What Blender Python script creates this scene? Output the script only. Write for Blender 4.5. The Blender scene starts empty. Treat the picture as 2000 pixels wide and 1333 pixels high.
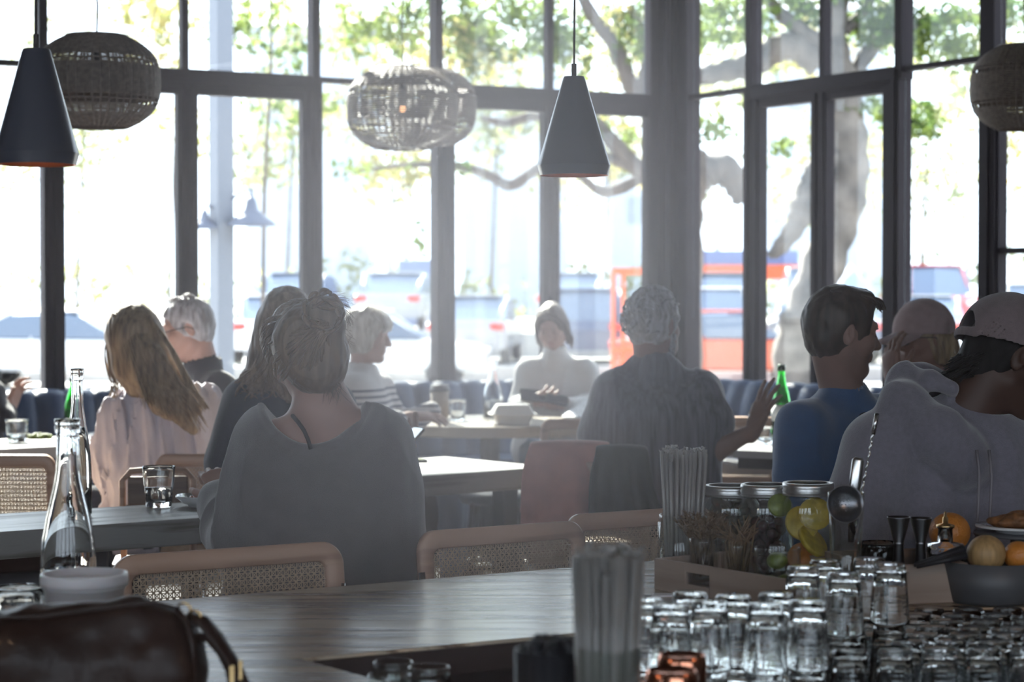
import bpy, bmesh, math, random
import numpy as np
from mathutils import Vector, Matrix, Euler
SC = bpy.context.scene
COL = SC.collection
PI = math.pi
R = math.radians
random.seed(7)

# ---------------------------------------------------------------- camera
F = 3889.0                       # focal length in pixels of the 2000 px wide frame (70 mm)
EYE = 1.36
PIT = math.atan(85.5 / F)
cam = bpy.data.cameras.new('camera')
camo = bpy.data.objects.new('camera', cam)
COL.objects.link(camo)
camo.location = (0, 0, EYE)
camo.rotation_euler = (PI / 2 - PIT, 0, 0)
cam.sensor_width = 36
cam.lens = 36 * F / 2000
cam.clip_start = 0.05
cam.clip_end = 400
cam.dof.use_dof = True
cam.dof.focus_distance = 5.0
cam.dof.aperture_fstop = 4.0
SC.camera = camo

# ---------------------------------------------------------------- world, sun, exposure
W = bpy.data.worlds.new('sky')
SC.world = W
W.use_nodes = True
wn = W.node_tree.nodes
bg = wn['Background']
bg.inputs[0].default_value = (0.77, 0.855, 1.0, 1)
bg.inputs[1].default_value = 3.8
sun = bpy.data.lights.new('sun', 'SUN')
sun.energy = 40
sun.angle = R(1.2)
sun.color = (1.0, 0.95, 0.86)
suno = bpy.data.objects.new('sun', sun)
COL.objects.link(suno)
suno.rotation_euler = Vector((-0.28, 0.77, 0.60)).to_track_quat('Z', 'Y').to_euler()
SC.view_settings.view_transform = 'Standard'
SC.view_settings.look = 'None'
SC.view_settings.gamma = 1
SC.view_settings.exposure = 0.2
SC.view_settings.use_curve_mapping = False
cy = SC.cycles
cy.use_denoising = True
cy.max_bounces = 14
cy.diffuse_bounces = 3
cy.glossy_bounces = 4
cy.transmission_bounces = 12
cy.transparent_max_bounces = 16
cy.volume_bounces = 1
cy.sample_clamp_indirect = 4
cy.sample_clamp_direct = 0
cy.caustics_reflective = False
cy.caustics_refractive = False
cy.use_adaptive_sampling = True
cy.adaptive_threshold = 0.02
cy.volume_step_rate = 4

# ---------------------------------------------------------------- pixel helpers
CP, SP = math.cos(PIT), math.sin(PIT)
def ray(px, py):
    cx = (px - 1000) / F
    c = (666.5 - py) / F
    return cx, CP + c * SP, -SP + c * CP
def at(px, py, Y):
    x, y, z = ray(px, py)
    t = Y / y
    return Vector((x * t, Y, EYE + z * t))
def onz(px, py, z):
    x, y, zz = ray(px, py)
    t = (z - EYE) / zz
    return Vector((x * t, y * t, z))
def V(*a):
    return Vector(a)

# ---------------------------------------------------------------- tags
def tag(o, label=None, cat=None, group=None, kind=None):
    if label: o['label'] = label
    if cat: o['category'] = cat
    if group: o['group'] = group
    if kind: o['kind'] = kind
    return o
def empty(name, loc=(0, 0, 0), rz=0.0, label=None, cat=None, group=None):
    o = bpy.data.objects.new(name, None)
    COL.objects.link(o)
    o.location = loc
    o.rotation_euler = (0, 0, rz)
    o.empty_display_size = 0.1
    return tag(o, label, cat, group)
def copy_tree(o, parent=None):
    c = o.copy()
    COL.objects.link(c)
    if parent: c.parent = parent
    for ch in list(o.children):
        copy_tree(ch, c)
    return c

# ---------------------------------------------------------------- materials
def mat(name, col, rough=0.6, metal=0.0, trans=0.0, ior=1.45, bump=0.0, bscale=60.0, vary=0.0, vscale=8.0,
        vstretch=(1, 1, 1), col2=None, spec=0.5, emit=None, estr=0.0, sheen=0.0, coat=0.0, alpha=None, detail=4, sub=0.0, aniso=None):
    m = bpy.data.materials.new(name)
    m.use_nodes = True
    nt = m.node_tree
    b = nt.nodes['Principled BSDF']
    def c4(c): return (c[0], c[1], c[2], 1)
    b.inputs['Base Color'].default_value = c4(col)
    b.inputs['Roughness'].default_value = rough
    b.inputs['Metallic'].default_value = metal
    b.inputs['Transmission Weight'].default_value = trans
    b.inputs['IOR'].default_value = ior
    b.inputs['Specular IOR Level'].default_value = spec
    b.inputs['Sheen Weight'].default_value = sheen
    b.inputs['Coat Weight'].default_value = coat
    if sub:
        b.inputs['Subsurface Weight'].default_value = sub
        b.inputs['Subsurface Radius'].default_value = (0.02, 0.01, 0.006)
    if emit:
        b.inputs['Emission Color'].default_value = c4(emit)
        b.inputs['Emission Strength'].default_value = estr
    tc = None
    if vary or col2 or bump:
        tc = nt.nodes.new('ShaderNodeTexCoord')
        mp = nt.nodes.new('ShaderNodeMapping')
        mp.inputs['Scale'].default_value = vstretch
        nt.links.new(tc.outputs['Object'], mp.inputs['Vector'])
    if vary or col2:
        n = nt.nodes.new('ShaderNodeTexNoise')
        n.inputs['Scale'].default_value = vscale
        n.inputs['Detail'].default_value = detail
        nt.links.new(mp.outputs[0], n.inputs['Vector'])
        r = nt.nodes.new('ShaderNodeValToRGB')
        c2 = col2 if col2 else tuple(x * (1 - vary) for x in col)
        r.color_ramp.elements[0].position = 0.35
        r.color_ramp.elements[1].position = 0.65
        r.color_ramp.elements[0].color = c4(c2)
        r.color_ramp.elements[1].color = c4(col)
        nt.links.new(n.outputs['Fac'], r.inputs[0])
        nt.links.new(r.outputs[0], b.inputs['Base Color'])
    if bump:
        n2 = nt.nodes.new('ShaderNodeTexNoise')
        n2.inputs['Scale'].default_value = bscale
        n2.inputs['Detail'].default_value = 3
        nt.links.new(mp.outputs[0], n2.inputs['Vector'])
        bp = nt.nodes.new('ShaderNodeBump')
        bp.inputs['Strength'].default_value = bump
        bp.inputs['Distance'].default_value = 0.01
        nt.links.new(n2.outputs['Fac'], bp.inputs['Height'])
        nt.links.new(bp.outputs[0], b.inputs['Normal'])
    return m

def wood(name, c1, c2, rough=0.35, axis=0, scale=9.0, bump=0.25, dist=2.2, spec=0.5):
    """long-grain boards: stretched noise plus cathedral rings"""
    m = bpy.data.materials.new(name)
    m.use_nodes = True
    nt = m.node_tree
    N = nt.nodes.new
    b = nt.nodes['Principled BSDF']
    b.inputs['Specular IOR Level'].default_value = spec
    tc = N('ShaderNodeTexCoord')
    mp = N('ShaderNodeMapping')
    s = [1.0, 1.0, 1.0]
    s[axis] = 0.07
    mp.inputs['Scale'].default_value = s
    nt.links.new(tc.outputs['Object'], mp.inputs['Vector'])
    w = N('ShaderNodeTexNoise')
    w.inputs['Scale'].default_value = scale
    w.inputs['Detail'].default_value = 1.5
    w.inputs['Distortion'].default_value = 0.4
    nt.links.new(mp.outputs[0], w.inputs['Vector'])
    mul = N('ShaderNodeMath'); mul.operation = 'MULTIPLY'; mul.inputs[1].default_value = 26
    sn = N('ShaderNodeMath'); sn.operation = 'SINE'
    nt.links.new(w.outputs['Fac'], mul.inputs[0])
    nt.links.new(mul.outputs[0], sn.inputs[0])
    n2 = N('ShaderNodeTexNoise')
    n2.inputs['Scale'].default_value = scale * 11
    n2.inputs['Detail'].default_value = 4
    nt.links.new(mp.outputs[0], n2.inputs['Vector'])
    add = N('ShaderNodeMath'); add.operation = 'MULTIPLY_ADD'
    add.inputs[1].default_value = 0.22; 
    nt.links.new(sn.outputs[0], add.inputs[0])
    nt.links.new(n2.outputs['Fac'], add.inputs[2])
    r = N('ShaderNodeValToRGB')
    r.color_ramp.elements[0].position = 0.27
    r.color_ramp.elements[1].position = 0.57
    r.color_ramp.elements[0].color = (*c2, 1)
    r.color_ramp.elements[1].color = (*c1, 1)
    nt.links.new(add.outputs[0], r.inputs[0])
    nt.links.new(r.outputs[0], b.inputs['Base Color'])
    rr = N('ShaderNodeMath'); rr.operation = 'MULTIPLY_ADD'
    rr.inputs[1].default_value = -0.15; rr.inputs[2].default_value = rough + 0.1
    nt.links.new(add.outputs[0], rr.inputs[0])
    nt.links.new(rr.outputs[0], b.inputs['Roughness'])
    bp = N('ShaderNodeBump')
    bp.inputs['Strength'].default_value = bump
    bp.inputs['Distance'].default_value = 0.004
    nt.links.new(add.outputs[0], bp.inputs['Height'])
    nt.links.new(bp.outputs[0], b.inputs['Normal'])
    return m

def glass(name, col=(1, 1, 1), rough=0.0, ior=1.45):
    return mat(name, col, rough=rough, trans=1.0, ior=ior)

def pane_mat():
    m = bpy.data.materials.new('window_glass')
    m.use_nodes = True
    nt = m.node_tree
    nt.nodes.clear()
    o = nt.nodes.new('ShaderNodeOutputMaterial')
    t = nt.nodes.new('ShaderNodeBsdfTransparent')
    t.inputs[0].default_value = (0.96, 0.985, 0.98, 1)
    g = nt.nodes.new('ShaderNodeBsdfGlossy')
    g.inputs['Roughness'].default_value = 0.01
    lw = nt.nodes.new('ShaderNodeLayerWeight')
    lw.inputs[0].default_value = 0.5
    pw = nt.nodes.new('ShaderNodeMath'); pw.operation = 'POWER'; pw.inputs[1].default_value = 5
    f = nt.nodes.new('ShaderNodeMath'); f.operation = 'MULTIPLY_ADD'; f.inputs[1].default_value = 0.6; f.inputs[2].default_value = 0.03
    nt.links.new(lw.outputs['Facing'], pw.inputs[0])
    nt.links.new(pw.outputs[0], f.inputs[0])
    mx = nt.nodes.new('ShaderNodeMixShader')
    nt.links.new(f.outputs[0], mx.inputs[0])
    nt.links.new(t.outputs[0], mx.inputs[1])
    nt.links.new(g.outputs[0], mx.inputs[2])
    nt.links.new(mx.outputs[0], o.inputs[0])
    return m

# ---------------------------------------------------------------- mesh builder
class MB:
    def __init__(self):
        self.v = []; self.f = []; self.sm = []
    def add(self, vs, fs, smooth=True):
        n = len(self.v)
        self.v += [tuple(p) for p in vs]
        self.f += [tuple(i + n for i in f) for f in fs]
        self.sm += [smooth] * len(fs)
        return self
    def box(self, c, s, rz=0.0, bev=0.0, M=None):
        """rounded (chamfered) box, centre c, full size s"""
        hx, hy, hz = s[0] / 2, s[1] / 2, s[2] / 2
        b = min(bev, hx * .95, hy * .95, hz * .95)
        mt = M if M is not None else Matrix.Rotation(rz, 3, 'Z')
        c = Vector(c)
        if b <= 0:
            vs = [mt @ Vector((x * hx, y * hy, z * hz)) + c for x in (-1, 1) for y in (-1, 1) for z in (-1, 1)]
            self.add(vs, [(0, 1, 3, 2), (4, 6, 7, 5), (0, 4, 5, 1), (2, 3, 7, 6), (0, 2, 6, 4), (1, 5, 7, 3)], False)
            return self
        bm = bmesh.new()
        bmesh.ops.create_cube(bm, size=1)
        for v in bm.verts:
            v.co = Vector((v.co.x * s[0], v.co.y * s[1], v.co.z * s[2]))
        bmesh.ops.bevel(bm, geom=list(bm.edges), offset=b, segments=2, affect='EDGES', profile=0.5)
        bm.verts.index_update()
        self.add([mt @ v.co + c for v in bm.verts], [[v.index for v in f.verts] for f in bm.faces], False)
        bm.free()
        return self
    def lathe(self, prof, c=(0, 0, 0), seg=32, M=None, close=False, flute=None):
        """prof = [(r, z)...]; closed solids when first and last r = 0"""
        c = Vector(c)
        vs = []; fs = []
        mt = M if M is not None else Matrix.Identity(3)
        rings = []
        for k, (r, z) in enumerate(prof):
            if r <= 1e-6:
                rings.append([len(vs)])
                vs.append(mt @ Vector((0, 0, z)) + c)
            else:
                ids = []
                for i in range(seg):
                    a = 2 * PI * i / seg
                    rr = r if flute is None else r * flute(k, a, z)
                    ids.append(len(vs))
                    vs.append(mt @ Vector((rr * math.cos(a), rr * math.sin(a), z)) + c)
                rings.append(ids)
        pairs = list(zip(rings[:-1], rings[1:]))
        if close:
            pairs.append((rings[-1], rings[0]))
        for a, b in pairs:
            for i in range(seg):
                j = (i + 1) % seg
                if len(a) == 1 and len(b) == 1: continue
                if len(a) == 1: fs.append((a[0], b[j], b[i]))
                elif len(b) == 1: fs.append((a[i], a[j], b[0]))
                else: fs.append((a[i], a[j], b[j], b[i]))
        return self.add(vs, fs, True)
    def tube(self, pts, rad, seg=8, cap=True, flat=None):
        """tube along pts; rad number or list; flat=(vector, ratio) squashes along a direction"""
        pts = [Vector(p) for p in pts]
        n = len(pts)
        rads = rad if isinstance(rad, (list, tuple)) else [rad] * n
        t0 = (pts[1] - pts[0]).normalized()
        up = Vector((0, 0, 1)) if abs(t0.z) < 0.9 else Vector((1, 0, 0))
        u = t0.cross(up).normalized()
        vs = []; fs = []
        for k in range(n):
            t = (pts[min(k + 1, n - 1)] - pts[max(k - 1, 0)])
            if t.length < 1e-9: t = t0
            t = t.normalized()
            u = (u - t * u.dot(t))
            if u.length < 1e-6: u = t.orthogonal()
            u.normalize()
            w = t.cross(u)
            for i in range(seg):
                a = 2 * PI * i / seg
                d = u * math.cos(a) + w * math.sin(a)
                p = d * rads[k]
                if flat: 
                    fv = flat[0].normalized()
                    p = p - fv * p.dot(fv) * (1 - flat[1])
                vs.append(pts[k] + p)
        for k in range(n - 1):
            for i in range(seg):
                j = (i + 1) % seg
                fs.append((k * seg + i, k * seg + j, (k + 1) * seg + j, (k + 1) * seg + i))
        if cap:
            fs.append(tuple(range(seg))[::-1])
            fs.append(tuple((n - 1) * seg + i for i in range(seg)))
        return self.add(vs, fs, True)
    def sphere(self, c, r, seg=16, ring=10, M=None):
        rr = r if isinstance(r, (tuple, list)) else (r, r, r)
        pr = [(math.sin(PI * k / ring), -math.cos(PI * k / ring)) for k in range(ring + 1)]
        pr[0] = (0, -1); pr[-1] = (0, 1)
        mt = M if M is not None else Matrix.Identity(3)
        S = mt @ Matrix.Diagonal(Vector(rr))
        return self.lathe(pr, c, seg, S)
    def prism(self, poly, z0, z1, M=None, c=(0, 0, 0)):
        """extruded polygon in xy (counter-clockwise) from z0 to z1; M maps local to world"""
        mt = M if M is not None else Matrix.Identity(3)
        c = Vector(c)
        n = len(poly)
        vs = [mt @ Vector((x, y, z0)) + c for x, y in poly] + [mt @ Vector((x, y, z1)) + c for x, y in poly]
        fs = [tuple(range(n))[::-1], tuple(range(n, 2 * n))]
        fs += [(i, (i + 1) % n, n + (i + 1) % n, n + i) for i in range(n)]
        return self.add(vs, fs, False)
    def build(self, name, m, parent=None, label=None, cat=None, group=None, kind=None, loc=None):
        me = bpy.data.meshes.new(name)
        me.from_pydata(self.v, [], self.f)
        me.polygons.foreach_set('use_smooth', self.sm)
        me.materials.append(m)
        o = bpy.data.objects.new(name, me)
        COL.objects.link(o)
        if parent: o.parent = parent
        if loc is not None: o.location = loc
        return tag(o, label, cat, group, kind)

def shadesafe(o, ang=35):
    md = o.modifiers.new('wn', 'EDGE_SPLIT')
    md.split_angle = R(ang)
    return o
def rpoly(w, h, r, n=6, cx=0.0, cy=0.0):
    """rounded rectangle, ccw"""
    p = []
    for sx, sy, a0 in ((1, -1, -90), (1, 1, 0), (-1, 1, 90), (-1, -1, 180)):
        for k in range(n + 1):
            a = R(a0 + 90 * k / n)
            p.append((cx + sx * (w / 2 - r) + r * math.cos(a), cy + sy * (h / 2 - r) + r * math.sin(a)))
    return p
# ================================================================ materials
M_frame = mat('charcoal_frame_paint', (0.016, 0.0125, 0.018), spec=0.12, rough=0.6, vary=0.15, vscale=3)
M_pane = pane_mat()
M_floor = mat('polished_concrete', (0.035, 0.032, 0.035), spec=.1, rough=0.8, vary=0.35, vscale=2, bump=0.1, bscale=30)
M_wall = mat('dark_plaster', (0.055, 0.052, 0.05), rough=0.8, vary=0.2, vscale=2, bump=0.1, bscale=80)
M_ceil = mat('ceiling_boards', (0.10, 0.09, 0.08), rough=0.7, vary=0.3, vscale=3, vstretch=(0.2, 3, 1))
M_counter = wood('bar_counter_oak', (0.50, 0.43, 0.33), (0.12, 0.085, 0.06), rough=0.20, axis=0, scale=7.5)
M_table = wood('table_ash_grey', (0.27, 0.26, 0.25), (0.13, 0.115, 0.10), rough=0.34, axis=0, scale=6)
M_rtable = wood('round_table_wood', (0.26, 0.22, 0.17), (0.18, 0.14, 0.10), rough=0.35, axis=0, scale=5)
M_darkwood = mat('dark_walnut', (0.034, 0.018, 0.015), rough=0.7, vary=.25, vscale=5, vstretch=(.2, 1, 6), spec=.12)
M_chair = wood('chair_beech', (0.50, 0.33, 0.24), (0.38, 0.24, 0.17), rough=0.42, axis=0, scale=6, bump=0.1)
M_cane = mat('woven_cane', (0.50, 0.38, 0.27), rough=0.55, vary=0.25, vscale=40)
M_steel = mat('brushed_steel', (0.55, 0.54, 0.53), rough=0.22, metal=1.0)
M_black = mat('black_metal', (0.02, 0.02, 0.022), rough=0.4, metal=0.3)
M_blue = mat('blue_leather', (0.018, 0.046, 0.115), rough=0.45, spec=.5, bump=0.25, bscale=70, vary=0.2, vscale=5)
M_white = mat('white_paint', (0.75, 0.76, 0.78), rough=0.5)
M_copper = mat('copper', (0.80, 0.33, 0.20), rough=0.18, metal=1.0)
M_glass = glass('clear_glass', (0.985, 0.995, 0.99))
M_water = glass('water', (0.97, 0.99, 1.0), ior=1.33)

# ================================================================ room shell
CX, CY = 1.01, 12.32                       # corner of the two window walls
LW0 = Vector((CX, CY, 0)); LU = Vector((-0.8845, -0.4665, 0)).normalized(); LN = Vector((0.4665, -0.8845, 0)).normalized()
RU = Vector((0.556, -0.831, 0)).normalized(); RN = Vector((-0.831, -0.556, 0)).normalized()
def hit(px, U, off=0.0, N=None):
    """distance along a window wall where the pixel column px meets it"""
    dx = (px - 1000) / F
    p = LW0 + (N * off if N is not None else Vector((0, 0, 0)))
    # p + U t = (dx*s, s)
    # p.x + U.x t = dx (p.y + U.y t)
    return (dx * p.y - p.x) / (U.x - dx * U.y)
def tl(px): return hit(px, LU)
def tr(px): return hit(px, RU)
ZF, ZC = 0.0, 3.75
LEN_L, LEN_R = 9.5, 8.0
def wallbox(mb, U, N, t0, t1, z0, z1, d0, d1, bev=0.0):
    """box along a wall: t range, z range, depth range (towards the room = +N)"""
    c = LW0 + U * ((t0 + t1) / 2) + N * ((d0 + d1) / 2) + Vector((0, 0, (z0 + z1) / 2))
    Mx = Matrix((U, N, Vector((0, 0, 1)))).transposed()
    mb.box(c, (abs(t1 - t0), abs(d1 - d0), z1 - z0), bev=bev, M=Mx)

fl = MB(); fl.box((0.5, 4.5, -0.06), (20, 19, 0.12)); fl.build('floor', M_floor, kind='structure')
# floor and ceiling follow the room outline
pl = LW0 + LU * LEN_L; pr = LW0 + RU * LEN_R
def outline(z0, z1, name, m):
    pts = [(LW0.x, LW0.y), (pl.x, pl.y), (pl.x, -3.0), (pr.x + .2, -3.0), (pr.x, pr.y)]
    mb = MB(); mb.prism(pts, z0, z1)
    return mb.build(name, m, kind='structure')
bpy.data.objects.remove(bpy.data.objects['floor'])
outline(-0.12, 0.0, 'floor', M_floor)
outline(ZC, ZC + 0.15, 'ceiling', M_ceil)
# unseen back wall; its tall windows are added to let in front fill
mb = MB(); bx0, bx1 = pl.x - .1, pr.x + .3
mb.box(((bx0 + bx1) / 2, -3.05, .45), (bx1 - bx0, .1, .9)); mb.box(((bx0 + bx1) / 2, -3.05, ZC - .2), (bx1 - bx0, .1, .4))
for k in range(7):
    mb.box((bx0 + (bx1 - bx0) * k / 6, -3.05, ZC / 2), (.5, .1, ZC))
mb.build('wall_back', M_wall, kind='structure')
mb = MB(); mb.box(((bx0 + bx1) / 2, -3.05, 2.1), (bx1 - bx0 - .2, .006, 2.6)); mb.build('window_10', M_pane, kind='structure')
mb = MB(); mb.box((pl.x - .05, (pl.y - 3) / 2, ZC / 2), (.1, pl.y + 3, ZC)); mb.build('wall_left', M_wall, kind='structure')
mb = MB(); mb.box((pr.x + .2, (pr.y - 3) / 2, ZC / 2), (.1, pr.y + 3, ZC)); mb.build('wall_right', M_wall, kind='structure')

ZT = 2.578        # transom axis height
ZB = 0.0
# ---- corner post with its stepped profile
mb = MB()
mb.prism([(0, 0)] and [tuple((LW0 + LU * a + LN * b).xy) for a, b in ((-.10, -.06), (tl(1282), -.06), (tl(1282), .05), (0.06, .07), (0.02, .10), (-.03, .10))], 0, ZC)
wallbox(mb, RU, RN, 0.0, tr(1352), 0, ZC, -0.06, 0.05)
wallbox(mb, LU, LN, tl(1283), tl(1265), 0, ZC, -0.05, 0.03)
wallbox(mb, LU, LN, 0.09, 0.125, 0, ZC, 0.04, 0.085)
wallbox(mb, RU, RN, 0.05, 0.085, 0, ZC, 0.04, 0.085)
mb.build('trim_1', M_frame, kind='structure')

def win(n, U, N, px_list, name='window'):
    pass
wid = [0]
def window(U, N, T, pa, pb, door=False, mull=(), lead=None):
    """a bay between two pixel columns: transom lights above, door leaves or fixed glass below"""
    ta, tb = sorted((T(pa), T(pb)))
    wid[0] += 1
    root = empty('%s_%d' % ('door' if door else 'window', wid[0]), (0, 0, 0)); root['kind'] = 'structure'
    f = MB()
    # transom bar
    if door:
        wallbox(f, U, N, ta, tb, ZT - 0.075, ZT + 0.02, -0.05, 0.045)
        wallbox(f, U, N, ta, tb, ZT - 0.055, ZT - 0.0, -0.05, 0.06)
    else:
        wallbox(f, U, N, ta, tb, ZT - 0.012, ZT + 0.018, -0.03, 0.03)
    for m_ in mull:
        t = T(m_)
        wallbox(f, U, N, t - 0.019, t + 0.019, ZT, ZC, -0.03, 0.03)
    wallbox(f, U, N, ta, tb, ZC - 0.05, ZC, -0.03, 0.03)
    wallbox(f, U, N, ta, tb, 0.0, 0.12, -0.03, 0.03)
    f.build('frame', M_frame, root)
    g = MB(); wallbox(g, U, N, ta + .01, tb - .01, ZT, ZC, -0.004, 0.002); g.build('transom_pane', M_pane, root)
    if not door:
        g = MB(); wallbox(g, U, N, ta + .01, tb - .01, 0.12, ZT, -0.004, 0.002); g.build('pane', M_pane, root)
    else:
        opens = sorted(tuple(sorted((T(la), T(lb)))) for la, lb in door)
        for k_, (a, b) in enumerate(opens):
            ea = ta - .004 if k_ == 0 else (opens[k_ - 1][1] + a) / 2 + .001
            eb = tb + .004 if k_ == len(opens) - 1 else (opens[k_ + 1][0] + b) / 2 - .001
            lf = MB()
            wallbox(lf, U, N, ea, a, 0.0, ZT - 0.07, -0.03, 0.035)
            wallbox(lf, U, N, b, eb, 0.0, ZT - 0.07, -0.03, 0.035)
            wallbox(lf, U, N, ea + 0.012, a - 0.012, 0.0, ZT - 0.07, 0.03, 0.05)
            wallbox(lf, U, N, b + 0.012, eb - 0.012, 0.0, ZT - 0.07, 0.03, 0.05)
            wallbox(lf, U, N, a, b, ZT - 0.115, ZT - 0.07, -0.03, 0.035)
            wallbox(lf, U, N, a, b, 0.0, 0.28, -0.03, 0.035)
            l = lf.build('leaf', M_frame, root)
            g = MB(); wallbox(g, U, N, a - .005, b + .005, 0.27, ZT - 0.11, -0.004, 0.002); g.build('pane', M_pane, l)
    return root
# left wall, from the corner outwards (pixel columns of the clear openings)
window(LU, LN, tl, 1262, 866, door=[(1088, 1258), (884, 1058)], mull=(1071,))
window(LU, LN, tl, 849, 622, mull=())
window(LU, LN, tl, 606, 100, door=[(384, 588), (124, 345)], mull=(361,))
window(LU, LN, tl, 84, -420, mull=(-160,))
window(LU, LN, tl, -435, -900, mull=())
# right wall
window(RU, RN, tr, 1352, 1464, mull=())
window(RU, RN, tr, 1477, 1762, door=[(1490, 1592), (1621, 1732)], mull=(1610,))
window(RU, RN, tr, 1764, 1924, mull=())
r_ = window(RU, RN, tr, 1950, 2260, door=[(1958, 2080), (2110, 2250)], mull=(2095,))
mb = MB(); t0, t1 = tr(1956), tr(2082)
wallbox(mb, RU, RN, t0, t1, 1.58, 1.61, -0.03, 0.03); mb.build('glazing_bar', M_frame, r_)
# posts between the bays
def post(U, N, T, pa, pb, name, upper=None, zt=None):
    a, b = sorted((T(pa), T(pb)))
    mb = MB()
    wallbox(mb, U, N, a, b, 0, ZT if zt is None else zt, -0.05, 0.05)
    wallbox(mb, U, N, a + (b - a) * .3, b - (b - a) * .3, 0, ZT, -0.05, 0.062)
    if upper:
        a, b = sorted((T(upper[0]), T(upper[1])))
        wallbox(mb, U, N, a, b, ZT - .05, ZC, -0.045, 0.045)
    mb.build(name, M_frame, kind='structure')
post(LU, LN, tl, 848, 867, 'trim_2', (845, 859))
post(LU, LN, tl, 605, 624, 'trim_3', (607, 621))
post(LU, LN, tl, 83, 101, 'trim_4', (75, 92))
post(LU, LN, tl, -420, -435, 'trim_5', (-420, -434))
post(RU, RN, tr, 1463, 1478, 'trim_6', (1465, 1476))
post(RU, RN, tr, 1747, 1766, 'trim_7', (1756, 1770))
post(RU, RN, tr, 1922, 1952, 'trim_8', (1922, 1951))
post(RU, RN, tr, 2258, 2300, 'trim_9', (2258, 2300))
# solid wall past the glazing
mb = MB(); wallbox(mb, LU, LN, tl(-900), LEN_L + .1, 0, ZC, -0.08, 0.02); mb.build('wall_left_2', M_wall, kind='structure')
mb = MB(); wallbox(mb, RU, RN, tr(2300), LEN_R + .1, 0, ZC, -0.08, 0.02); mb.build('wall_right_2', M_wall, kind='structure')

# ================================================================ banquette along both glass walls
def banquette(U, N, t0, t1, name, label):
    root = empty(name, (0, 0, 0), label=label, cat='banquette')
    base = MB(); wallbox(base, U, N, t0, t1, 0.0, 0.36, 0.12, 0.62, bev=0.01); base.build('base', M_darkwood, root)
    seat = MB(); wallbox(seat, U, N, t0, t1, 0.36, 0.47, 0.16, 0.66, bev=0.03); seat.build('seat', M_blue, root)
    # channelled back: one mesh of vertical rolls
    bk = MB()
    n = max(1, round((t1 - t0) / 0.155))
    w = (t1 - t0) / n
    vs = []; fs = []
    prof = [(0.30, 0.44), (0.30, 0.6), (0.27, 0.76), (0.235, 0.84), (0.20, 0.868), (0.16, 0.872), (0.13, 0.85), (0.12, 0.44)]
    K = 7
    cols = n * K + 1
    for i in range(cols):
        t = t0 + (t1 - t0) * i / (cols - 1)
        ph = (i % K) / K
        bulge = math.sin(PI * ph) ** 0.6 if (i % K) else 0.0
        for (d, z) in prof:
            dd = d + (0.035 * bulge - 0.02 if d > 0.15 else 0)
            zz = z + (0.012 * bulge if z > 0.8 else 0)
            lean = 0.0
            if 0.5 < z: lean = 0
            p = LW0 + U * t + N * dd
            vs.append((p.x, p.y, zz))
    m_ = len(prof)
    for i in range(cols - 1):
        for j in range(m_ - 1):
            a = i * m_ + j
            fs.append((a, a + m_, a + m_ + 1, a + 1))
    fs.append(tuple(range(m_))[::-1]); fs.append(tuple((cols - 1) * m_ + j for j in range(m_)))
    bk.add(vs, fs)
    o = bk.build('backrest', M_blue, root)
    return root
banquette(LU, LN, 0.36, tl(-560), 'banquette', 'channelled blue leather banquette under the long left window wall')
banquette(RU, RN, 0.62, tr(1990), 'banquette', 'channelled blue leather banquette under the right window wall')

# ================================================================ bar counter (L shape)
ZK = 0.73
cf0 = onz(360, 1170, ZK); cf1 = onz(1280, 1095, ZK); cn0 = onz(592, 1287, ZK); cn1 = onz(1130, 1237, ZK); cin = onz(756, 1333, ZK)
fd = (cf1 - cf0).normalized(); nd = (cn1 - cn0).normalized(); idr = (cin - cn0).normalized()
kr = empty('bar_counter', (0, 0, 0), label='long pale wood-grained bar counter crossing the foreground with a return at the left', cat='counter')
A = cf0 - fd * 3.0; B = cf1 + fd * 2.2; Cc = V(3.2, cn1.y + nd.y / nd.x * .55, 0)
poly = [A, cn0 + idr * 1.35 - Vector((2.6, 0, 0)), cn0 + idr * 1.35, cn0, Cc + nd * .3, B]
def flat(p): return (p.x, p.y)
mb = MB()
E1 = cf1 + fd * .24; E2 = V(E1.x + .03, 4.56, 0); E3 = V(3.2, 4.60, 0)
mb.prism([flat(p) for p in (A, A + idr * 3.0, cn0 + idr * 1.9, cn0, cn0 + nd * 1.2, V(3.2, (cn0 + nd * 1.2).y, 0), E3, E2, E1)], ZK - 0.055, ZK)
top = mb.build('worktop', M_counter, kr)
eb = MB(); t_ = .006  # dark strip that colours in the shade on the worktop's near side
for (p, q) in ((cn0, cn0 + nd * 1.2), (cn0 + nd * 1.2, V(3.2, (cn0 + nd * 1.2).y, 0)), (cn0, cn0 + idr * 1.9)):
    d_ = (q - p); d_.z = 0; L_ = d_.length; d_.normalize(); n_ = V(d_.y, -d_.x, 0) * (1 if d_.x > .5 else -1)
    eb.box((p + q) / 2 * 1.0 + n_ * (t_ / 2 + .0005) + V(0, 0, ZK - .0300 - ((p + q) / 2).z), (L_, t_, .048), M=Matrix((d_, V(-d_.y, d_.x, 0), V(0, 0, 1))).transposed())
eb.build('shade_strip', M_darkwood, kr, label='dark brown strip standing for shade on the inner side')
md = top.modifiers.new('b', 'BEVEL'); md.width = 0.004; md.segments = 2; md.limit_method = 'ANGLE'
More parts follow.
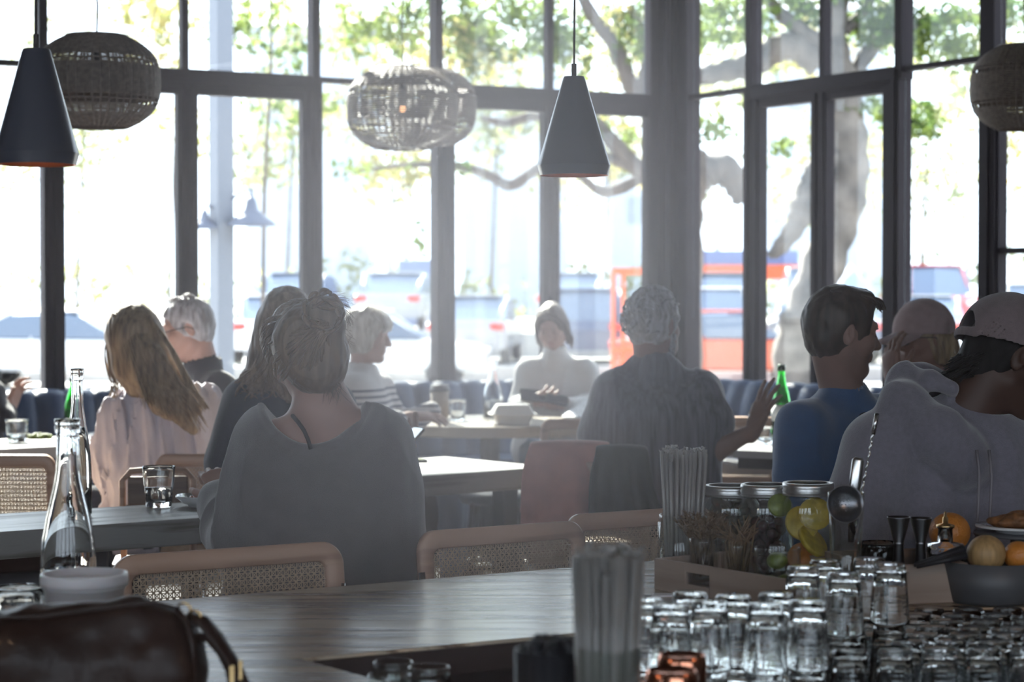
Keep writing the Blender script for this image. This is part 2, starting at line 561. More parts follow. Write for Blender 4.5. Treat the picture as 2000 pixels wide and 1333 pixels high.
# the panelled base, set back from the edge
mb = MB()
up = (A - cn0).normalized()
inn = Vector((0, 1, 0)) * 0.05
mb.prism([flat(p) for p in (A + Vector((.1, -.3, 0)), A + idr * 2.9 + Vector((.1, 0, 0)), cn0 + idr * 1.85 + Vector((-.05, 0, 0)), cn0 + Vector((-.05, .05, 0)), cn0 + nd * 1.2 + V(0, .05, 0), V(3.1, (cn0 + nd * 1.2).y + .05, 0), E3 + V(-.1, -.12, 0), E2 + V(0, -.12, 0), E1 + V(-.05, -.3, 0))], 0, ZK - 0.055)
mb.build('base_panel', M_darkwood, kr)

# lower service shelf behind the bar (where the glasses stand)
ZS = 0.625
M_mat = mat('dark_rubber_bar_mat', (0.022, 0.02, 0.024), rough=0.75, spec=.2, bump=0.3, bscale=120)
sr = empty('service_counter', (0, 0, 0), label='low dark service counter behind the bar holding the upturned glasses', cat='counter')
mb = MB()
s0 = cn0 + idr * .03 + V(.025, -.03, 0); s1 = V(3.1, Cc.y - .02, 0); s1b = cn0 + (cn1 - cn0) * ((Cc.x - cn0.x) * 0) 
s2 = cn0 + idr * 1.75 + V(.02, 0, 0)
km = cn0 + nd * 1.2 + V(0, -.02, 0)
mb.prism([flat(p) for p in (s0, s2, V(3.1, s2.y, 0), V(3.1, km.y, 0), km)], ZS - 0.05, ZS)
mb.build('worktop', M_mat, sr)
mb = MB()
mb.prism([flat(p) for p in (s0 + V(.05, -.04, 0), s2 + V(.05, .04, 0), V(3.05, s2.y + .04, 0), V(3.05, km.y - .04, 0), km + V(0, -.04, 0))], 0, ZS - 0.05)
mb.build('base_cabinet', M_darkwood, sr)

# ================================================================ tables
def slab_table(pts, th, m, name, label, legs, legm=None, z=ZK, lab_cat='table', rz=0.0):
    cx = sum(p[0] for p in pts) / len(pts); cyy = sum(p[1] for p in pts) / len(pts)
    root = empty(name, (cx, cyy, 0), rz, label=label, cat=lab_cat)
    c, s = math.cos(-rz), math.sin(-rz)
    loc = [((x - cx) * c - (y - cyy) * s, (x - cx) * s + (y - cyy) * c) for x, y in pts]
    mb = MB(); mb.prism(loc, z - th, z)
    o = mb.build('tabletop', m, root)
    md = o.modifiers.new('b', 'BEVEL'); md.width = 0.004; md.segments = 2; md.limit_method = 'ANGLE'
    for (x, y) in legs:
        lx, ly = (x - cx) * c - (y - cyy) * s, (x - cx) * s + (y - cyy) * c
        l = MB(); l.box((lx, ly, (z - th) / 2), (0.07, 0.07, z - th), bev=0.006); l.build('leg', legm or M_black, root)
    return root
# left communal table
a0 = onz(0, 1004, ZK); a1 = onz(420, 978, ZK); b1 = onz(420, 1010, ZK); b0 = onz(0, 1040, ZK)
du = (a1 - a0).normalized(); dn = (b1 - b0).normalized()
P_ = [b0 - dn * 1.6, b1 + dn * 0.35, a1 + du * 0.35, a0 - du * 1.6]
ang = math.atan2(dn.y, dn.x)
slab_table([flat(p) for p in P_], 0.075, M_table, 'communal_table', 'grey wood dining table with a thick edge, at left, holding the plate and tumbler', [flat(P_[1] * .93 + P_[3] * .07), flat(P_[0] * .9 + P_[2] * .1), flat(P_[2] * .93 + P_[0] * .07), flat(P_[3] * .9 + P_[1] * .1)], rz=ang)
# middle table, its corner pointing right
c0 = onz(870, 892, ZK); c1 = onz(1078, 912, ZK); c2 = onz(790, 933, ZK); 
e = (c2 - c1).normalized(); far = (c0 - c1)
P_ = [c1 + e * 1.15, c1, c0, c0 + e * 0.75]
slab_table([flat(p) for p in P_], 0.075, M_table, 'dining_table', 'grey wood table with a sharp corner pointing right, behind the woman in grey', [flat(c1 + e * .12 + far * .2), flat(c1 + e * .95 + far * .2)], rz=math.atan2(-e.y, -e.x))
# far-left table
d0 = onz(0, 858, ZK); d1 = onz(215, 848, ZK)
q = (d1 - d0).normalized(); nn = Vector((q.y, -q.x, 0))
P_ = [d0 - q * .9 + nn * .55, d1 + nn * .55, d1, d0 - q * .9]
slab_table([flat(p) for p in P_], 0.05, M_table, 'banquette_table', 'brown wooden table by the banquette at the far left', [flat(d0 - q * .4 + nn * .27), flat(d1 - q * .15 + nn * .27)], rz=math.atan2(q.y, q.x))
# round table
rc = onz(957, 822, ZK)
rr_ = 0.52
root = empty('round_table', (rc.x, rc.y, 0), label='round pale wooden table with thick edge in the sunlit corner', cat='table')
mb = MB(); mb.lathe([(0, ZK - .055), (rr_ - .005, ZK - .055), (rr_, ZK - .05), (rr_, ZK - .005), (rr_ - .005, ZK), (0, ZK)], seg=72)
shadesafe(mb.build('tabletop', M_rtable, root))
mb = MB(); mb.lathe([(0, 0.02), (.05, 0.02), (.05, ZK - .055), (0, ZK - .055)], seg=24); mb.build('pedestal', M_black, root)
mb = MB(); mb.lathe([(0, 0.0), (.28, 0.0), (.28, 0.012), (.06, 0.03), (0, 0.03)], seg=36); mb.build('base', M_black, root)
# small marble tables at right
def small_table(pts, label):
    P = [onz(x, y, ZK) for x, y in pts]
    c = sum(P, Vector()) / len(P)
    root = empty('cafe_table', (c.x, c.y, 0), label=label, cat='table')
    mb = MB(); mb.prism([(p.x - c.x, p.y - c.y) for p in P], ZK - .03, ZK)
    mb.build('tabletop', M_cafe, root)
    mb = MB(); mb.prism([((p.x - c.x) * .93, (p.y - c.y) * .93) for p in P], ZK - .075, ZK - .03); mb.build('apron', M_black, root)
    mb = MB(); mb.tube([(0, 0, 0.02), (0, 0, ZK - .05)], 0.035, 16); mb.build('pedestal', M_black, root)
    mb = MB(); mb.box((0, 0, .012), (.42, .42, .024), bev=.006); mb.build('base', M_black, root)
    return root
M_cafe = mat('pale_stone', (0.34, 0.33, 0.33), rough=0.3, vary=0.2, vscale=6)
small_table([(1432, 880), (1640, 889), (1700, 864), (1470, 858)], 'small pale cafe table holding the green bottle beside the blue-shirted man')
small_table([(1568, 906), (1668, 917), (1700, 900), (1620, 892)], 'small pale cafe table between the blue shirt and the grey hoodie')
# ================================================================ signed-distance sculpting
f32 = np.float32
def _arr(v): return np.array([v[0], v[1], v[2]], dtype=f32)
class Fld:
    def __init__(s, lo, hi, h):
        s.h = h
        s.lo = _arr(lo)
        s.n = [int(math.ceil((hi[i] - lo[i]) / h)) + 1 for i in range(3)]
        s.ax = [(s.lo[i] + h * np.arange(s.n[i], dtype=f32)) for i in range(3)]
        s.d = np.full(s.n, 1.0, dtype=f32)
    def _sl(s, lo, hi, pad):
        r = []
        for i in range(3):
            a = int(max(0, math.floor((lo[i] - pad - s.lo[i]) / s.h)))
            b = int(min(s.n[i], math.ceil((hi[i] + pad - s.lo[i]) / s.h) + 1))
            if b - a < 1: return None
            r.append(slice(a, b))
        return tuple(r)
    def _pts(s, sl):
        return (s.ax[0][sl[0]][:, None, None], s.ax[1][sl[1]][None, :, None], s.ax[2][sl[2]][None, None, :])
    def _mix(s, sl, v, k, op):
        d = s.d[sl]
        if op == 'u':
            if k <= 0: s.d[sl] = np.minimum(d, v); return
            h = np.clip(0.5 + 0.5 * (v - d) / k, 0, 1)
            s.d[sl] = v + (d - v) * h - k * h * (1 - h)
            s.d[sl] = np.where(h >= 1, d, s.d[sl])
        else:
            if k <= 0: s.d[sl] = np.maximum(d, -v); return
            h = np.clip(0.5 - 0.5 * (d + v) / k, 0, 1)
            s.d[sl] = d + (-v - d) * h + k * h * (1 - h)
    def ell(s, c, r, M=None, k=0.01, op='u'):
        r = (r, r, r) if not isinstance(r, (tuple, list)) else r
        m = max(r)
        sl = s._sl([c[i] - m for i in range(3)], [c[i] + m for i in range(3)], k + 2 * s.h)
        if sl is None: return s
        X, Y, Z = s._pts(sl)
        x = X - c[0]; y = Y - c[1]; z = Z - c[2]
        if M is not None:
            u = x * M[0][0] + y * M[1][0] + z * M[2][0]
            v = x * M[0][1] + y * M[1][1] + z * M[2][1]
            w = x * M[0][2] + y * M[1][2] + z * M[2][2]
        else: u, v, w = x, y, z
        k0 = np.sqrt((u / r[0]) ** 2 + (v / r[1]) ** 2 + (w / r[2]) ** 2) + 1e-6
        k1 = np.sqrt((u / r[0] ** 2) ** 2 + (v / r[1] ** 2) ** 2 + (w / r[2] ** 2) ** 2) + 1e-6
        s._mix(sl, (k0 * (k0 - 1) / k1).astype(f32), k, op)
        return s
    def cone(s, a, b, ra, rb=None, k=0.01, op='u', sq=None):
        """capsule with a radius at each end; sq=(axis, factor) flattens it along an axis"""
        rb = ra if rb is None else rb
        a = Vector(a); b = Vector(b)
        m = max(ra, rb)
        lo = [min(a[i], b[i]) - m for i in range(3)]; hi = [max(a[i], b[i]) + m for i in range(3)]
        sl = s._sl(lo, hi, k + 2 * s.h)
        if sl is None: return s
        X, Y, Z = s._pts(sl)
        x = X - a.x; y = Y - a.y; z = Z - a.z
        ab = b - a
        L = max(ab.length_squared, 1e-9)
        t = np.clip((x * ab.x + y * ab.y + z * ab.z) / L, 0, 1)
        x = x - ab.x * t; y = y - ab.y * t; z = z - ab.z * t
        if sq is not None:
            ax = sq[0].normalized(); f = 1 / sq[1] - 1
            q = x * ax.x + y * ax.y + z * ax.z
            x = x + ax.x * q * f; y = y + ax.y * q * f; z = z + ax.z * q * f
        s._mix(sl, (np.sqrt(x * x + y * y + z * z) - (ra + (rb - ra) * t)).astype(f32), k, op)
        return s
    def chain(s, pts, rads, k=0.01, op='u', sq=None):
        for i in range(len(pts) - 1):
            s.cone(pts[i], pts[i + 1], rads[i], rads[i + 1], k, op, sq)
        return s
    def plane(s, p, n, k=0.0):
        """keep the side the normal points away from (cut where n.(x-p) > 0)"""
        n = Vector(n).normalized()
        X, Y, Z = s.ax[0][:, None, None], s.ax[1][None, :, None], s.ax[2][None, None, :]
        v = (X - p[0]) * n.x + (Y - p[1]) * n.y + (Z - p[2]) * n.z
        s.d = np.maximum(s.d, v.astype(f32))
        return s
    def disp(s, fn, band=0.03, lo=None, hi=None):
        """d += fn(points Nx3) for samples near the surface"""
        sub = s.d
        sl = (slice(None),) * 3
        if lo is not None:
            sl = s._sl(lo, hi, 0)
            if sl is None: return s
        sub = s.d[sl]
        m = np.abs(sub) < band
        ix = np.nonzero(m)
        if len(ix[0]) == 0: return s
        P = np.stack([s.ax[i][sl[i]][ix[i]] for i in range(3)], 1)
        sub[ix] += fn(P).astype(f32)
        return s
    def mesh(s):
        d = s.d
        d[0], d[-1] = 1, 1; d[:, 0], d[:, -1] = 1, 1; d[:, :, 0], d[:, :, -1] = 1, 1
        g = d < 0
        n = d.shape
        cnt = np.zeros((n[0] - 1, n[1] - 1, n[2] - 1), np.int8)
        for a in (0, 1):
            for b in (0, 1):
                for c in (0, 1):
                    cnt += g[a:n[0] - 1 + a, b:n[1] - 1 + b, c:n[2] - 1 + c]
        act = (cnt > 0) & (cnt < 8)
        ci = np.nonzero(act)
        N = len(ci[0])
        idx = np.full(act.shape, -1, np.int32)
        idx[ci] = np.arange(N)
        pos = np.zeros((N, 3), f32); w = np.zeros(N, f32)
        corners = {}
        for a in (0, 1):
            for b in (0, 1):
                for c in (0, 1):
                    corners[(a, b, c)] = d[ci[0] + a, ci[1] + b, ci[2] + c]
        ks = list(corners)
        for p in ks:
            for ax in range(3):
                if p[ax] == 0:
                    q = list(p); q[ax] = 1; q = tuple(q)
                    va, vb = corners[p], corners[q]
                    m = (va < 0) != (vb < 0)
                    t = np.where(m, va / np.where(np.abs(va - vb) < 1e-9, 1, va - vb), 0)
                    for j in range(3):
                        pos[:, j] += np.where(m, p[j] + (t if j == ax else 0), 0)
                    w += m
        pos /= w[:, None]
        pos = (pos + np.stack(ci, 1)) * s.h + s.lo
        quads = []
        for ax in range(3):
            o1, o2 = (ax + 1) % 3, (ax + 2) % 3
            s0 = [slice(None)] * 3; s1 = [slice(None)] * 3
            s0[ax] = slice(0, n[ax] - 1); s1[ax] = slice(1, n[ax])
            e = g[tuple(s0)] != g[tuple(s1)]
            fl = g[tuple(s0)]
            E = np.nonzero(e)
            E = [x for x in E]
            ok = (E[o1] > 0) & (E[o2] > 0) & (E[o1] < n[o1] - 1) & (E[o2] < n[o2] - 1)
            E = [x[ok] for x in E]
            f = fl[tuple(E)]
            def cell(a, b):
                q = [E[0], E[1], E[2]]
                q[o1] = q[o1] - a; q[o2] = q[o2] - b
                return idx[q[0], q[1], q[2]]
            Q = np.stack([cell(1, 1), cell(0, 1), cell(0, 0), cell(1, 0)], 1)
            Q[~f] = Q[~f][:, ::-1]
            quads.append(Q)
        Q = np.concatenate(quads)
        Q = Q[(Q >= 0).all(1)]
        return pos, Q

def np_mesh(name, pos, Q, m, parent=None, origin=(0, 0, 0), extra=None, **tags):
    """quads (numpy) plus an optional MB of further pieces become one mesh object"""
    o_ = np.array([origin[0], origin[1], origin[2]], dtype=np.float64)
    pos = pos.astype(np.float64) - o_
    faces = Q
    me = bpy.data.meshes.new(name)
    if extra is not None and extra.v:
        ev = np.array(extra.v) - o_
        allv = np.concatenate([pos, ev])
        n0 = len(pos)
        tot = [4] * len(Q) + [len(f) for f in extra.f]
        loops = np.concatenate([Q.ravel(), np.array([i + n0 for f in extra.f for i in f], dtype=np.int64)])
    else:
        allv = pos; tot = np.full(len(Q), 4); loops = Q.ravel()
    tot = np.array(tot, dtype=np.int32)
    me.vertices.add(len(allv))
    me.vertices.foreach_set('co', allv.astype(np.float32).ravel())
    me.loops.add(len(loops))
    me.loops.foreach_set('vertex_index', np.asarray(loops, dtype=np.int32))
    me.polygons.add(len(tot))
    me.polygons.foreach_set('loop_start', np.concatenate([[0], np.cumsum(tot)[:-1]]).astype(np.int32))
    me.polygons.foreach_set('use_smooth', np.ones(len(tot), dtype=bool))
    me.update(calc_edges=True)
    me.materials.append(m)
    o = bpy.data.objects.new(name, me)
    COL.objects.link(o)
    if parent: o.parent = parent
    return tag(o, tags.get('label'), tags.get('cat'), tags.get('group'), tags.get('kind'))

def vnoise(P, freq=1.0, seed=0):
    """value noise in -1..1 at points Nx3; freq may be a 3-tuple"""
    q = P * np.array(freq if isinstance(freq, (tuple, list)) else (freq,) * 3, dtype=f32) + seed * 17.13
    i = np.floor(q).astype(np.int64)
    f = q - i
    f = f * f * (3 - 2 * f)
    def hsh(a, b, c):
        h = (a * 374761393 + b * 668265263 + c * 2147483647 + seed * 974711) & 0xffffffff
        h = ((h ^ (h >> 13)) * 1274126177) & 0xffffffff
        return ((h ^ (h >> 16)) & 0xffff) / 32767.5 - 1.0
    r = 0
    for a in (0, 1):
        for b in (0, 1):
            for c in (0, 1):
                w = (f[:, 0] if a else 1 - f[:, 0]) * (f[:, 1] if b else 1 - f[:, 1]) * (f[:, 2] if c else 1 - f[:, 2])
                r = r + w * hsh(i[:, 0] + a, i[:, 1] + b, i[:, 2] + c)
    return r

# ---------------------------------------------------------------- body parts
def frame(fwd, roll=0.0):
    """head frame: columns right, forward, up"""
    f = Vector(fwd).normalized()
    r = f.cross(Vector((0, 0, 1))).normalized()
    u = r.cross(f)
    if roll:
        q = Matrix.Rotation(roll, 3, f)
        r = q @ r; u = q @ u
    return Matrix((r, f, u)).transposed()

def head_sdf(F_, c, M, s=1.0, ears=True, male=False):
    def p(x, y, z): return c + M @ (Vector((x, y, z)) * s)
    F_.ell(p(0, -.014, .024), (.0745 * s, .096 * s, .091 * s), M, k=.02)
    F_.ell(p(0, .022, -.035), (.058 * s, .066 * s, .076 * s), M, k=.03)
    for g in (-1, 1):
        F_.cone(p(.050 * g, -.002, -.055), p(.016 * g, .062, -.094), .019 * s, .017 * s, k=.025)
        F_.ell(p(.040 * g, .060, -.020), .023 * s, M, k=.025)
    F_.ell(p(0, .070, -.094), (.02 * s, .018 * s, .018 * s), M, k=.02)
    F_.cone(p(-.034, .074, .032), p(.034, .074, .032), (.013 if male else .010) * s, k=.014)
    for g in (-1, 1):
        F_.ell(p(.031 * g, .096, .010), (.017 * s, .014 * s, .011 * s), M, k=.012, op='s')
        F_.ell(p(.031 * g, .072, .010), .0125 * s, M, k=.004)
    F_.cone(p(0, .086, .016), p(0, .108, -.022), .0075 * s, .0115 * s, k=.010)
    for g in (-1, 1): F_.ell(p(.011 * g, .097, -.027), .0085 * s, M, k=.007)
    F_.cone(p(-.016, .084, -.050), p(.016, .084, -.050), .0075 * s, k=.007)
    F_.cone(p(-.014, .083, -.062), p(.014, .083, -.062), .0085 * s, k=.007)
    F_.cone(p(-.021, .096, -.0562), p(.021, .096, -.0562), .0028 * s, k=.004, op='s')
    if ears:
        for g in (-1, 1):
            E = M @ Matrix.Rotation(R(-14) * g, 3, 'Z')
            F_.ell(p(.076 * g, -.012, -.002), (.008 * s, .019 * s, .032 * s), E, k=.006)
            F_.ell(p(.084 * g, -.006, .004), (.006 * s, .010 * s, .018 * s), E, k=.004, op='s')

def hand_sdf(F_, w, d, n, thumb=1, curl=0.35, s=1.0, spread=0.12, thumb_out=0.75):
    """w wrist, d finger direction, n palm normal, thumb=+1/-1 side of d x n"""
    d = Vector(d).normalized(); n = Vector(n); n = (n - d * n.dot(d)).normalized()
    t = d.cross(n) * thumb
    F_.cone(w - d * .02, w + d * .02, .026 * s, .027 * s, k=.012, sq=(n, .72))
    kn = []
    for i, (a, b) in enumerate(((.090, .031), (.096, .011), (.092, -.010), (.082, -.029))):
        q = w + (d * a + t * b) * s
        kn.append(q)
        F_.cone(w + (d * .02 + t * b * .6) * s, q, .0155 * s, .0125 * s, k=.012)
    F_.ell(w + d * .05 * s, (.036 * s, .045 * s, .014 * s), Matrix((t, d, n)).transposed(), k=.012)
    for i, q in enumerate(kn):
        ln = (.93, 1.05, .98, .78)[i]
        dirn = (d + t * (1.5 - i) * spread).normalized()
        ax = dirn.cross(n)
        cur = q
        ang = 0
        for j, (l, r0, r1) in enumerate(((.043, .0095, .0088), (.027, .0086, .0080), (.022, .0078, .0066))):
            ang += curl * (0.75, 1.1, 0.8)[j] * (1 + .12 * (i - 1.5))
            dd = Matrix.Rotation(ang, 3, ax) @ dirn
            if dd.dot(n) < 0 and ang > 0: dd = Matrix.Rotation(-ang, 3, ax) @ dirn
            nx = cur + dd * l * ln * s
            F_.cone(cur, nx, r0 * s, r1 * s, k=.003)
            cur = nx
    b0 = w + (d * .022 + t * .022) * s
    b1 = b0 + (d * .55 + t * thumb_out + n * .35).normalized() * .042 * s
    b2 = b1 + (d * .8 + t * thumb_out * .55 + n * .35).normalized() * .033 * s
    b3 = b2 + (d * .95 + t * .2 + n * .4).normalized() * .026 * s
    F_.cone(b0, b1, .017 * s, .0125 * s, k=.012)
    F_.cone(b1, b2, .0118 * s, .0105 * s, k=.003)
    F_.cone(b2, b3, .0102 * s, .0085 * s, k=.003)

class Person:
    """joints are world points; everything visible is sculpted in world space and parented to one root"""
    def __init__(s, label, base, **J):
        s.J = J
        s.base = Vector(base)
        s.root = empty('person', base, label=label, cat='person')
    def bounds(s, pts, pad):
        lo = [min(p[i] for p in pts) - pad for i in range(3)]
        hi = [max(p[i] for p in pts) + pad for i in range(3)]
        return lo, hi
    def axes(s):
        J = s.J
        right = (J['sh'][1] - J['sh'][0]).normalized()
        up = (J['neck'] - J['pelvis']).normalized()
        fr = right.cross(up).normalized()
        return right, up, fr
    def torso(s, F_, inf=0.0, k=.05, arms=True, sleeve=(0, 0, 0), depth=.74, belly=0.0, wide=1.0):
        J = s.J
        right, up, fr = s.axes()
        nk, pv = J['neck'], J['pelvis']
        sq = (fr, depth)
        hipw = J.get('hip', .11)
        shw = (J['sh'][1] - J['sh'][0]).length / 2
        L = (nk - pv).length
        mid = (J['sh'][0] + J['sh'][1]) / 2
        for g, sh in ((-1, J['sh'][0]), (1, J['sh'][1])):
            ins = mid + (sh - mid) * .50 - up * .085
            wst = pv + up * L * .38 + right * g * hipw * .78
            F_.cone(ins, wst, .108 * wide + inf, .098 * wide + inf + belly * .5, k=k, sq=sq)
            F_.cone(wst, pv + right * g * hipw, .098 * wide + inf + belly * .5, .118 * wide + inf + belly * .5, k=k, sq=sq)
            F_.cone(nk + up * .015, sh + (mid - sh) * .22 + up * .004, .048 + inf, .042 + inf, k=k * .8)
            F_.ell(sh, .056 + inf, None, k=k * .8)
        F_.cone(mid - up * .10, pv + up * .05, .125 + inf, .125 + inf + belly, k=k, sq=sq)
        if belly: F_.ell(pv + up * L * .35 + s.front() * .06, .13 + inf + belly, None, k=k)
    def front(s):
        right, up, fr = s.axes()
        return fr if fr.dot(s.J['face']) > 0 else -fr
    def arm(s, F_, i, inf=(0, 0, 0), k=.03, upto=1.0):
        sh, el, wr = s.J['sh'][i], s.J['el'][i], s.J['wr'][i]
        F_.cone(sh, el, .052 + inf[0], .041 + inf[1], k=k)
        if upto > 0:
            w = el + (wr - el) * upto
            F_.cone(el, w, .041 + inf[1], .041 + (.027 - .041) * upto + inf[2], k=k * .6)
    def body(s, m, h=.0055, hands=None, hs=1.0, ears=True, male=False, neckr=.054, extra=None, low=None):
        """skin: head, neck, shoulders, arms and hands, one continuous surface"""
        J = s.J
        hands = hands or {}
        pts = [J['head'], J['neck'], J['pelvis'], *J['sh'], *J['el'], *J['wr']]
        lo, hi = s.bounds(pts, .15)
        lo[2] = J['pelvis'].z + .02 if low is None else low
        hi[2] = J['head'].z + .18
        for i in (0, 1):
            lo[2] = min(lo[2], J['el'][i].z - .08, J['wr'][i].z - .08)
        for i, hd in hands.items():
            q = J['wr'][i] + Vector(hd['d']).normalized() * .2
            for a in range(3):
                lo[a] = min(lo[a], q[a] - .06); hi[a] = max(hi[a], q[a] + .06)
        F_ = Fld(lo, hi, h)
        s.torso(F_, inf=-.012)
        for i in (0, 1): s.arm(F_, i)
        M = frame(J['face'], J.get('roll', 0))
        hc = J['head']
        F_.cone(hc + M @ Vector((0, -.028, -.05)) * hs, J['neck'] + (J['head'] - J['neck']) * .05, neckr, neckr * 1.1, k=.03)
        head_sdf(F_, hc, M, hs, ears, male)
        for i, hd in hands.items():
            hand_sdf(F_, J['wr'][i], **hd)
        if extra: extra(F_, s, M)
        pos, Q = F_.mesh()
        return np_mesh('body', pos, Q, m, s.root, s.base)
    def cloth(s, name, m, h=.0065, inf=.012, arms=(1.0, 1.0), ainf=(.012, .012, .014), neck_cut=.075, fold=.006, ffreq=(16, 16, 4), seed=1,
              extra=None, post=None, k=.05, belly=0.0, wide=1.0, low=None, depth=.74, neck_pt=None):
        J = s.J
        pts = [J['neck'], J['pelvis'], *J['sh'], *J['el'], *J['wr'], J['neck'] + Vector((0, 0, .06))]
        lo, hi = s.bounds(pts, .17 + inf)
        lo[2] = min(lo[2], J['pelvis'].z - .12)
        if low is not None: lo[2] = low
        F_ = Fld(lo, hi, h)
        s.torso(F_, inf=inf, k=k, belly=belly, wide=wide, depth=depth)
        for i in (0, 1):
            if arms[i] is not None: s.arm(F_, i, inf=ainf, upto=arms[i])
        if extra: extra(F_, s)
        if fold:
            right, up, fr = s.axes()
            B = np.array([[*right], [*fr], [*up]], dtype=f32)
            def fn(P):
                q = (P - _arr(J['neck'])) @ B.T
                wv = vnoise(q, 3.0, seed + 5)
                q2 = q + 0.05 * np.stack([wv, wv, wv * 0], 1)
                a = vnoise(q2, ffreq, seed)
                b = vnoise(q2, (ffreq[0] * 2.3, ffreq[1] * 2.3, ffreq[2] * 2), seed + 1)
                e = 1 - np.abs(a)
                return -fold * (e * e * 1.3 - .5) - fold * .35 * b
            F_.disp(fn, band=.05)
        if neck_cut:
            np_ = neck_pt if neck_pt is not None else J['neck'] + Vector((0, 0, .03))
            F_.cone(np_ + (J['head'] - J['neck']).normalized() * .10, np_, neck_cut, neck_cut, k=.004, op='s')
        if post: post(F_, s)
        pos, Q = F_.mesh()
        return np_mesh(name, pos, Q, m, s.root, s.base)
    def legs(s, m, d=None, knee=None, shoe=None, spread=.09, hips=None, h=.009, ankle=None, shin=None):
        """seated legs: thighs forward, shins down to the floor"""
        J = s.J
        right, up, fr = s.axes()
        f = Vector(d if d is not None else s.front()); f.z = 0; f.normalize()
        r = Vector((f.y, -f.x, 0))
        pv = J['pelvis']
        kn = []; an = []
        for g in (-1, 1):
            kk = pv + f * .44 + r * g * spread * 1.3; kk.z = max(.50, min(.56, pv.z))
            kn.append(kk); a = kk + f * (.02 if shin is None else shin); a.z = .09; an.append(a)
        pts = kn + an + [pv]
        lo, hi = s.bounds(pts, .2)
        F_ = Fld(lo, hi, h)
        for g, kk, a in zip((-1, 1), kn, an):
            hp = pv + r * g * .09 + Vector((0, 0, -.02))
            F_.cone(hp, kk, .092, .066, k=.04)
            F_.cone(kk, a, .066, .048, k=.02)
        F_.cone(pv - r * .08, pv + r * .08, .12, .12, k=.05)
        F_.disp(lambda P: .005 * vnoise(P, 22, 3) + .004 * vnoise(P, (10, 10, 40), 4), band=.03)
        pos, Q = F_.mesh()
        np_mesh('trousers', pos, Q, m, s.root, s.base)
        for g, a in zip((-1, 1), an):
            S_ = Fld((a.x - .3, a.y - .3, 0), (a.x + .3, a.y + .3, .16), .01)
            S_.cone(Vector((a.x, a.y, .055)), Vector((a.x, a.y, .04)) + f * .16, .045, .04, k=.02)
            S_.plane((0, 0, .006), (0, 0, -1))
            p2, Q2 = S_.mesh()
            np_mesh('shoe', p2, Q2, shoe or M_shoe, s.root, s.base)
    def hair(s, m, build, h=.005, strand=.0035, sfreq=(90, 90, 8), seed=2, flow=None, pts=None, locks=None, pad=.17, name='hair', post=None):
        J = s.J
        M = frame(J['face'], J.get('roll', 0))
        hc = J['head']
        P0 = [hc] + (pts or [])
        lo, hi = s.bounds(P0, pad)
        F_ = Fld(lo, hi, h)
        def p(x, y, z): return hc + M @ Vector((x, y, z))
        build(F_, p, M)
        if strand:
            Bm = M if flow is None else frame(flow)   # strands run along 'flow' (default head up axis)
            B = np.array([[Bm[i][j] for i in range(3)] for j in range(3)], dtype=f32)
            def fn(Pn):
                q = (Pn - _arr(hc)) @ B.T
                if flow is not None: q = q[:, [0, 2, 1]]
                wv = vnoise(q, 12, seed + 3)
                q2 = q + .012 * np.stack([wv, wv, wv * 0], 1)
                return strand * (vnoise(q2, sfreq, seed) + .6 * vnoise(q2, (sfreq[0] * .4, sfreq[1] * .4, sfreq[2]), seed + 1))
            F_.disp(fn, band=.03)
        if post: post(F_, p, M)
        pos, Q = F_.mesh()
        ex = MB()
        if locks: locks(ex, p, M)
        return np_mesh(name, pos, Q, m, s.root, s.base, extra=ex)

def cap_hair(th=.012, hairline=.052, back=-.075, side=.0, face_y=.045, s=1.0, ears=True):
    """short hair hugging the skull: skull ellipsoid minus the face"""
    def b(F_, p, M):
        F_.ell(p(0, -.018 * s, (.026 + th * .45) * s), ((.0755 + th * .75) * s, (.097 + th * .8) * s, (.0915 + th * .75) * s), M, k=.0)
        F_.ell(p(0, -.038 * s, -.028 * s), ((.064 + th * .4) * s, (.060 + th * .4) * s, .062 * s), M, k=.025)
        # open the face: below the hairline, in front of the ears
        F_.cone(p(0, (face_y + .105) * s, (hairline - .088) * s), p(0, (face_y + .075) * s, -.16 * s), .092 * s, .11 * s, k=.01, op='s')
        F_.ell(p(0, .14 * s, hairline * s - .05), (.11 * s, .09 * s, .075 * s), M, k=.01, op='s')
        if ears:
            for g in (-1, 1): F_.ell(p(.092 * g * s, .004 * s, -.004 * s), (.022 * s, .030 * s, .038 * s), M, k=.008, op='s')
        F_.plane(p(0, 0, back * s), M @ Vector((0, .35, -1)))
    return b
def lock(ex, pts, r0, r1, n=9, wig=.004, seed=None, flat=None):
    """one tapered lock of hair through control points (Catmull-Rom)"""
    P = [Vector(q) for q in pts]
    P = [P[0] * 2 - P[1]] + P + [P[-1] * 2 - P[-2]]
    out = []
    segs = len(P) - 3
    for i in range(segs):
        for k in range(n):
            t = k / n
            a, b, c, d = P[i:i + 4]
            out.append(0.5 * ((2 * b) + (c - a) * t + (2 * a - 5 * b + 4 * c - d) * t * t + (3 * b - a - 3 * c + d) * t ** 3))
    out.append(P[-2])
    m = len(out)
    ph = random.random() * 6
    for i, q in enumerate(out):
        q += Vector((math.sin(i * .5 + ph), math.cos(i * .43 + ph), math.sin(i * .37 + ph * 2))) * wig * (i / m)
    ra = [(r0 + (r1 - r0) * (i / (m - 1))) * (1 if 0 < i < m - 1 else .4) for i in range(m)]
    ex.tube(out, ra, 6)
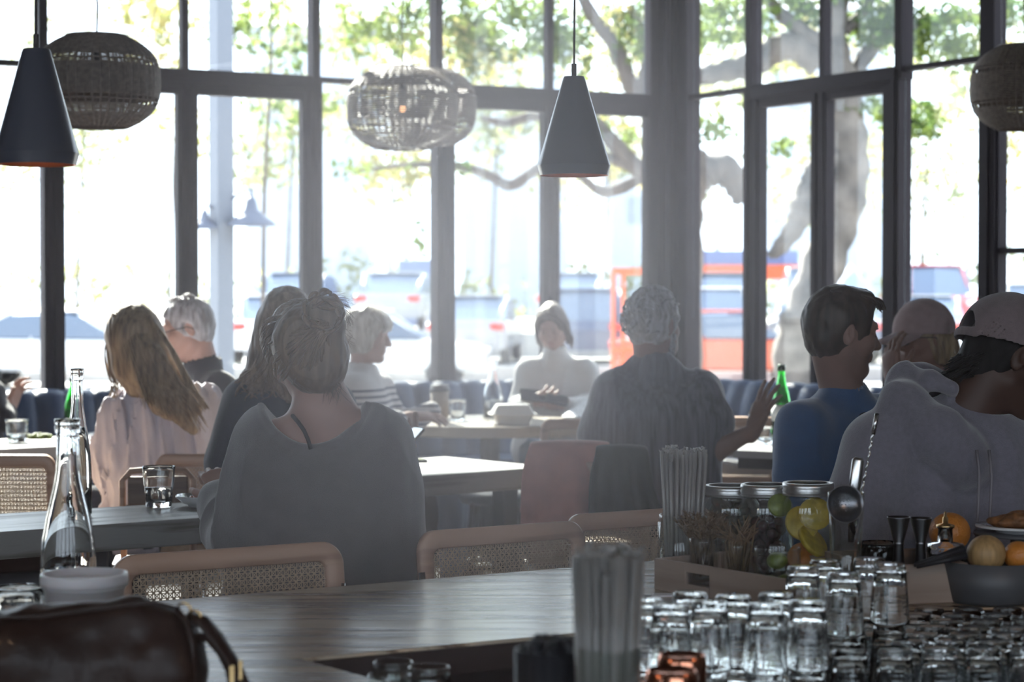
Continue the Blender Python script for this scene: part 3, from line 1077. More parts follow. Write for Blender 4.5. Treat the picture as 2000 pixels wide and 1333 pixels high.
# ================================================================ people
def skin(name, c): return mat(name, c, rough=0.5, sub=0.12, vary=0.12, vscale=14, spec=0.35)
M_skin = skin('skin_warm', (0.42, 0.26, 0.21))
M_skin2 = skin('skin_tan', (0.25, 0.145, 0.115))
M_skin3 = skin('skin_brown', (0.075, 0.042, 0.032))
M_shoe = mat('dark_shoe_leather', (0.03, 0.028, 0.028), rough=0.5)
def fabric(name, c, b=0.3, bs=300, rough=0.9, vary=0.12, vs=20, sheen=0.25, **k): return mat(name, c, rough=rough, bump=b, bscale=bs, vary=vary, vscale=vs, sheen=sheen, spec=0.2, **k)
def hairm(name, c, c2, rough=0.45): return mat(name, c, rough=rough, col2=c2, vscale=26, vstretch=(2.2, 2.2, .35), spec=0.35, sheen=0.08)
M_jeans = fabric('denim', (0.16, 0.19, 0.26))
M_trous = fabric('dark_trousers', (0.03, 0.033, 0.045))
ZHIP = 0.53

def hips(p, z=ZHIP): return Vector((p.x, p.y, z))

# ---- 1 woman in the grey sweater, centre, seen from behind
Y = 5.10
M_grey = fabric('grey_knit', (0.15, 0.137, 0.142), b=0.35, bs=500, sheen=.9)
g1 = Person('woman from behind in a slouchy dark grey top with her hair in a bun', (-.52, Y, 0),
    head=at(594, 690, Y + .06), neck=at(636, 835, Y), sh=(at(530, 868, Y), at(742, 862, Y + .02)),
    el=(at(474, 1062, Y + .03), at(760, 1075, Y + .02)), wr=(at(440, 968, Y + .30), at(775, 925, Y + .34)),
    pelvis=hips(at(612, 1200, Y - .02)), face=V(-.50, .78, -.30), roll=R(-13))
def ex1(F_, s, M):
    # jaw line turned to the left, nape and shoulder blades
    F_.cone(s.J['head'] + M @ V(0, -.03, -.05), at(622, 800, 5.1), .060, .058, k=.03)
    F_.cone(at(640, 800, 5.1), at(700, 852, 5.1), .046, .05, k=.05)
    F_.cone(at(640, 800, 5.1), at(570, 856, 5.1), .046, .05, k=.05)
g1.body(M_skin, h=.0048, hands={0: dict(d=V(-.30, .55, .45), n=V(.1, .5, -.8), thumb=1, curl=.75, spread=.06),
                                1: dict(d=V(.10, .8, .35), n=V(-.3, -.4, .8), thumb=-1, curl=.5)}, hs=1.06, neckr=.056, extra=ex1)
def sw1(F_, s):
    F_.chain([at(536, 872, Y), at(508, 960, Y + .01), at(468, 1055, Y + .03)], [.056, .068, .072], k=.06)
    F_.cone(at(468, 1055, Y + .03), at(445, 985, Y + .24), .070, .050, k=.05)
    F_.chain([at(732, 862, Y + .02), at(752, 960, Y + .02), at(756, 1080, Y + .02)], [.056, .056, .066], k=.05)
    F_.cone(at(756, 1080, Y + .02), at(765, 940, Y + .3), .062, .05, k=.05)
    F_.cone(at(560, 930, Y), at(560, 1200, Y), .12, .15, k=.08, sq=(V(0, 1, 0), .8))
    F_.cone(at(690, 930, Y), at(680, 1200, Y), .12, .14, k=.08, sq=(V(0, 1, 0), .8))
def sw1p(F_, s):
    # wide neckline: bares the left shoulder
    a = at(622, 770, Y - .03)
    Mx = Matrix.Rotation(R(-7), 3, 'Y')
    c_ = np.array(at(612, 755, Y + .02)); r_ = np.array((.130, .30, .150))
    def band(P):
        q = (P - c_) @ np.array(Mx); e = (np.sqrt(((q / r_) ** 2).sum(1)) - 1) * .14
        return -.0045 * np.exp(-((e - .011) / .007) ** 2) + .002 * np.exp(-((e - .024) / .004) ** 2)
    F_.disp(band, .03)
    F_.ell(at(612, 755, Y + .02), (.130, .30, .150), Mx, k=.004, op='s')
g1.cloth('sweater', M_grey, h=.0055, inf=.014, arms=(.75, .75), ainf=(.03, .045, .03), neck_cut=0, fold=.018, ffreq=(8, 8, 3.4), seed=4, extra=sw1, post=sw1p)
# rib at the neckline and sleeve cuff, bra strap, earring
ex = MB()
ex.tube([at(571, 812, Y - .055), at(583, 826, Y - .085), at(594, 842, Y - .100), at(602, 860, Y - .11), at(607, 878, Y - .11)], .0055, 6, flat=(V(0, 1, 0), .5))
M_strap = mat('black_elastic', (.012, .012, .014), rough=.6)
o = ex.build('bra_strap', M_strap, g1.root); o.location = -g1.base
ex = MB(); ex.sphere(at(537, 723, Y - .035), .004, 8, 6); ex.tube([at(537, 723, Y - .035), at(540, 736, Y - .036)], .0012, 5)
o = ex.build('earring', M_steel, g1.root, label='small silver drop earring'); o.location = -g1.base
M_hair1 = hairm('dark_blonde_hair', (0.20, 0.125, 0.075), (0.095, 0.058, 0.036))
def hb1(F_, p, M):
    cap_hair(th=.010, hairline=.06, back=-.10, s=1.07)(F_, p, M)
    F_.ell(at(603, 672, 5.07), (.094, .095, .100), None, k=.03)
    F_.ell(at(622, 718, 5.06), (.068, .07, .07), None, k=.04)
    F_.cone(at(636, 720, 5.06), at(652, 690, 5.08), .035, .03, k=.03)
    # bun, high at the back
    F_.ell(at(632, 612, 5.02), (.050, .048, .045), None, k=.015)
    F_.ell(at(648, 600, 5.03), (.026, .03, .026), None, k=.012)
    F_.ell(at(640, 640, 5.04), (.046, .04, .04), None, k=.02)
    F_.ell(at(664, 622, 5.06), (.008, .010, .016), None, k=.008)
def hl1(ex, p, M):
    random.seed(11)
    # sweeps from the hairline up into the bun
    for i in range(90):
        a = random.uniform(0, 1)
        sx = 528 + 120 * random.random(); sy = 650 + 110 * random.random()
        b = at(sx, sy, 5.0 + .05 * abs(sx - 600) / 70)
        dv = (b - at(600, 690, 5.09)); 
        b = at(600, 690, 5.09) + dv.normalized() * (.103 + .003 * random.random())
        e = at(632 + random.uniform(-14, 14), 636 + random.uniform(-8, 10), 4.985)
        mm = (b + e) / 2; dm = mm - at(600, 685, 5.09); mm = at(600, 685, 5.09) + dm.normalized() * .108
        lock(ex, [b, mm, e], .0035, .003, 6, .002)
    for i in range(60):
        z = random.uniform(-.03, .085); g = -1 if random.random() < .75 else 1
        k = math.sqrt(max(.05, 1 - (z - .03) ** 2 / .0125))
        e = at(630 + random.uniform(-12, 12), 636 + random.uniform(-8, 10), 4.985)
        lock(ex, [p(g * .070 * k, .066 * k, z), p(g * .096 * k, .02, z + .008), p(g * .092 * k, -.045, z + .02), (p(g * .05, -.105, z * .5 + .06) + e) / 2, e], .0042, .003, 6, .002)
    # coils of the bun
    for i in range(26):
        t0 = random.uniform(0, 6.28); tl_ = random.uniform(.9, 1.9); tilt = random.uniform(-.6, .6)
        c = at(634, 612, 5.02); rr = random.uniform(.040, .050)
        q = [c + Matrix.Rotation(tilt, 3, 'X') @ Vector((rr * math.cos(t0 + tl_ * k / 5), -.030 + .02 * math.sin(i + k), rr * .95 * math.sin(t0 + tl_ * k / 5))) for k in range(6)]
        lock(ex, q, .006, .004, 4, .002)
    # flyaways catching the light
    for i in range(85):
        t0 = random.uniform(-.4, 3.5)
        c = at(598, 668, 5.07)
        b = c + Vector((math.cos(t0) * .098, random.uniform(-.03, .03), math.sin(t0) * .100))
        o_ = (b - c).normalized()
        tn = Vector((o_.z, 0, -o_.x)) * random.choice((-1, 1))
        lock(ex, [b, b + o_ * .008 + tn * .02, b + o_ * random.uniform(.010, .024) + tn * random.uniform(.03, .05)], .0006, .0003, 4, .002)
    for i in range(40):
        t0 = random.uniform(-.3, 2.6)
        c = at(640, 610, 5.03)
        b = c + Vector((math.cos(t0) * .045, random.uniform(-.02, .02), math.sin(t0) * .042))
        o_ = (b - c).normalized(); tn = Vector((o_.z, 0, -o_.x))
        lock(ex, [b, b + o_ * .010 + tn * .016, b + o_ * random.uniform(.004, .022) + tn * .034], .0007, .0003, 4, .002)
    for i in range(46):   # nape wisps
        x = random.uniform(625, 655); b = at(x, random.uniform(722, 752), 5.04)
        lock(ex, [b, b + V(random.uniform(.0, .02), -.01, -.018), b + V(random.uniform(-.005, .045), -.012, -.03 - .035 * random.random())], .0011, .0004, 5, .003)
    for i in range(16):
        b = at(random.uniform(526, 545), random.uniform(690, 715), 5.03)
        lock(ex, [b, b + V(-.004, -.004, -.03), b + V(random.uniform(-.01, .008), 0, -.065)], .0012, .0004, 5, .003)
g1.hair(M_hair1, hb1, h=.0045, strand=.0025, sfreq=(120, 120, 14), locks=hl1)
g1.legs(M_trous, d=V(0, 1, 0))

# ---- 2 woman with long blonde hair, white blouse
Y = 7.5
M_blouse = fabric('white_gathered_cotton', (0.55, 0.52, 0.60), b=0.2, bs=200, vary=0.08)
g2 = Person('woman with very long straight blonde hair in a gathered white blouse', (-1.75, Y, 0),
    head=at(262, 662, Y), neck=at(300, 768, Y), sh=(at(240, 815, Y), at(396, 800, Y + .03)),
    el=(at(226, 925, Y - .02), at(425, 915, Y + .1)), wr=(at(222, 880, Y + .3), at(380, 880, Y + .35)),
    pelvis=hips(at(325, 985, Y)), face=V(-.72, .62, -.30), roll=R(-12))
g2.body(M_skin, h=.006, hands={0: dict(d=V(-.1, .9, 0), n=V(0, 0, -1), thumb=1, curl=.3)}, neckr=.05)
def bl2(F_, s):
    F_.cone(s.J['sh'][0], at(222, 880, Y - .01), .068, .075, k=.05)
    F_.cone(at(335, 830, Y - .02), at(330, 930, Y - .02), .15, .155, k=.07, sq=(V(0, 1, 0), .75))
    F_.cone(s.J['sh'][1], at(420, 890, Y + .05), .072, .075, k=.05)
def gath(F_, s):
    pass
g2.cloth('blouse', M_blouse, h=.0065, inf=.018, arms=(0, 0), ainf=(.018, .03, .0), neck_cut=.062, fold=.021, ffreq=(30, 30, 2.6), seed=9, extra=bl2, post=gath)
M_blond = hairm('blonde_hair', (0.34, 0.25, 0.155), (0.135, 0.09, 0.058))
def hb2(F_, p, M):
    cap_hair(th=.014, hairline=.065, back=-.13, ears=False)(F_, p, M)
    F_.chain([at(262, 660, Y - .03), at(290, 720, Y - .05), at(330, 780, Y - .10), at(378, 838, Y - .13)], [.085, .085, .066, .022], k=.05)
    F_.chain([at(245, 660, Y - .02), at(252, 715, Y - .03), at(262, 760, Y - .05)], [.07, .058, .032], k=.04)
    F_.chain([at(290, 655, Y - .03), at(340, 745, Y - .06), at(385, 800, Y - .1)], [.05, .045, .022], k=.04)
def hl2(ex, p, M):
    random.seed(5)
    c = at(262, 655, Y)
    for i in range(150):
        u = random.random(); v = random.uniform(-1, 1)
        st = at(250 + 35 * v, 602 + 10 * v * v, Y - .01 - .05 * random.random())
        m1 = at(238 + 70 * u, 650 + 25 * u, Y - .095 - .03 * math.sin(u * 3))
        m2 = at(262 + 72 * u, 722 + 10 * v, Y - .135 - .01 * random.random())
        e = at(285 + 115 * u + 10 * v, 775 + 55 * random.random() * (0.4 + u), Y - .165 - .02 * random.random())
        lock(ex, [st, m1, m2, e], .0055, .0018, 6, .004)
    for i in range(22):
        x = random.uniform(203, 222)
        st = at(x + 12, 640, Y - .02); lock(ex, [st, at(x, 690, Y - .03), at(x + 8 + 4 * random.random(), 745, Y - .03), at(x + random.uniform(0, 22), 775 + 20 * random.random(), Y - .05)], .003, .0009, 6, .006)
    for i in range(16):
        st = at(298, 625, Y - .06)
        lock(ex, [st, at(330 + 6 * random.random(), 680, Y - .10), at(362 + 12 * random.random(), 745, Y - .12), at(395 + 15 * random.random(), 800, Y - .14)], .006, .002, 6, .004)
g2.hair(M_blond, hb2, h=.0055, strand=.003, sfreq=(80, 80, 6), pts=[at(400, 850, Y)], locks=hl2)
g2.legs(M_trous, d=V(-.2, 1, 0))

# ---- 3 older man, grey hair and glasses, profile to the left
Y = 8.15
M_navy = fabric('dark_knit', (0.022, 0.022, 0.03), b=0.2)
M_grayh = hairm('grey_white_hair', (0.46, 0.46, 0.49), (0.20, 0.19, 0.19))
g3 = Person('older grey-haired man with glasses in a dark sweater, in profile behind the blonde woman', (-1.3, Y, 0),
    head=at(364, 645, Y), neck=at(398, 722, Y + .02), sh=(at(352, 765, Y + .18), at(428, 765, Y - .12)),
    el=(at(300, 860, Y + .15), at(425, 880, Y - .25)), wr=(at(240, 850, Y + .1), at(330, 865, Y - .2)),
    pelvis=hips(at(410, 950, Y)), face=V(-.93, -.22, -.28), roll=R(4))
g3.body(M_skin, h=.0055, male=True, hs=1.03, neckr=.060, hands={1: dict(d=V(-1, .1, 0), n=V(0, 0, -1), thumb=1, curl=.3)})
g3.cloth('sweater', M_navy, h=.008, inf=.02, neck_cut=.068, fold=.006, seed=3, arms=(1, 1))
g3.hair(M_grayh, cap_hair(th=.011, hairline=.074, back=-.085, face_y=.012, s=1.03), h=.005, strand=.004, sfreq=(120, 60, 20),
        locks=lambda ex, p, M: [lock(ex, [p(random.uniform(-.05, .05), y0, .115), p(random.uniform(-.05, .05), y0 + .012, .132), p(random.uniform(-.05, .05), y0 + .034 + .012 * random.random(), .134 + .01 * random.random())], .004, .001, 5, .003) for y0 in [random.uniform(-.07, .01) for _ in range(46)]])
def glasses(P, m, sc=1.0, dy=0.0, dz=0.0, lens=None, name='glasses', label=None, r=.021):
    M = frame(P.J['face'], P.J.get('roll', 0)); hc = P.J['head']
    p = lambda x, y, z: hc + M @ (Vector((x, y + dy, z + dz)) * sc) - P.base
    ex = MB()
    for g in (-1, 1):
        ring = [p(g * .033 + r * 1.12 * math.cos(a), .094, .008 + r * .85 * math.sin(a)) for a in [2 * PI * k / 16 for k in range(17)]]
        ex.tube(ring, .0020, 6, cap=False)
        ex.tube([p(g * .056, .093, .012), p(g * .074, .06, .012), p(g * .081, -.002, .008), p(g * .080, -.025, -.008)], .0018, 6)
    ex.tube([p(-.010, .097, .012), p(0, .103, .015), p(.010, .097, .012)], .0018, 6)
    o = ex.build(name, m, P.root, label=label)
    if lens:
        for g in (-1, 1):
            l = MB(); l.lathe([(0, -.0012), (r, -.0012), (r, .0012), (0, .0012)], p(g * .033, .094, .008), 18, (M @ Matrix.Rotation(R(90), 3, 'X')) @ Matrix.Diagonal(Vector((1.1, .83, 1))))
            l.build('lens', lens, o)
    return o
M_lens = mat('dark_lens', (.012, .012, .014), rough=.06, spec=.9)
glasses(g3, M_black, 1.03, label='thin dark glasses')
g3.legs(M_trous, d=V(-1, 0, 0))

# ---- 4 woman with wavy hair, dark navy sweater, behind the woman in grey
Y = 6.55
M_navy2 = fabric('navy_sweater', (0.026, 0.030, 0.050), b=0.25, sheen=.6)
g4 = Person('woman with shoulder-length wavy hair in a navy sweater, behind the woman in grey', (-.75, Y, 0),
    head=at(562, 642, Y), neck=at(560, 752, Y), sh=(at(488, 790, Y), at(650, 795, Y)),
    el=(at(460, 905, Y), at(690, 905, Y + .05)), wr=(at(470, 900, Y + .3), at(760, 875, Y + .32)),
    pelvis=hips(at(555, 1010, Y)), face=V(-.30, .90, -.25), roll=R(-4))
g4.body(M_skin, h=.006, hands={1: dict(d=V(.55, .5, .35), n=V(-.4, 0, .9), thumb=-1, curl=.4)}, neckr=.05)
def sw4(F_, s):
    F_.cone(s.J['sh'][0], at(452, 905, Y), .072, .078, k=.05)
    F_.cone(at(500, 860, Y), at(490, 960, Y), .12, .13, k=.06, sq=(V(0, 1, 0), .8))
g4.cloth('sweater', M_navy2, h=.007, inf=.018, neck_cut=.06, fold=.006, ffreq=(9, 9, 4), seed=12, extra=sw4, ainf=(.02, .025, .012))
M_lbrown = hairm('light_brown_hair', (0.30, 0.205, 0.14), (0.12, 0.078, 0.052))
def hb4(F_, p, M):
    cap_hair(th=.018, hairline=.07, back=-.13, ears=False)(F_, p, M)
    F_.chain([at(545, 650, Y - .04), at(525, 700, Y - .03), at(505, 745, Y - .03)], [.08, .06, .045], k=.05)
    F_.chain([at(580, 650, Y - .04), at(580, 720, Y - .06), at(575, 760, Y - .06)], [.08, .075, .05], k=.05)
    F_.ell(at(487, 742, Y), (.035, .05, .035), None, k=.03)
def hl4(ex, p, M):
    random.seed(8)
    for i in range(130):
        u = random.random()
        st = at(530 + 55 * u, 583 + 22 * abs(u - .4), Y - .05)
        m1 = at(500 + 80 * u, 650, Y - .10 + .05 * (1 - u)); m2 = at(510 + 75 * u + 8 * math.sin(i), 705, Y - .11)
        e = at(468 + 110 * u + random.uniform(-10, 10), 745 + random.uniform(-15, 28), Y - .08)
        c = e + V(random.uniform(-.02, .03), -.02, random.uniform(-.02, .02))
        lock(ex, [st, m1, m2, e, c], .0055, .0015, 5, .009)
g4.hair(M_lbrown, hb4, h=.0055, strand=.004, sfreq=(70, 70, 16), pts=[at(480, 775, Y), at(600, 780, Y)], locks=hl4)
g4.legs(M_trous, d=V(.1, 1, 0))

# ---- 5 woman with a white bob in a striped cardigan, profile to the right
Y = 9.2
def stripe_mat():
    m = fabric('cream_knit', (0.60, 0.58, 0.58), b=0.3, bs=250, vary=0.05)
    nt = m.node_tree; b = nt.nodes['Principled BSDF']
    tc = nt.nodes.new('ShaderNodeTexCoord'); sx = nt.nodes.new('ShaderNodeSeparateXYZ')
    nt.links.new(tc.outputs['Object'], sx.inputs[0])
    # bands around the chest and sleeves: narrow navy rings between two heights
    ml = nt.nodes.new('ShaderNodeMath'); ml.operation = 'MULTIPLY'; ml.inputs[1].default_value = 2 * PI / .029
    sn = nt.nodes.new('ShaderNodeMath'); sn.operation = 'SINE'
    gt = nt.nodes.new('ShaderNodeMath'); gt.operation = 'GREATER_THAN'; gt.inputs[1].default_value = .35
    lo = nt.nodes.new('ShaderNodeMath'); lo.operation = 'LESS_THAN'; lo.inputs[1].default_value = .945
    l2 = nt.nodes.new('ShaderNodeMath'); l2.operation = 'GREATER_THAN'; l2.inputs[1].default_value = .70
    a1 = nt.nodes.new('ShaderNodeMath'); a1.operation = 'MULTIPLY'; a2 = nt.nodes.new('ShaderNodeMath'); a2.operation = 'MULTIPLY'
    L = nt.links.new
    L(sx.outputs['Z'], ml.inputs[0]); L(ml.outputs[0], sn.inputs[0]); L(sn.outputs[0], gt.inputs[0])
    L(sx.outputs['Z'], lo.inputs[0]); L(sx.outputs['Z'], l2.inputs[0])
    L(gt.outputs[0], a1.inputs[0]); L(lo.outputs[0], a1.inputs[1]); L(a1.outputs[0], a2.inputs[0]); L(l2.outputs[0], a2.inputs[1])
    mx = nt.nodes.new('ShaderNodeMix'); mx.data_type = 'RGBA'
    mx.inputs[6].default_value = (0.60, 0.58, 0.58, 1); mx.inputs[7].default_value = (0.05, 0.055, 0.11, 1)
    L(a2.outputs[0], mx.inputs[0]); L(mx.outputs[2], b.inputs['Base Color'])
    return m
g5 = Person('woman with a white bob in a cream cardigan with navy stripes, in profile', (-.65, Y, 0),
    head=at(719, 657, Y), neck=at(704, 738, Y), sh=(at(688, 770, Y - .15), at(738, 765, Y + .2)),
    el=(at(712, 838, Y - .17), at(780, 835, Y + .2)), wr=(at(800, 815, Y - .05), at(850, 800, Y + .2)),
    pelvis=hips(at(702, 905, Y)), face=V(.95, -.20, -.16), roll=R(3))
g5.body(M_skin, h=.0055, hands={0: dict(d=V(1, .15, .05), n=V(0, .3, -1), thumb=1, curl=.35)}, neckr=.048)
def v5(F_, s):
    F_.cone(at(742, 735, Y - .12), at(757, 775, Y - .14), .028, .006, k=.004, op='s')
def sw5(F_, s):
    F_.cone(at(690, 790, Y - .05), at(700, 880, Y), .15, .15, k=.06)
g5.cloth('cardigan', stripe_mat(), h=.007, inf=.022, neck_cut=.058, fold=.005, ffreq=(10, 10, 6), seed=21, ainf=(.022, .026, .016), arms=(.72, .9), post=v5, extra=sw5)
M_whiteh = hairm('white_blonde_hair', (0.62, 0.58, 0.52), (0.36, 0.31, 0.26))
def hb5(F_, p, M):
    cap_hair(th=.018, hairline=.06, back=-.10, ears=False, face_y=.04)(F_, p, M)
    F_.ell(p(0, -.045, -.028), (.092, .072, .062), M, k=.03)
    F_.ell(p(0, -.02, .06), (.085, .095, .07), M, k=.03)
    for g in (-1, 1): F_.ell(p(g * .066, .0, -.025), (.020, .048, .050), M, k=.02)
def hl5(ex, p, M):
    random.seed(3)
    for i in range(90):
        a = random.uniform(-1.3, 1.3)
        g = 1 if random.random() < .5 else -1
        y0 = random.uniform(-.07, .05)
        lock(ex, [p(g * .02, y0 * .5 + .01, .128), p(g * .085, y0, .06), p(g * .098, y0 - .012, -.02), p(g * .082, y0 - .035, -.082 + .02 * random.random())], .006, .002, 5, .004)
    for i in range(24):
        lock(ex, [p(random.uniform(-.06, .06), .02, .130), p(random.uniform(-.06, .06), .070, .100), p(random.uniform(-.07, .07), .092, .060), p(random.uniform(-.075, .075), .088, .035)], .006, .002, 5, .004)
    for i in range(40):
        x = random.uniform(-.07, .07)
        lock(ex, [p(x * .5, -.05, .125), p(x, -.122, .03), p(x, -.122, -.04), p(x, -.105 - .03 * random.random(), -.092)], .006, .002, 5, .004)
g5.hair(M_whiteh, hb5, h=.0055, strand=.003, sfreq=(60, 60, 8), locks=hl5)
g5.legs(M_jeans, d=V(1, -.12, 0), spread=.06, shin=.0)

# ---- 6 woman in the white turtleneck, facing the camera, looking down
Y = 10.95
M_knitw = fabric('white_turtleneck_knit', (0.62, 0.60, 0.59), b=0.3, bs=200, vary=0.05)
g6 = Person('woman in a white turtleneck on the banquette, looking down at her phone', (.24, Y, 0),
    head=at(1078, 642, Y - .03), neck=at(1086, 712, Y), sh=(at(1034, 728, Y), at(1140, 728, Y)),
    el=(at(1015, 792, Y - .02), at(1156, 792, Y - .02)), wr=(at(1032, 784, Y - .27), at(1112, 792, Y - .27)),
    pelvis=hips(at(1086, 850, Y)), face=V(-.20, -.90, -.34), roll=R(6))
g6.body(M_skin, h=.0050, hands={0: dict(d=V(.6, -.35, .15), n=V(.2, .6, .5), thumb=-1, curl=.5), 1: dict(d=V(-.6, -.35, .15), n=V(-.2, .6, .5), thumb=1, curl=.5)}, neckr=.046)
def tn6(F_, s):
    F_.cone(s.J['neck'] + V(0, 0, -.01), s.J['neck'] + V(-.008, -.014, .075), .084, .070, k=.02)
def tn6p(F_, s):
    F_.cone(s.J['neck'] + V(-.010, -.018, .12), s.J['neck'] + V(-.008, -.014, .055), .058, .054, k=.004, op='s')
g6.cloth('sweater', M_knitw, h=.007, inf=.022, neck_cut=0, fold=.006, seed=31, ffreq=(9, 9, 4), extra=tn6, post=tn6p, ainf=(.022, .024, .012))
M_hair6 = hairm('ash_brown_hair', (0.13, 0.09, 0.065), (0.06, 0.04, 0.03))
def hl6(ex, p, M):
    random.seed(19)
    for i in range(46):
        g = random.choice((-1, 1)); 
        lock(ex, [p(g * .01, .06, .118), p(g * .066, .062, .075), p(g * .088, .02, .0), p(g * (.085 + .012 * random.random()), -.005, -.06 - .035 * random.random())], .006, .002, 5, .006)
    for i in range(20):
        lock(ex, [p(-.085, -.01, -.03), p(-.105, .0, -.065), p(-.092, .012, -.105 - .02 * random.random())], .006, .002, 5, .006)
def hb6(F_, p, M):
    cap_hair(th=.015, hairline=.072, back=-.12, ears=False, face_y=.055)(F_, p, M)
    F_.ell(p(0, -.07, .085), (.045, .045, .045), M, k=.02)
    for g in (-1, 1): F_.cone(p(g * .072, -.01, .02), p(g * .078, -.02, -.09), .026, .018, k=.02)
g6.hair(M_hair6, hb6, h=.005, strand=.003, locks=hl6)
def eyes(P, hs=1.0):
    M = frame(P.J['face'], P.J.get('roll', 0)); hc = P.J['head']
    for g in (-1, 1):
        e = MB()
        # lowered lid line and iris
        e.sphere(hc + M @ (V(g * .031, .0825, .0075) * hs) - P.base, (.0052 * hs,) * 3, 10, 8)
        e.build('eye', M_eye, P.root)
        b = MB()
        b.tube([hc + M @ (V(g * (.018 + .012 * k), .091 - .0035 * k * k * .5, .026 + .002 * math.sin(k)) * hs) - P.base for k in range(3)], [.0022, .0026, .0014], 6)
        b.build('eyebrow', M_brow, P.root)
    l = MB()
    l.tube([hc + M @ (V(x, .0915 - abs(x) * .12, -.0535) * hs) - P.base for x in (-.019, -.009, 0, .009, .019)], [.001, .0034, .0036, .0034, .001], 6)
    l.tube([hc + M @ (V(x, .0905 - abs(x) * .12, -.0605) * hs) - P.base for x in (-.017, -.008, 0, .008, .017)], [.001, .0038, .0042, .0038, .001], 6)
    l.build('lips', M_lips, P.root)
M_eye = mat('dark_eye', (.03, .022, .018), rough=.15)
M_brow = mat('eyebrow_hair', (.07, .045, .03), rough=.8)
M_lips = mat('lips', (.36, .15, .13), rough=.45)
eyes(g6)
g6.legs(M_jeans, d=V(-.05, -1, 0))

# ---- 7 man with curly white hair, seen from behind, gesturing
Y = 7.5
M_slate = fabric('slate_striped_cotton', (0.12, 0.12, 0.16), sheen=.7, b=0.15, vary=0.65, vs=9, vstretch=(7, 7, .25))
g7 = Person('man from behind with curly white hair and a dark pinstriped shirt, raising one hand', (.55, Y, 0),
    head=at(1278, 636, Y + .02), neck=at(1277, 722, Y), sh=(at(1198, 768, Y), at(1368, 768, Y + .02)),
    el=(at(1168, 880, Y - .02), at(1396, 882, Y - .05)), wr=(at(1200, 880, Y + .25), at(1472, 842, Y - .12)),
    pelvis=hips(at(1290, 985, Y - .02)), face=V(.62, .76, -.04), roll=R(2))
def b7(F_, p, M):
    F_.cone(p.J['head'] + M @ V(.03, .06, -.08), p.J['head'] + M @ V(-.03, .06, -.08), .034, .034, k=.03)
g7.body(M_skin2, h=.0046, male=True, hs=1.06, neckr=.064, extra=b7, hands={1: dict(d=V(.32, -.10, .92), n=V(.75, .55, -.25), thumb=1, curl=.16, spread=.16, s=1.08)})
def sh7(F_, s):
    F_.cone(s.J['sh'][1], at(1392, 825, Y - .03), .078, .078, k=.05)
    F_.cone(s.J['sh'][0], at(1172, 850, Y - .01), .080, .080, k=.05)
    F_.cone(at(1250, 830, Y - .03), at(1255, 960, Y - .03), .15, .16, k=.06, sq=(V(0, 1, 0), .8))
    F_.cone(at(1325, 830, Y - .03), at(1325, 960, Y - .03), .14, .15, k=.06, sq=(V(0, 1, 0), .8))
    F_.cone(at(1245, 724, Y), at(1310, 724, Y), .045, .045, k=.02)
g7.cloth('shirt', M_slate, h=.007, inf=.020, arms=(None, None), neck_cut=.062, fold=.010, ffreq=(13, 13, 2.2), seed=41, extra=sh7)
def hb7(F_, p, M):
    cap_hair(th=.020, hairline=.075, back=-.095, face_y=.04, s=1.04)(F_, p, M)
def hl7(ex, p, M):
    random.seed(23)
    for i in range(230):
        th = random.uniform(0, 2 * PI); ph = random.uniform(-.45, 1.5)
        d = V(math.cos(th) * math.cos(ph), math.sin(th) * math.cos(ph), math.sin(ph))
        if d.y > .35 and d.z < .75: continue
        if abs(d.x) > .75 and d.z < .25 and d.y > -.15: continue
        b = V(0, -.018, .022) + V(d.x * .098, d.y * .122, d.z * .118)
        a2 = d.cross(V(random.uniform(-1, 1), random.uniform(-1, 1), random.uniform(-1, 1))).normalized()
        w = p(*b)
        dd = M @ d; aa = M @ a2
        lock(ex, [w, w + dd * .008 + aa * .010, w + dd * .006 + aa * .024, w - dd * .002 + aa * .032], .0065, .002, 4, .004)
    for i in range(60):  # beard
        u = random.uniform(-1, 1)
        b = p(.058 * u, .075 - .05 * u * u, -.085); lock(ex, [b, b + V(0, 0, -.012) + M @ V(0, .006, 0), b + V(0, 0, -.026) + M @ V(0, .002, 0)], .006, .002, 4, .003)
    for i in range(50):
        g = random.choice((-1, 1)); yy = random.uniform(.0, .05); zz = random.uniform(-.09, -.02)
        b = p(g * (.068 - .2 * max(0, yy - .01)), yy, zz); lock(ex, [b, b + V(0, 0, -.01) + M @ V(g * .005, .003, 0), b + V(0, 0, -.024)], .0055, .002, 4, .003)
g7.hair(M_grayh, hb7, h=.0055, strand=.006, sfreq=(55, 55, 50), locks=hl7)
glasses(g7, M_black, 1.06, dy=-.05, dz=.085, lens=M_lens, name='sunglasses', label='sunglasses pushed up on the head')
g7.legs(M_trous, d=V(.15, 1, 0))

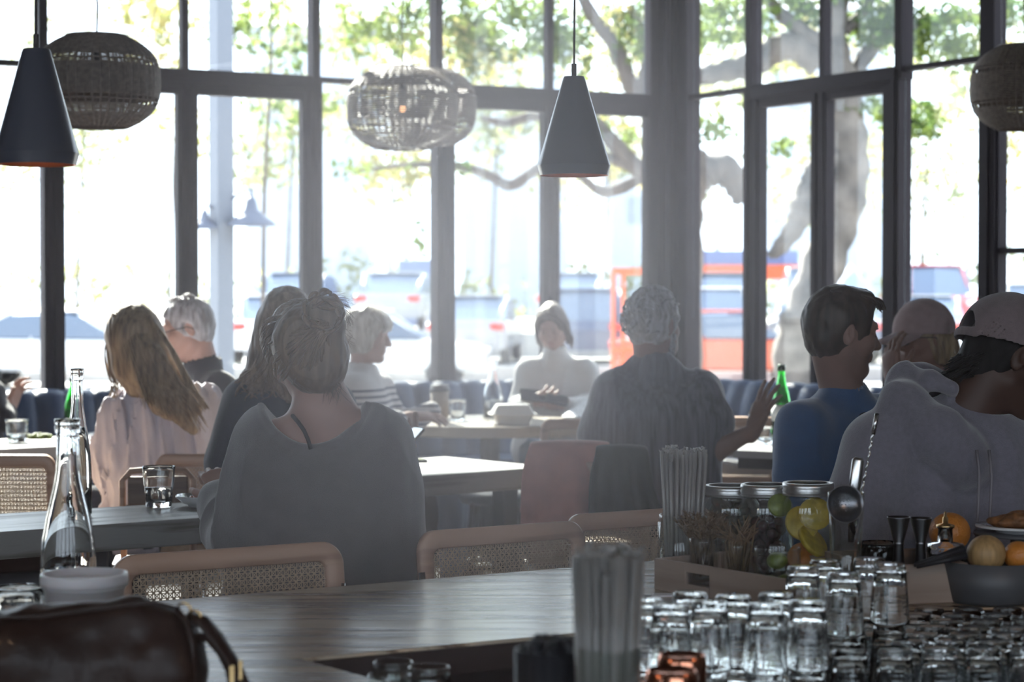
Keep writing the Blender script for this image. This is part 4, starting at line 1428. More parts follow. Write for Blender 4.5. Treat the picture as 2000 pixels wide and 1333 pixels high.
# ---- 8 man in the blue shirt, profile to the right
Y = 5.9
M_bluec = fabric('blue_jersey', (0.038, 0.105, 0.25), b=0.15, vary=0.1, sheen=.6)
g8 = Person('dark-haired man in a blue long-sleeved shirt, profile turned right', (.98, Y, 0),
    head=at(1646, 652, Y), neck=at(1648, 782, Y + .02), sh=(at(1568, 838, Y - .10), at(1708, 815, Y + .16)),
    el=(at(1552, 985, Y - .12), at(1790, 960, Y + .15)), wr=(at(1640, 985, Y + .15), at(1850, 930, Y + .1)),
    pelvis=hips(at(1620, 1060, Y)), face=V(.93, .20, -.14), roll=R(0))
g8.body(M_skin2, h=.0045, male=True, hs=1.06, neckr=.060, hands={0: dict(d=V(.7, .7, 0), n=V(0, 0, -1), thumb=1, curl=.4)})
def sh8(F_, s):
    F_.cone(s.J['sh'][0], at(1556, 980, Y - .1), .066, .060, k=.05)
    F_.cone(at(1600, 880, Y), at(1610, 1020, Y), .13, .14, k=.06)
    F_.cone(at(1690, 870, Y + .05), at(1670, 1020, Y + .05), .12, .14, k=.06)
g8.cloth('shirt', M_bluec, h=.006, inf=.012, neck_cut=.061, fold=.005, ffreq=(10, 10, 5), seed=51, extra=sh8, ainf=(.014, .014, .012))
M_dark = hairm('dark_brown_hair', (0.045, 0.028, 0.020), (0.018, 0.011, 0.008))
def hb8(F_, p, M):
    cap_hair(th=.013, hairline=.078, back=-.088, face_y=.045, s=1.05)(F_, p, M)
    F_.ell(p(0, .048, .100), (.056, .038, .026), M, k=.02)
    F_.ell(p(0, .0, .118), (.062, .075, .022), M, k=.02)
def hl8(ex, p, M):
    random.seed(6)
    for i in range(110):
        x = random.uniform(-.06, .06); y0 = random.uniform(-.05, .05)
        lock(ex, [p(x, y0 - .03, .118), p(x * 1.1, y0 + .01, .142 - abs(x) * .5), p(x * 1.15, y0 + .045, .128 - abs(x) * .5 - max(0, y0) * .6)], .005, .0015, 5, .004)
    for i in range(24):
        x = random.uniform(-.06, .06)
        lock(ex, [p(x, .050, .116), p(x, .084, .110), p(x * 1.1, .097 + .006 * random.random(), .088)], .005, .0015, 5, .004)
g8.hair(M_dark, hb8, h=.0045, strand=.0025, sfreq=(110, 50, 40), locks=hl8)
eyes(g8, 1.06)
l = MB()
for g in (-1, 1):
    l.sphere(at(1689 + g * 7, 822, Y - .12) - g8.base, (.011, .006, .019), 12, 8)
l.tube([at(1680, 810, Y - .12) - g8.base, at(1689, 806, Y - .125) - g8.base, at(1698, 810, Y - .12) - g8.base], .002, 5)
l.build('sunglasses', M_lens, g8.root, label='sunglasses hooked on the collar')
g8.legs(M_trous, d=V(1, .3, 0))

# ---- 9 person in the pale cap, facing left with a hand at the mouth
Y = 7.25
M_cap1 = fabric('faded_pink_cotton', (0.36, 0.26, 0.26), b=0.2, vary=0.15, vs=30)
M_pink = fabric('dusty_pink_shirt', (0.30, 0.17, 0.18), b=0.15)
g9 = Person('person in a pale faded cap and sunglasses with a hand at the mouth', (1.5, Y, 0),
    head=at(1800, 663, Y), neck=at(1822, 742, Y + .02), sh=(at(1770, 782, Y - .08), at(1868, 770, Y + .12)),
    el=(at(1778, 812, Y - .22), at(1930, 850, Y)), wr=(at(1742, 742, Y - .22), at(1900, 850, Y - .2)),
    pelvis=hips(at(1840, 960, Y)), face=V(-.86, -.42, -.06), roll=0)
g9.body(M_skin2, h=.0048, hs=1.0, neckr=.052, hands={0: dict(d=V(-.02, .15, .95), n=V(.75, .5, 0), thumb=-1, curl=.42, spread=.04)})
g9.cloth('shirt', M_pink, h=.0075, inf=.016, neck_cut=.06, fold=.006, seed=61, arms=(0, .4))
def cap_mesh(P, m, s=1.0, visor=True, th=.016, strap=False, tilt=0.0, name='cap', lift=0.0):
    M = frame(P.J['face'], P.J.get('roll', 0)); 
    M = M @ Matrix.Rotation(tilt, 3, 'X')
    hc = P.J['head']
    p = lambda x, y, z: hc + M @ (Vector((x, y, z + lift)) * s)
    F_ = Fld([hc[i] - .24 for i in range(3)], [hc[i] + .24 for i in range(3)], .0045)
    F_.ell(p(0, -.014, .034), ((.083 + th) * s, (.105 + th) * s, (.098 + th) * s), M, k=0)
    F_.ell(p(0, -.014, .028), ((.077 + th) * s, (.099 + th) * s, (.090 + th) * s), M, k=.003, op='s')
    F_.plane(p(0, 0, .020), M @ V(0, .10, -1))
    F_.ell(p(0, -.012, .130 + th - .004), (.008, .008, .005), M, k=.003)
    if strap:
        F_.ell(p(0, -.125, .022), (.042 * s, .05 * s, .044 * s), M, k=.004, op='s')
        q = [p((.086 + th * .6) * math.sin(a) * .9, -.014 - (.108 + th) * math.cos(a) * .98, .014) for a in [(-.62 + 1.24 * k / 8) for k in range(9)]]
        F_.chain(q, [.012] * 9, k=.004, sq=(M @ V(0, 1, 0), .35))
    # seams between the six panels
    Bm = np.array([[M[i][j] for i in range(3)] for j in range(3)], dtype=f32)
    def seam(Pn):
        q = (Pn - _arr(hc)) @ Bm.T
        a = np.arctan2(q[:, 0], q[:, 1] + .014)
        return .0010 * np.exp(-((np.abs(((a / (PI / 3)) % 1) - .5) - .5) ** 2) / .0006) + .0012 * vnoise(q, 30, 5)
    F_.disp(seam, .02)
    if visor:
        for i in range(9):
            a = -1.0 + 2.0 * i / 8
            q0 = p(.082 * math.sin(a) * .95, .035 + .062 * math.cos(a), .030 - .012 * abs(math.sin(a)))
            q1 = p(.078 * math.sin(a), .075 + .108 * math.cos(a * .9), .014 - .020 * abs(math.sin(a)))
            F_.cone(q0, q1, .015, .014, k=.010, sq=(M @ V(0, .15, 1), .50))
    pos, Q = F_.mesh()
    return np_mesh(name, pos, Q, m, P.root, P.base)
cap_mesh(g9, M_cap1, 1.0, tilt=R(-2))
def hb9(F_, p, M):
    cap_hair(th=.006, hairline=.03, back=-.10, ears=False, face_y=.03)(F_, p, M)
    F_.plane(p(0, 0, .045), M @ V(0, 0, 1))
    for g in (-1, 1): F_.ell(p(g * .07, -.035, -.045), (.024, .04, .05), M, k=.02)
def hl9(ex, p, M):
    random.seed(2)
    for i in range(80):
        g = random.choice((-1, 1)); y0 = random.uniform(-.09, -.01)
        lock(ex, [p(g * .082, y0, .02), p(g * .092, y0 - .008, -.04), p(g * .078, y0 - .02 - .02 * random.random(), -.09 - .03 * random.random())], .005, .0015, 5, .007)
g9.hair(M_blond, hb9, h=.0055, strand=.004, locks=hl9)
glasses(g9, M_black, 1.0, lens=M_lens, name='sunglasses', dy=.003, r=.024, label='dark sunglasses')
g9.legs(M_trous, d=V(-.25, 1, 0))

# ---- 10 person in the grey hoodie and strapback cap at the right edge
Y = 4.84
M_hood = fabric('heather_grey_fleece', (0.185, 0.172, 0.205), b=0.25, bs=350, vary=0.12, vs=90, sheen=.6)
M_cap2 = fabric('pinkish_grey_canvas', (0.21, 0.165, 0.17), b=0.35, bs=500, vary=0.1, vs=60)
g10 = Person('person in a grey hoodie and strapback cap leaning over the counter at the right', (1.12, Y, 0),
    head=at(1972, 706, Y), neck=at(1868, 838, Y + .0), sh=(at(1716, 880, Y - .06), at(2010, 905, Y + .16)),
    el=(at(1668, 1030, Y - .15), at(2090, 1040, Y + .05)), wr=(at(1800, 1062, Y + .12), at(2010, 1050, Y + .1)),
    pelvis=hips(at(1820, 1240, Y - .05)), face=V(.86, .12, -.42), roll=R(-6))
g10.body(M_skin3, h=.0050, male=True, hs=1.09, neckr=.070)
def hd10(F_, s):
    F_.cone(s.J['sh'][0], at(1672, 1010, Y - .12), .078, .080, k=.05)
    F_.cone(at(1672, 1010, Y - .12), at(1790, 1075, Y + .08), .078, .06, k=.04)
    F_.cone(at(1800, 930, Y), at(1800, 1150, Y), .16, .17, k=.06, sq=(V(0, 1, 0), .8))
    F_.cone(at(1930, 930, Y), at(1920, 1150, Y), .16, .17, k=.06, sq=(V(0, 1, 0), .8))
    # hood bunched around the neck
    F_.chain([at(1765, 752, Y + .03), at(1770, 790, Y - .06), at(1830, 850, Y - .12), at(1890, 905, Y - .12), at(1925, 925, Y - .05)], [.036, .050, .058, .045, .025], k=.035)
    F_.chain([at(1765, 752, Y + .03), at(1800, 745, Y + .10), at(1870, 770, Y + .14), at(1960, 860, Y + .12), at(1985, 900, Y + .02)], [.036, .045, .05, .045, .03], k=.035)
    F_.chain([at(1762, 735, Y + .02), at(1815, 742, Y - .05), at(1858, 760, Y - .06)], [.022, .022, .016], k=.02)
def hd10p(F_, s):
    F_.cone(s.J['neck'] + (s.J['head'] - s.J['neck']) * .75, s.J['neck'] + V(-.01, 0, .0), .085, .058, k=.01, op='s')
    F_.cone(at(1800, 720, Y + .03), at(1835, 790, Y + .03), .03, .03, k=.02, op='s')
g10.cloth('hoodie', M_hood, h=.0055, inf=.022, neck_cut=0, fold=.014, ffreq=(8, 8, 3), seed=71, extra=hd10, post=hd10p, arms=(1, 1), ainf=(.028, .030, .024))
l = MB()
for dx in (0, 24):
    l.tube([at(1908 + dx, 880, Y - .215) - g10.base, at(1913 + dx, 930, Y - .245) - g10.base, at(1910 + dx, 1000, Y - .25) - g10.base, at(1906 + dx, 1062, Y - .25) - g10.base], .0035, 6)
l.build('drawstring', mat('grey_cord', (.22, .2, .22), rough=.8), g10.root)
cap_mesh(g10, M_cap2, 1.09, visor=True, strap=True, tilt=R(3), lift=.004)
M_blackh = hairm('black_hair', (0.012, 0.010, 0.010), (0.005, 0.004, 0.004), rough=.75)
def hb10(F_, p, M):
    cap_hair(th=.006, hairline=.02, back=-.10, face_y=.02, s=1.08)(F_, p, M)
    F_.ell(p(0, -.073, -.040), (.058, .05, .058), M, k=.02)
    F_.plane(p(0, 0, .034), M @ V(0, 0, 1))
def hl10(ex, p, M):
    random.seed(4)
    for i in range(110):
        x = random.uniform(-.065, .065); z0 = random.uniform(-.09, -.02)
        lock(ex, [p(x, -.108 + abs(x) * .3, z0), p(x, -.124 + abs(x) * .3, z0 - .015), p(x * 1.1, -.130 - .016 * random.random() + abs(x) * .3, z0 - .035)], .0035, .0008, 5, .003)
g10.hair(M_blackh, hb10, h=.0048, strand=.0018, locks=hl10)
g10.legs(M_trous, d=V(1, .25, 0), spread=.06)

# ---- 11 person at the left edge, only an arm in the frame
Y = 9.2
g11 = Person('person at the far left edge in a dark sleeve, only an arm in view', (-2.4, Y, 0),
    head=at(-95, 655, Y), neck=at(-85, 735, Y), sh=(at(-150, 765, Y), at(-25, 768, Y)),
    el=(at(-160, 860, Y), at(5, 818, Y - .10)), wr=(at(-120, 840, Y - .25), at(20, 800, Y + .12)),
    pelvis=hips(at(-85, 950, Y)), face=V(.5, -.8, -.3), roll=0)
g11.body(M_skin, h=.0065, hands={1: dict(d=V(.15, .1, .5), n=V(.8, -.3, 0), thumb=-1, curl=.5)})
g11.cloth('jacket', M_navy, h=.009, inf=.02, neck_cut=.06, fold=.006, seed=81, arms=(1, .6), ainf=(.015, .015, .012))
g11.hair(M_dark, cap_hair(th=.012, back=-.09), h=.007)
g11.legs(M_trous, d=V(0, -1, 0))
# ================================================================ cane-backed chairs
def chair_back(w=.45, h=.33, rail=.045, th=.026, pitch=.0155, fine=True):
    """frame and cane panel in the local xz plane, bottom edge at z=0"""
    fr = MB()
    out = rpoly(w, h, .055, 8, 0, h / 2); inn = rpoly(w - 2 * rail, h - 2 * rail, .022, 8, 0, h / 2)
    n = len(out)
    K = [( -th / 2, 0), (-th / 2 * .5, .004), (th / 2 * .5, .004), (th / 2, 0)]
    vs = []; fs = []
    def ring(poly, y, grow):
        cx, cz = 0, h / 2
        r = []
        for (x, z) in poly:
            d = math.hypot(x - cx, z - cz)
            r.append(len(vs)); vs.append((x + (x - cx) / d * grow, y, z + (z - cz) / d * grow))
        return r
    rings = [ring(out, -th / 2, -.005), ring(out, -th / 2 + .005, 0), ring(out, th / 2 - .005, 0), ring(out, th / 2, -.005),
             ring(inn, th / 2, .006), ring(inn, th / 2 - .006, 0), ring(inn, -th / 2 + .006, 0), ring(inn, -th / 2, .006)]
    for a, b in zip(rings, rings[1:] + rings[:1]):
        for i in range(n):
            j = (i + 1) % n
            fs.append((a[i], a[j], b[j], b[i]))
    fr.add(vs, fs, True)
    # a fine groove bead around the panel
    bead = rpoly(w - 2 * rail + .012, h - 2 * rail + .012, .026, 6, 0, h / 2)
    for y in (-th / 2,):
        fr.tube([(x, y, z) for x, z in bead + bead[:1]], .0028, 5, cap=False)
    cn = MB()
    W_, H_ = w - 2 * rail + .008, h - 2 * rail + .008
    x0, z0 = -W_ / 2, rail - .004
    def strip(ax, az, bx, bz, y, wd=.0020):
        dx, dz = bx - ax, bz - az
        L = math.hypot(dx, dz); nx, nz = -dz / L * wd / 2, dx / L * wd / 2
        v = [(ax + nx, y - .0006, az + nz), (ax - nx, y - .0006, az - nz), (bx - nx, y - .0006, bz - nz), (bx + nx, y - .0006, bz + nz)]
        v += [(p[0], y + .0006, p[2]) for p in v]
        cn.add(v, [(0, 1, 2, 3), (7, 6, 5, 4), (0, 4, 5, 1), (2, 6, 7, 3), (1, 5, 6, 2), (0, 3, 7, 4)], False)
    nx_, nz_ = int(W_ / pitch) + 1, int(H_ / pitch) + 1
    o = pitch * .17
    for i in range(nx_ + 1):
        x = x0 + i * pitch
        for s in (-o, o):
            if x0 <= x + s <= x0 + W_: strip(x + s, z0, x + s, z0 + H_, 0)
    for j in range(nz_ + 1):
        z = z0 + j * pitch
        for s in (-o, o):
            if z0 <= z + s <= z0 + H_: strip(x0, z + s, x0 + W_, z + s, .0012)
    for sgn in (1, -1):
        for k in range(-nz_ - 1, nx_ + nz_ + 2):
            # diagonals x - x0 = k*pitch +- (z - z0)
            pts = []
            for z in (z0, z0 + H_):
                pts.append((x0 + k * pitch + sgn * (z - z0), z))
            (ax, az), (bx, bz) = pts
            def clipx(ax, az, bx, bz):
                t0, t1 = 0.0, 1.0
                dx = bx - ax
                if abs(dx) < 1e-9: return None
                for lim, s in ((x0, 1), (x0 + W_, -1)):
                    t = (lim - ax) / dx
                    if (dx > 0) == (s == 1): t0 = max(t0, t)
                    else: t1 = min(t1, t)
                if t1 <= t0: return None
                return ax + dx * t0, az + (bz - az) * t0, ax + dx * t1, az + (bz - az) * t1
            c = clipx(ax, az, bx, bz)
            if c: strip(c[0], c[1], c[2], c[3], -.0012, .0019)
    return fr, cn
def make_chair(label, group=None, w=.45, mb_mat=None, seat_m=None, pitch=.0155, top=.80, seat_z=.46):
    """cantilever tube chair with wooden cane back; the back faces local -y (the camera side)"""
    root = empty('cane_chair', (0, 0, 0), label=label, cat='chair', group=group)
    fr, cn = chair_back(w=w, pitch=pitch)
    b = fr.build('backrest_frame', mb_mat or M_chair, root); b.location = (0, -.21, top - .33); b.rotation_euler = (R(7), 0, 0)
    c = cn.build('cane_panel', M_cane, b)
    s = MB(); s.prism(rpoly(w, .44, .05, 6), -.02, .02); so = s.build('seat', seat_m or M_cane, root); so.location = (0, .02, seat_z)
    fz = MB(); fz.prism(rpoly(w + .006, .446, .053, 6), -.026, -.018); fz.build('seat_frame', mb_mat or M_chair, so)
    t = MB()
    for g in (-1, 1):
        x = g * (w / 2 - .008)
        t.tube([(x, -.235, top - .10), (x, -.20, seat_z + .05), (x, -.17, seat_z - .02), (x, -.10, seat_z - .035), (x, .20, seat_z - .035), (x, .245, seat_z - .08), (x, .245, .06), (x, .21, .014), (x, -.22, .014)], .011, 8)
    t.tube([(-(w / 2 - .008), -.22, .014), (w / 2 - .008, -.22, .014)], .011, 8)
    t.build('tube_frame', M_steel, root)
    return root
def put(o, x, y, rz):
    o.location = (x, y, 0); o.rotation_euler = (0, 0, rz); return o
yawc = math.atan2(fd.y, fd.x)
def chair_at(o, pxl, pxr, pytop, Y0, yaw):
    """back centre seen at the middle of pxl..pxr, local origin shifted by the back offset"""
    p = at((pxl + pxr) / 2, pytop, Y0)
    c, s = math.cos(yaw), math.sin(yaw)
    off = Vector((0 * c + .21 * s, -.21 * c, 0))
    return put(o, p.x - off.x, p.y - off.y, yaw)
# the counter recedes to the right: chair rows follow it
ctop = 0.80
c1_ = make_chair('cane-backed wooden chair tucked under the counter, leftmost of three, by the plastic tub', 'cane chairs tucked under the bar counter', w=.555)
chair_at(c1_, 238, 684, 1073, 4.42, yawc + PI)
c2_ = copy_tree(c1_); c2_['label'] = 'middle cane-backed chair of the row at the counter, right of the woman in grey'
for ch in c2_.children: pass
chair_at(c2_, 826, 1166, 1050, 4.86, yawc + PI + .02)
c2_.scale = (.86, 1, 1)
c3_ = copy_tree(c1_); c3_['label'] = 'cane-backed wooden chair at the counter, half hidden behind the near straws and wooden tray'
chair_at(c3_, 1092, 1440, 1020, 5.22, yawc + PI); c3_.scale = (.84, 1, 1)
# chairs further back
g_ = 'cane chairs around the dining tables'
c4_ = copy_tree(c1_); c4_['label'] = 'dark cane-backed chair at the far left edge, beyond the communal table'; c4_['group'] = g_
chair_at(c4_, -115, 112, 870, 7.15, R(-4))
c5_ = copy_tree(c1_); c5_['label'] = 'cane-backed chair under the blonde woman in the white blouse'; c5_['group'] = g_
chair_at(c5_, 328, 520, 862, 7.15, R(-3))
c6_ = copy_tree(c1_); c6_['label'] = 'pale cane-backed chair at the round table beside the takeout box'; c6_['group'] = g_
chair_at(c6_, 1055, 1235, 810, 9.25, R(6))
c7_ = copy_tree(c1_); c7_['label'] = 'pale cane-backed chair seen beyond the raised hand, in front of the right banquette'; c7_['group'] = g_
chair_at(c7_, 1360, 1500, 802, 9.4, R(-10))
for c_ in (c4_, c5_, c6_, c7_): c_.scale = (.79, 1, 1)
# chair with coats over its back
c8_ = copy_tree(c1_); c8_['label'] = 'chair draped with a pink jacket and a dark coat, behind the grey table corner'; c8_['group'] = g_
chair_at(c8_, 1045, 1252, 868, 6.85, R(-8)); c8_.scale = (.77, 1, 1)

def drape(name, m, x0, x1, zt, zb0, zb1, Y0, label, cat, seed, flare=.04, thick=.02, yaw=0.0):
    """a garment hung over the chair back: a thick folded sheet with vertical folds, front and back flaps"""
    n, k = 40, 26
    vs = []; fs = []
    rnd = np.random.RandomState(seed)
    ph = rnd.rand(6) * 6
    for i in range(n + 1):
        u = i / n
        for j in range(k + 1):
            v = j / k                     # 0 = camera side hem, .5 = top of the chair, 1 = far hem
            s_ = abs(v - .45) / .55 if v >= .45 else (.45 - v) / .45
            side = -1 if v < .45 else 1
            zb = (zb0 + (zb1 - zb0) * u) if side < 0 else zt - .25
            z = zt - (zt - zb) * s_ ** 1.15
            z -= .012 * (1 - math.sin(PI * min(1, max(0, u))) ** .35)
            fold = (math.sin(u * 13 + ph[0] + s_ * 1.5) * .5 + math.sin(u * 23 + ph[1]) * .3 + math.sin(u * 7 + ph[2] + s_) * .6) * .040 * s_
            y = Y0 + side * (.018 + .035 * s_) * (1 if s_ > .02 else s_ * 50) + fold * (1 if side < 0 else .4) - .05 * s_ * (side < 0)
            x = x0 + (x1 - x0) * u + (u - .5) * flare * s_ + .012 * math.sin(s_ * 5 + ph[3]) * s_
            vs.append((x, y, z))
    for i in range(n):
        for j in range(k):
            a = i * (k + 1) + j
            fs.append((a, a + k + 1, a + k + 2, a + 1))
    mb = MB(); mb.add(vs, fs, True)
    o = mb.build(name, m, None, label, cat)
    sd = o.modifiers.new('t', 'SOLIDIFY'); sd.thickness = thick * .5; sd.offset = 0
    o.modifiers.new('s', 'SUBSURF').levels = 1
    return o
M_pinkj = fabric('dusty_pink_cloth', (0.72, 0.36, 0.29), b=.3, bs=200, sheen=.6)
M_olive = fabric('dark_olive_cloth', (0.055, 0.052, 0.04), b=.3, bs=200)
pa = at(1036, 862, 6.83); pb = at(1190, 868, 6.83); pc = at(1256, 880, 6.83)
drape('pink_jacket', M_pinkj, pa.x, pb.x, pa.z + .006, at(1036, 1032, 6.8).z, at(1190, 1030, 6.8).z, 6.84, 'dusty pink jacket hanging over a chair back beside the table corner', 'jacket', 3, flare=.10)
drape('dark_coat', M_olive, pb.x - .045, pc.x + .01, pa.z - .006, at(1190, 1010, 6.8).z, at(1256, 1020, 6.8).z, 6.80, 'dark olive coat hanging beside the pink jacket on the chair back', 'coat', 8, flare=.09)
# dark folded seat visible under the middle table, and a side chair by the blonde woman
root = empty('dining_chair', at(310, 912, 6.75).xy.to_3d(), R(8), label='low chair with a curved metal and wood back, between the tumbler and the blonde woman', cat='chair')
M_tan = wood('walnut_band', (.16, .10, .07), (.10, .06, .04), rough=.4)
zt_ = at(310, 912, 6.75).z
mb = MB(); mb.tube([(-.115, -.05, .46), (-.118, -.07, zt_ - .04), (-.09, -.08, zt_ - .008), (.0, -.085, zt_), (.09, -.08, zt_ - .008), (.118, -.07, zt_ - .04), (.115, -.05, .46)], .011, 8); mb.build('back_hoop', M_chair, root)
mb = MB(); mb.box((0, -.075, zt_ - .075), (.20, .014, .10), bev=.006); mb.build('backrest', M_tan, root)
mb = MB(); mb.prism(rpoly(.30, .30, .05), .44, .47); mb.build('seat', M_tan, root)
for x, y in ((-.13, -.05), (.13, -.05), (-.13, .14), (.13, .14)):
    mb = MB(); mb.tube([(x, y, .45), (x * 1.15, y * 1.1, 0)], .012, 8); mb.build('leg', M_steel, root)
def stool(x, y, label, z=.47, m=None, r=.17):
    root = empty('stool', (x, y, 0), label=label, cat='stool')
    mb = MB(); mb.lathe([(0, z - .045), (r - .01, z - .045), (r, z - .03), (r, z - .01), (r - .015, z), (0, z + .004)], seg=36); mb.build('seat', m or M_dcloth, root)
    for a in (45, 135, 225, 315):
        mb = MB(); mb.tube([(.11 * math.cos(R(a)), .11 * math.sin(R(a)), z - .04), (.17 * math.cos(R(a)), .17 * math.sin(R(a)), 0)], .014, 8); mb.build('leg', M_black, root)
    mb = MB(); mb.lathe([(.145, .17), (.155, .17), (.155, .19), (.145, .19)], seg=30, close=True); mb.build('foot_ring', M_black, root)
    return root
M_dcloth = fabric('dark_upholstery', (.02, .024, .035))
stool(g1.base.x, g1.base.y, 'dark stool under the woman in grey', z=.41)
stool(g4.base.x + .02, g4.base.y, 'dark stool under the woman in the navy sweater', z=.41)
stool(g7.base.x, g7.base.y, 'dark stool under the man with curly white hair', z=.41)
stool(g8.base.x, g8.base.y, 'dark stool under the man in the blue shirt', z=.41)
stool(g10.base.x, g10.base.y + .03, 'dark stool under the person in the grey hoodie', z=.41)
stool(g9.base.x, g9.base.y, 'dark stool under the person in the pale cap', z=.41)
p = onz(968, 962, .50); stool(p.x, p.y, 'round dark padded stool beneath the corner of the grey table', z=.50, r=.16)
# ================================================================ glassware
def bottle(name, label, p, H, Rb, m, neck=.0, liquid=.35, cap=None, group=None, cat='bottle', profile=None, seg=40):
    root = empty(name, p, label=label, cat=cat, group=group)
    s = H / .45
    rb = Rb
    rn = rb * .30
    O = [(0, 0), (rb * .9, 0), (rb, .008), (rb, H * .30), (rb * .985, H * .36), (rb * .90, H * .46), (rb * .70, H * .58), (rb * .50, H * .68), (rb * .36, H * .77), (rn, H * .84), (rn, H * .93), (rn * 1.28, H * .935), (rn * 1.30, H * .955), (rn * 1.1, H * .96), (rn * 1.1, H * .97), (rn * 1.27, H * .975), (rn * 1.27, H * .995), (rn * 1.1, H)]
    if profile: O = [(rb * a, H * b) for a, b in profile]
    th = rb * .085
    I = [(max(r - th, .002), z) for r, z in O[2:]][::-1]
    I = [(min(r, rn * 1.0 if z > H * .9 else r), z) for r, z in I]
    I.append((rb * .85, .016)); I.append((0, .022))
    mb = MB(); mb.lathe(O + I, seg=seg); mb.build('glass_body', m, root)
    if liquid:
        zl = H * liquid
        prof = []
        for (r, z) in O[2:]:
            if z < zl: prof.append((max(r - th - .0004, .002), z))
        # radius at the level
        for (r0, z0), (r1, z1) in zip(O[2:], O[3:]):
            if z0 <= zl <= z1: rl = r0 + (r1 - r0) * (zl - z0) / max(z1 - z0, 1e-6) - th - .0004
        prof = [(0, .0225), (rb * .83, .0165)] + prof + [(rl, zl), (0, zl)]
        w = MB(); w.lathe(prof, seg=seg); w.build('liquid', M_water, root)
    if cap:
        c = MB(); c.lathe([(0, H * .925), (rn * 1.15, H * .925), (rn * 1.15, H * 1.005), (0, H * 1.005)], seg=24); c.build('cap', cap, root)
    return root
CARAFE = [(0, 0), (.9, 0), (1, .02), (1, .28), (.985, .34), (.93, .42), (.80, .52), (.62, .62), (.49, .70), (.43, .76), (.41, .82), (.41, .905), (.44, .912), (.42, .918), (.42, .928), (.47, .935), (.47, .965), (.44, .97), (.48, .98), (.47, 1.0)]
bottle('water_bottle', 'tall clear glass swing-neck water bottle on the counter beside the white tub', onz(134, 1222, ZK), at(134, 818, 3.82).z - ZK, .0525, M_glass, liquid=.27, profile=CARAFE, group='clear water bottles')
bottle('water_bottle', 'clear glass water bottle on the communal table, behind the nearer one', onz(152, 1008, ZK), at(152, 720, 5.73).z - ZK, .040, M_glass, liquid=.60, profile=CARAFE, group='clear water bottles')
M_green = glass('green_glass', (0.12, 0.75, 0.16))
GB = [(0, 0), (.9, 0), (1, .015), (1, .42), (.93, .52), (.70, .66), (.46, .78), (.36, .86), (.36, .93), (.42, .935), (.42, .97), (.38, 1.0)]
M_gcap = mat('dark_green_foil', (.02, .05, .025), rough=.4, metal=.3)
p = onz(1526, 868, ZK)
gb = bottle('green_bottle', 'green glass sparkling water bottle on the small table behind the raised hand', p, at(1526, 713, p.y).z - ZK, .042, M_green, liquid=.5, profile=GB, cap=M_gcap)
lb = MB(); lb.lathe([(.0424, .10), (.0428, .10), (.0428, .17), (.0424, .17)], seg=32, close=True); lb.build('paper_label', mat('white_label', (.7, .72, .7), rough=.6), gb)
p = onz(143, 852, ZK)
bottle('green_bottle', 'green glass bottle on the far-left table behind the clear bottles', p, at(143, 738, p.y).z - ZK, .040, M_green, liquid=.5, profile=GB, cap=M_gcap)
p = onz(963, 816, ZK)
bottle('carafe', 'tall clear carafe on the round table behind the takeout box', p, at(963, 703, p.y).z - ZK, .052, M_glass, liquid=.3, profile=CARAFE)

def tumbler(name, label, p, H, r0, r1, m=None, flutes=9, water=0.0, inv=False, group=None, cat='glass', seg=45, wall=.004, base=.014, bands=False):
    """drinking glass: r0 base, r1 rim, faceted on the lower half"""
    root = empty(name, p, label=label, cat=cat, group=group)
    zz = [0, .004, H * .12, H * .5, H * .55, H * .9, H]
    def rad(z): return r0 + (r1 - r0) * z / H
    def fl(k, a, z):
        zq = (H - z) if inv else z
        if zq < H * .60: return 1 - .035 * (1 - abs(math.cos(a * flutes / 2.0)) ** .7)
        return 1
    O = [(0, 0), (r0 * .9, 0)] + [(rad(z), z) for z in (.005, H * .15, H * .35, H * .52)] + [(rad(H * .56) * 1.02, H * .56)] 
    if bands:
        for k in range(3): O += [(rad(H * (.62 + .07 * k)) * 1.00, H * (.62 + .07 * k)), (rad(H * (.64 + .07 * k)) * 1.035, H * (.64 + .07 * k)), (rad(H * (.665 + .07 * k)), H * (.665 + .07 * k))]
    O += [(rad(H * .92), H * .92), (r1, H), (r1 - wall * .6, H + .0005)]
    I = [(rad(z) - wall, z) for z in (H * .97, H * .7, H * .4)] + [(rad(base) - wall * 1.3, base + .004), (0, base)]
    prof = O + I
    if inv: prof = [(r, H - z) for r, z in prof][::-1]
    mb = MB(); mb.lathe(prof, seg=seg, flute=(lambda k, a, z: fl(k, a, z) if k < len(O) else 1) if not inv else (lambda k, a, z: fl(k, a, z) if k >= len(I) else 1))
    mb.build('glass_wall', m or M_glass, root)
    if water:
        zl = H * water
        w = MB(); w.lathe([(0, base + .0005), (rad(base) - wall * 1.35, base + .0045), (rad(zl) - wall - .0003, zl), (0, zl)], seg=seg); w.build('water', M_water, root)
    return root
p = onz(310, 991, ZK); s_ = F / p.y
tumbler('tumbler', 'faceted water glass, half full, on the communal table beside the plate', p, 80 / s_, 25 / s_, 32.5 / s_, flutes=10, water=.5)
p = onz(33, 864, ZK); s_ = F / p.y
tumbler('tumbler', 'small glass of ice water on the far-left table', p, 44 / s_, 19 / s_, 23 / s_, flutes=8, water=.35)
p = onz(894, 823, ZK); s_ = F / p.y
tumbler('tumbler', 'clear water glass on the round table beside the coffee cup', p, 42 / s_, 13 / s_, 17 / s_, flutes=8, water=.5)
p = onz(1495, 868, ZK); s_ = F / p.y
tumbler('tumbler', 'clear glass standing by the green bottle on the small cafe table', p, 34 / s_, 14 / s_, 18 / s_, flutes=8, water=.4)
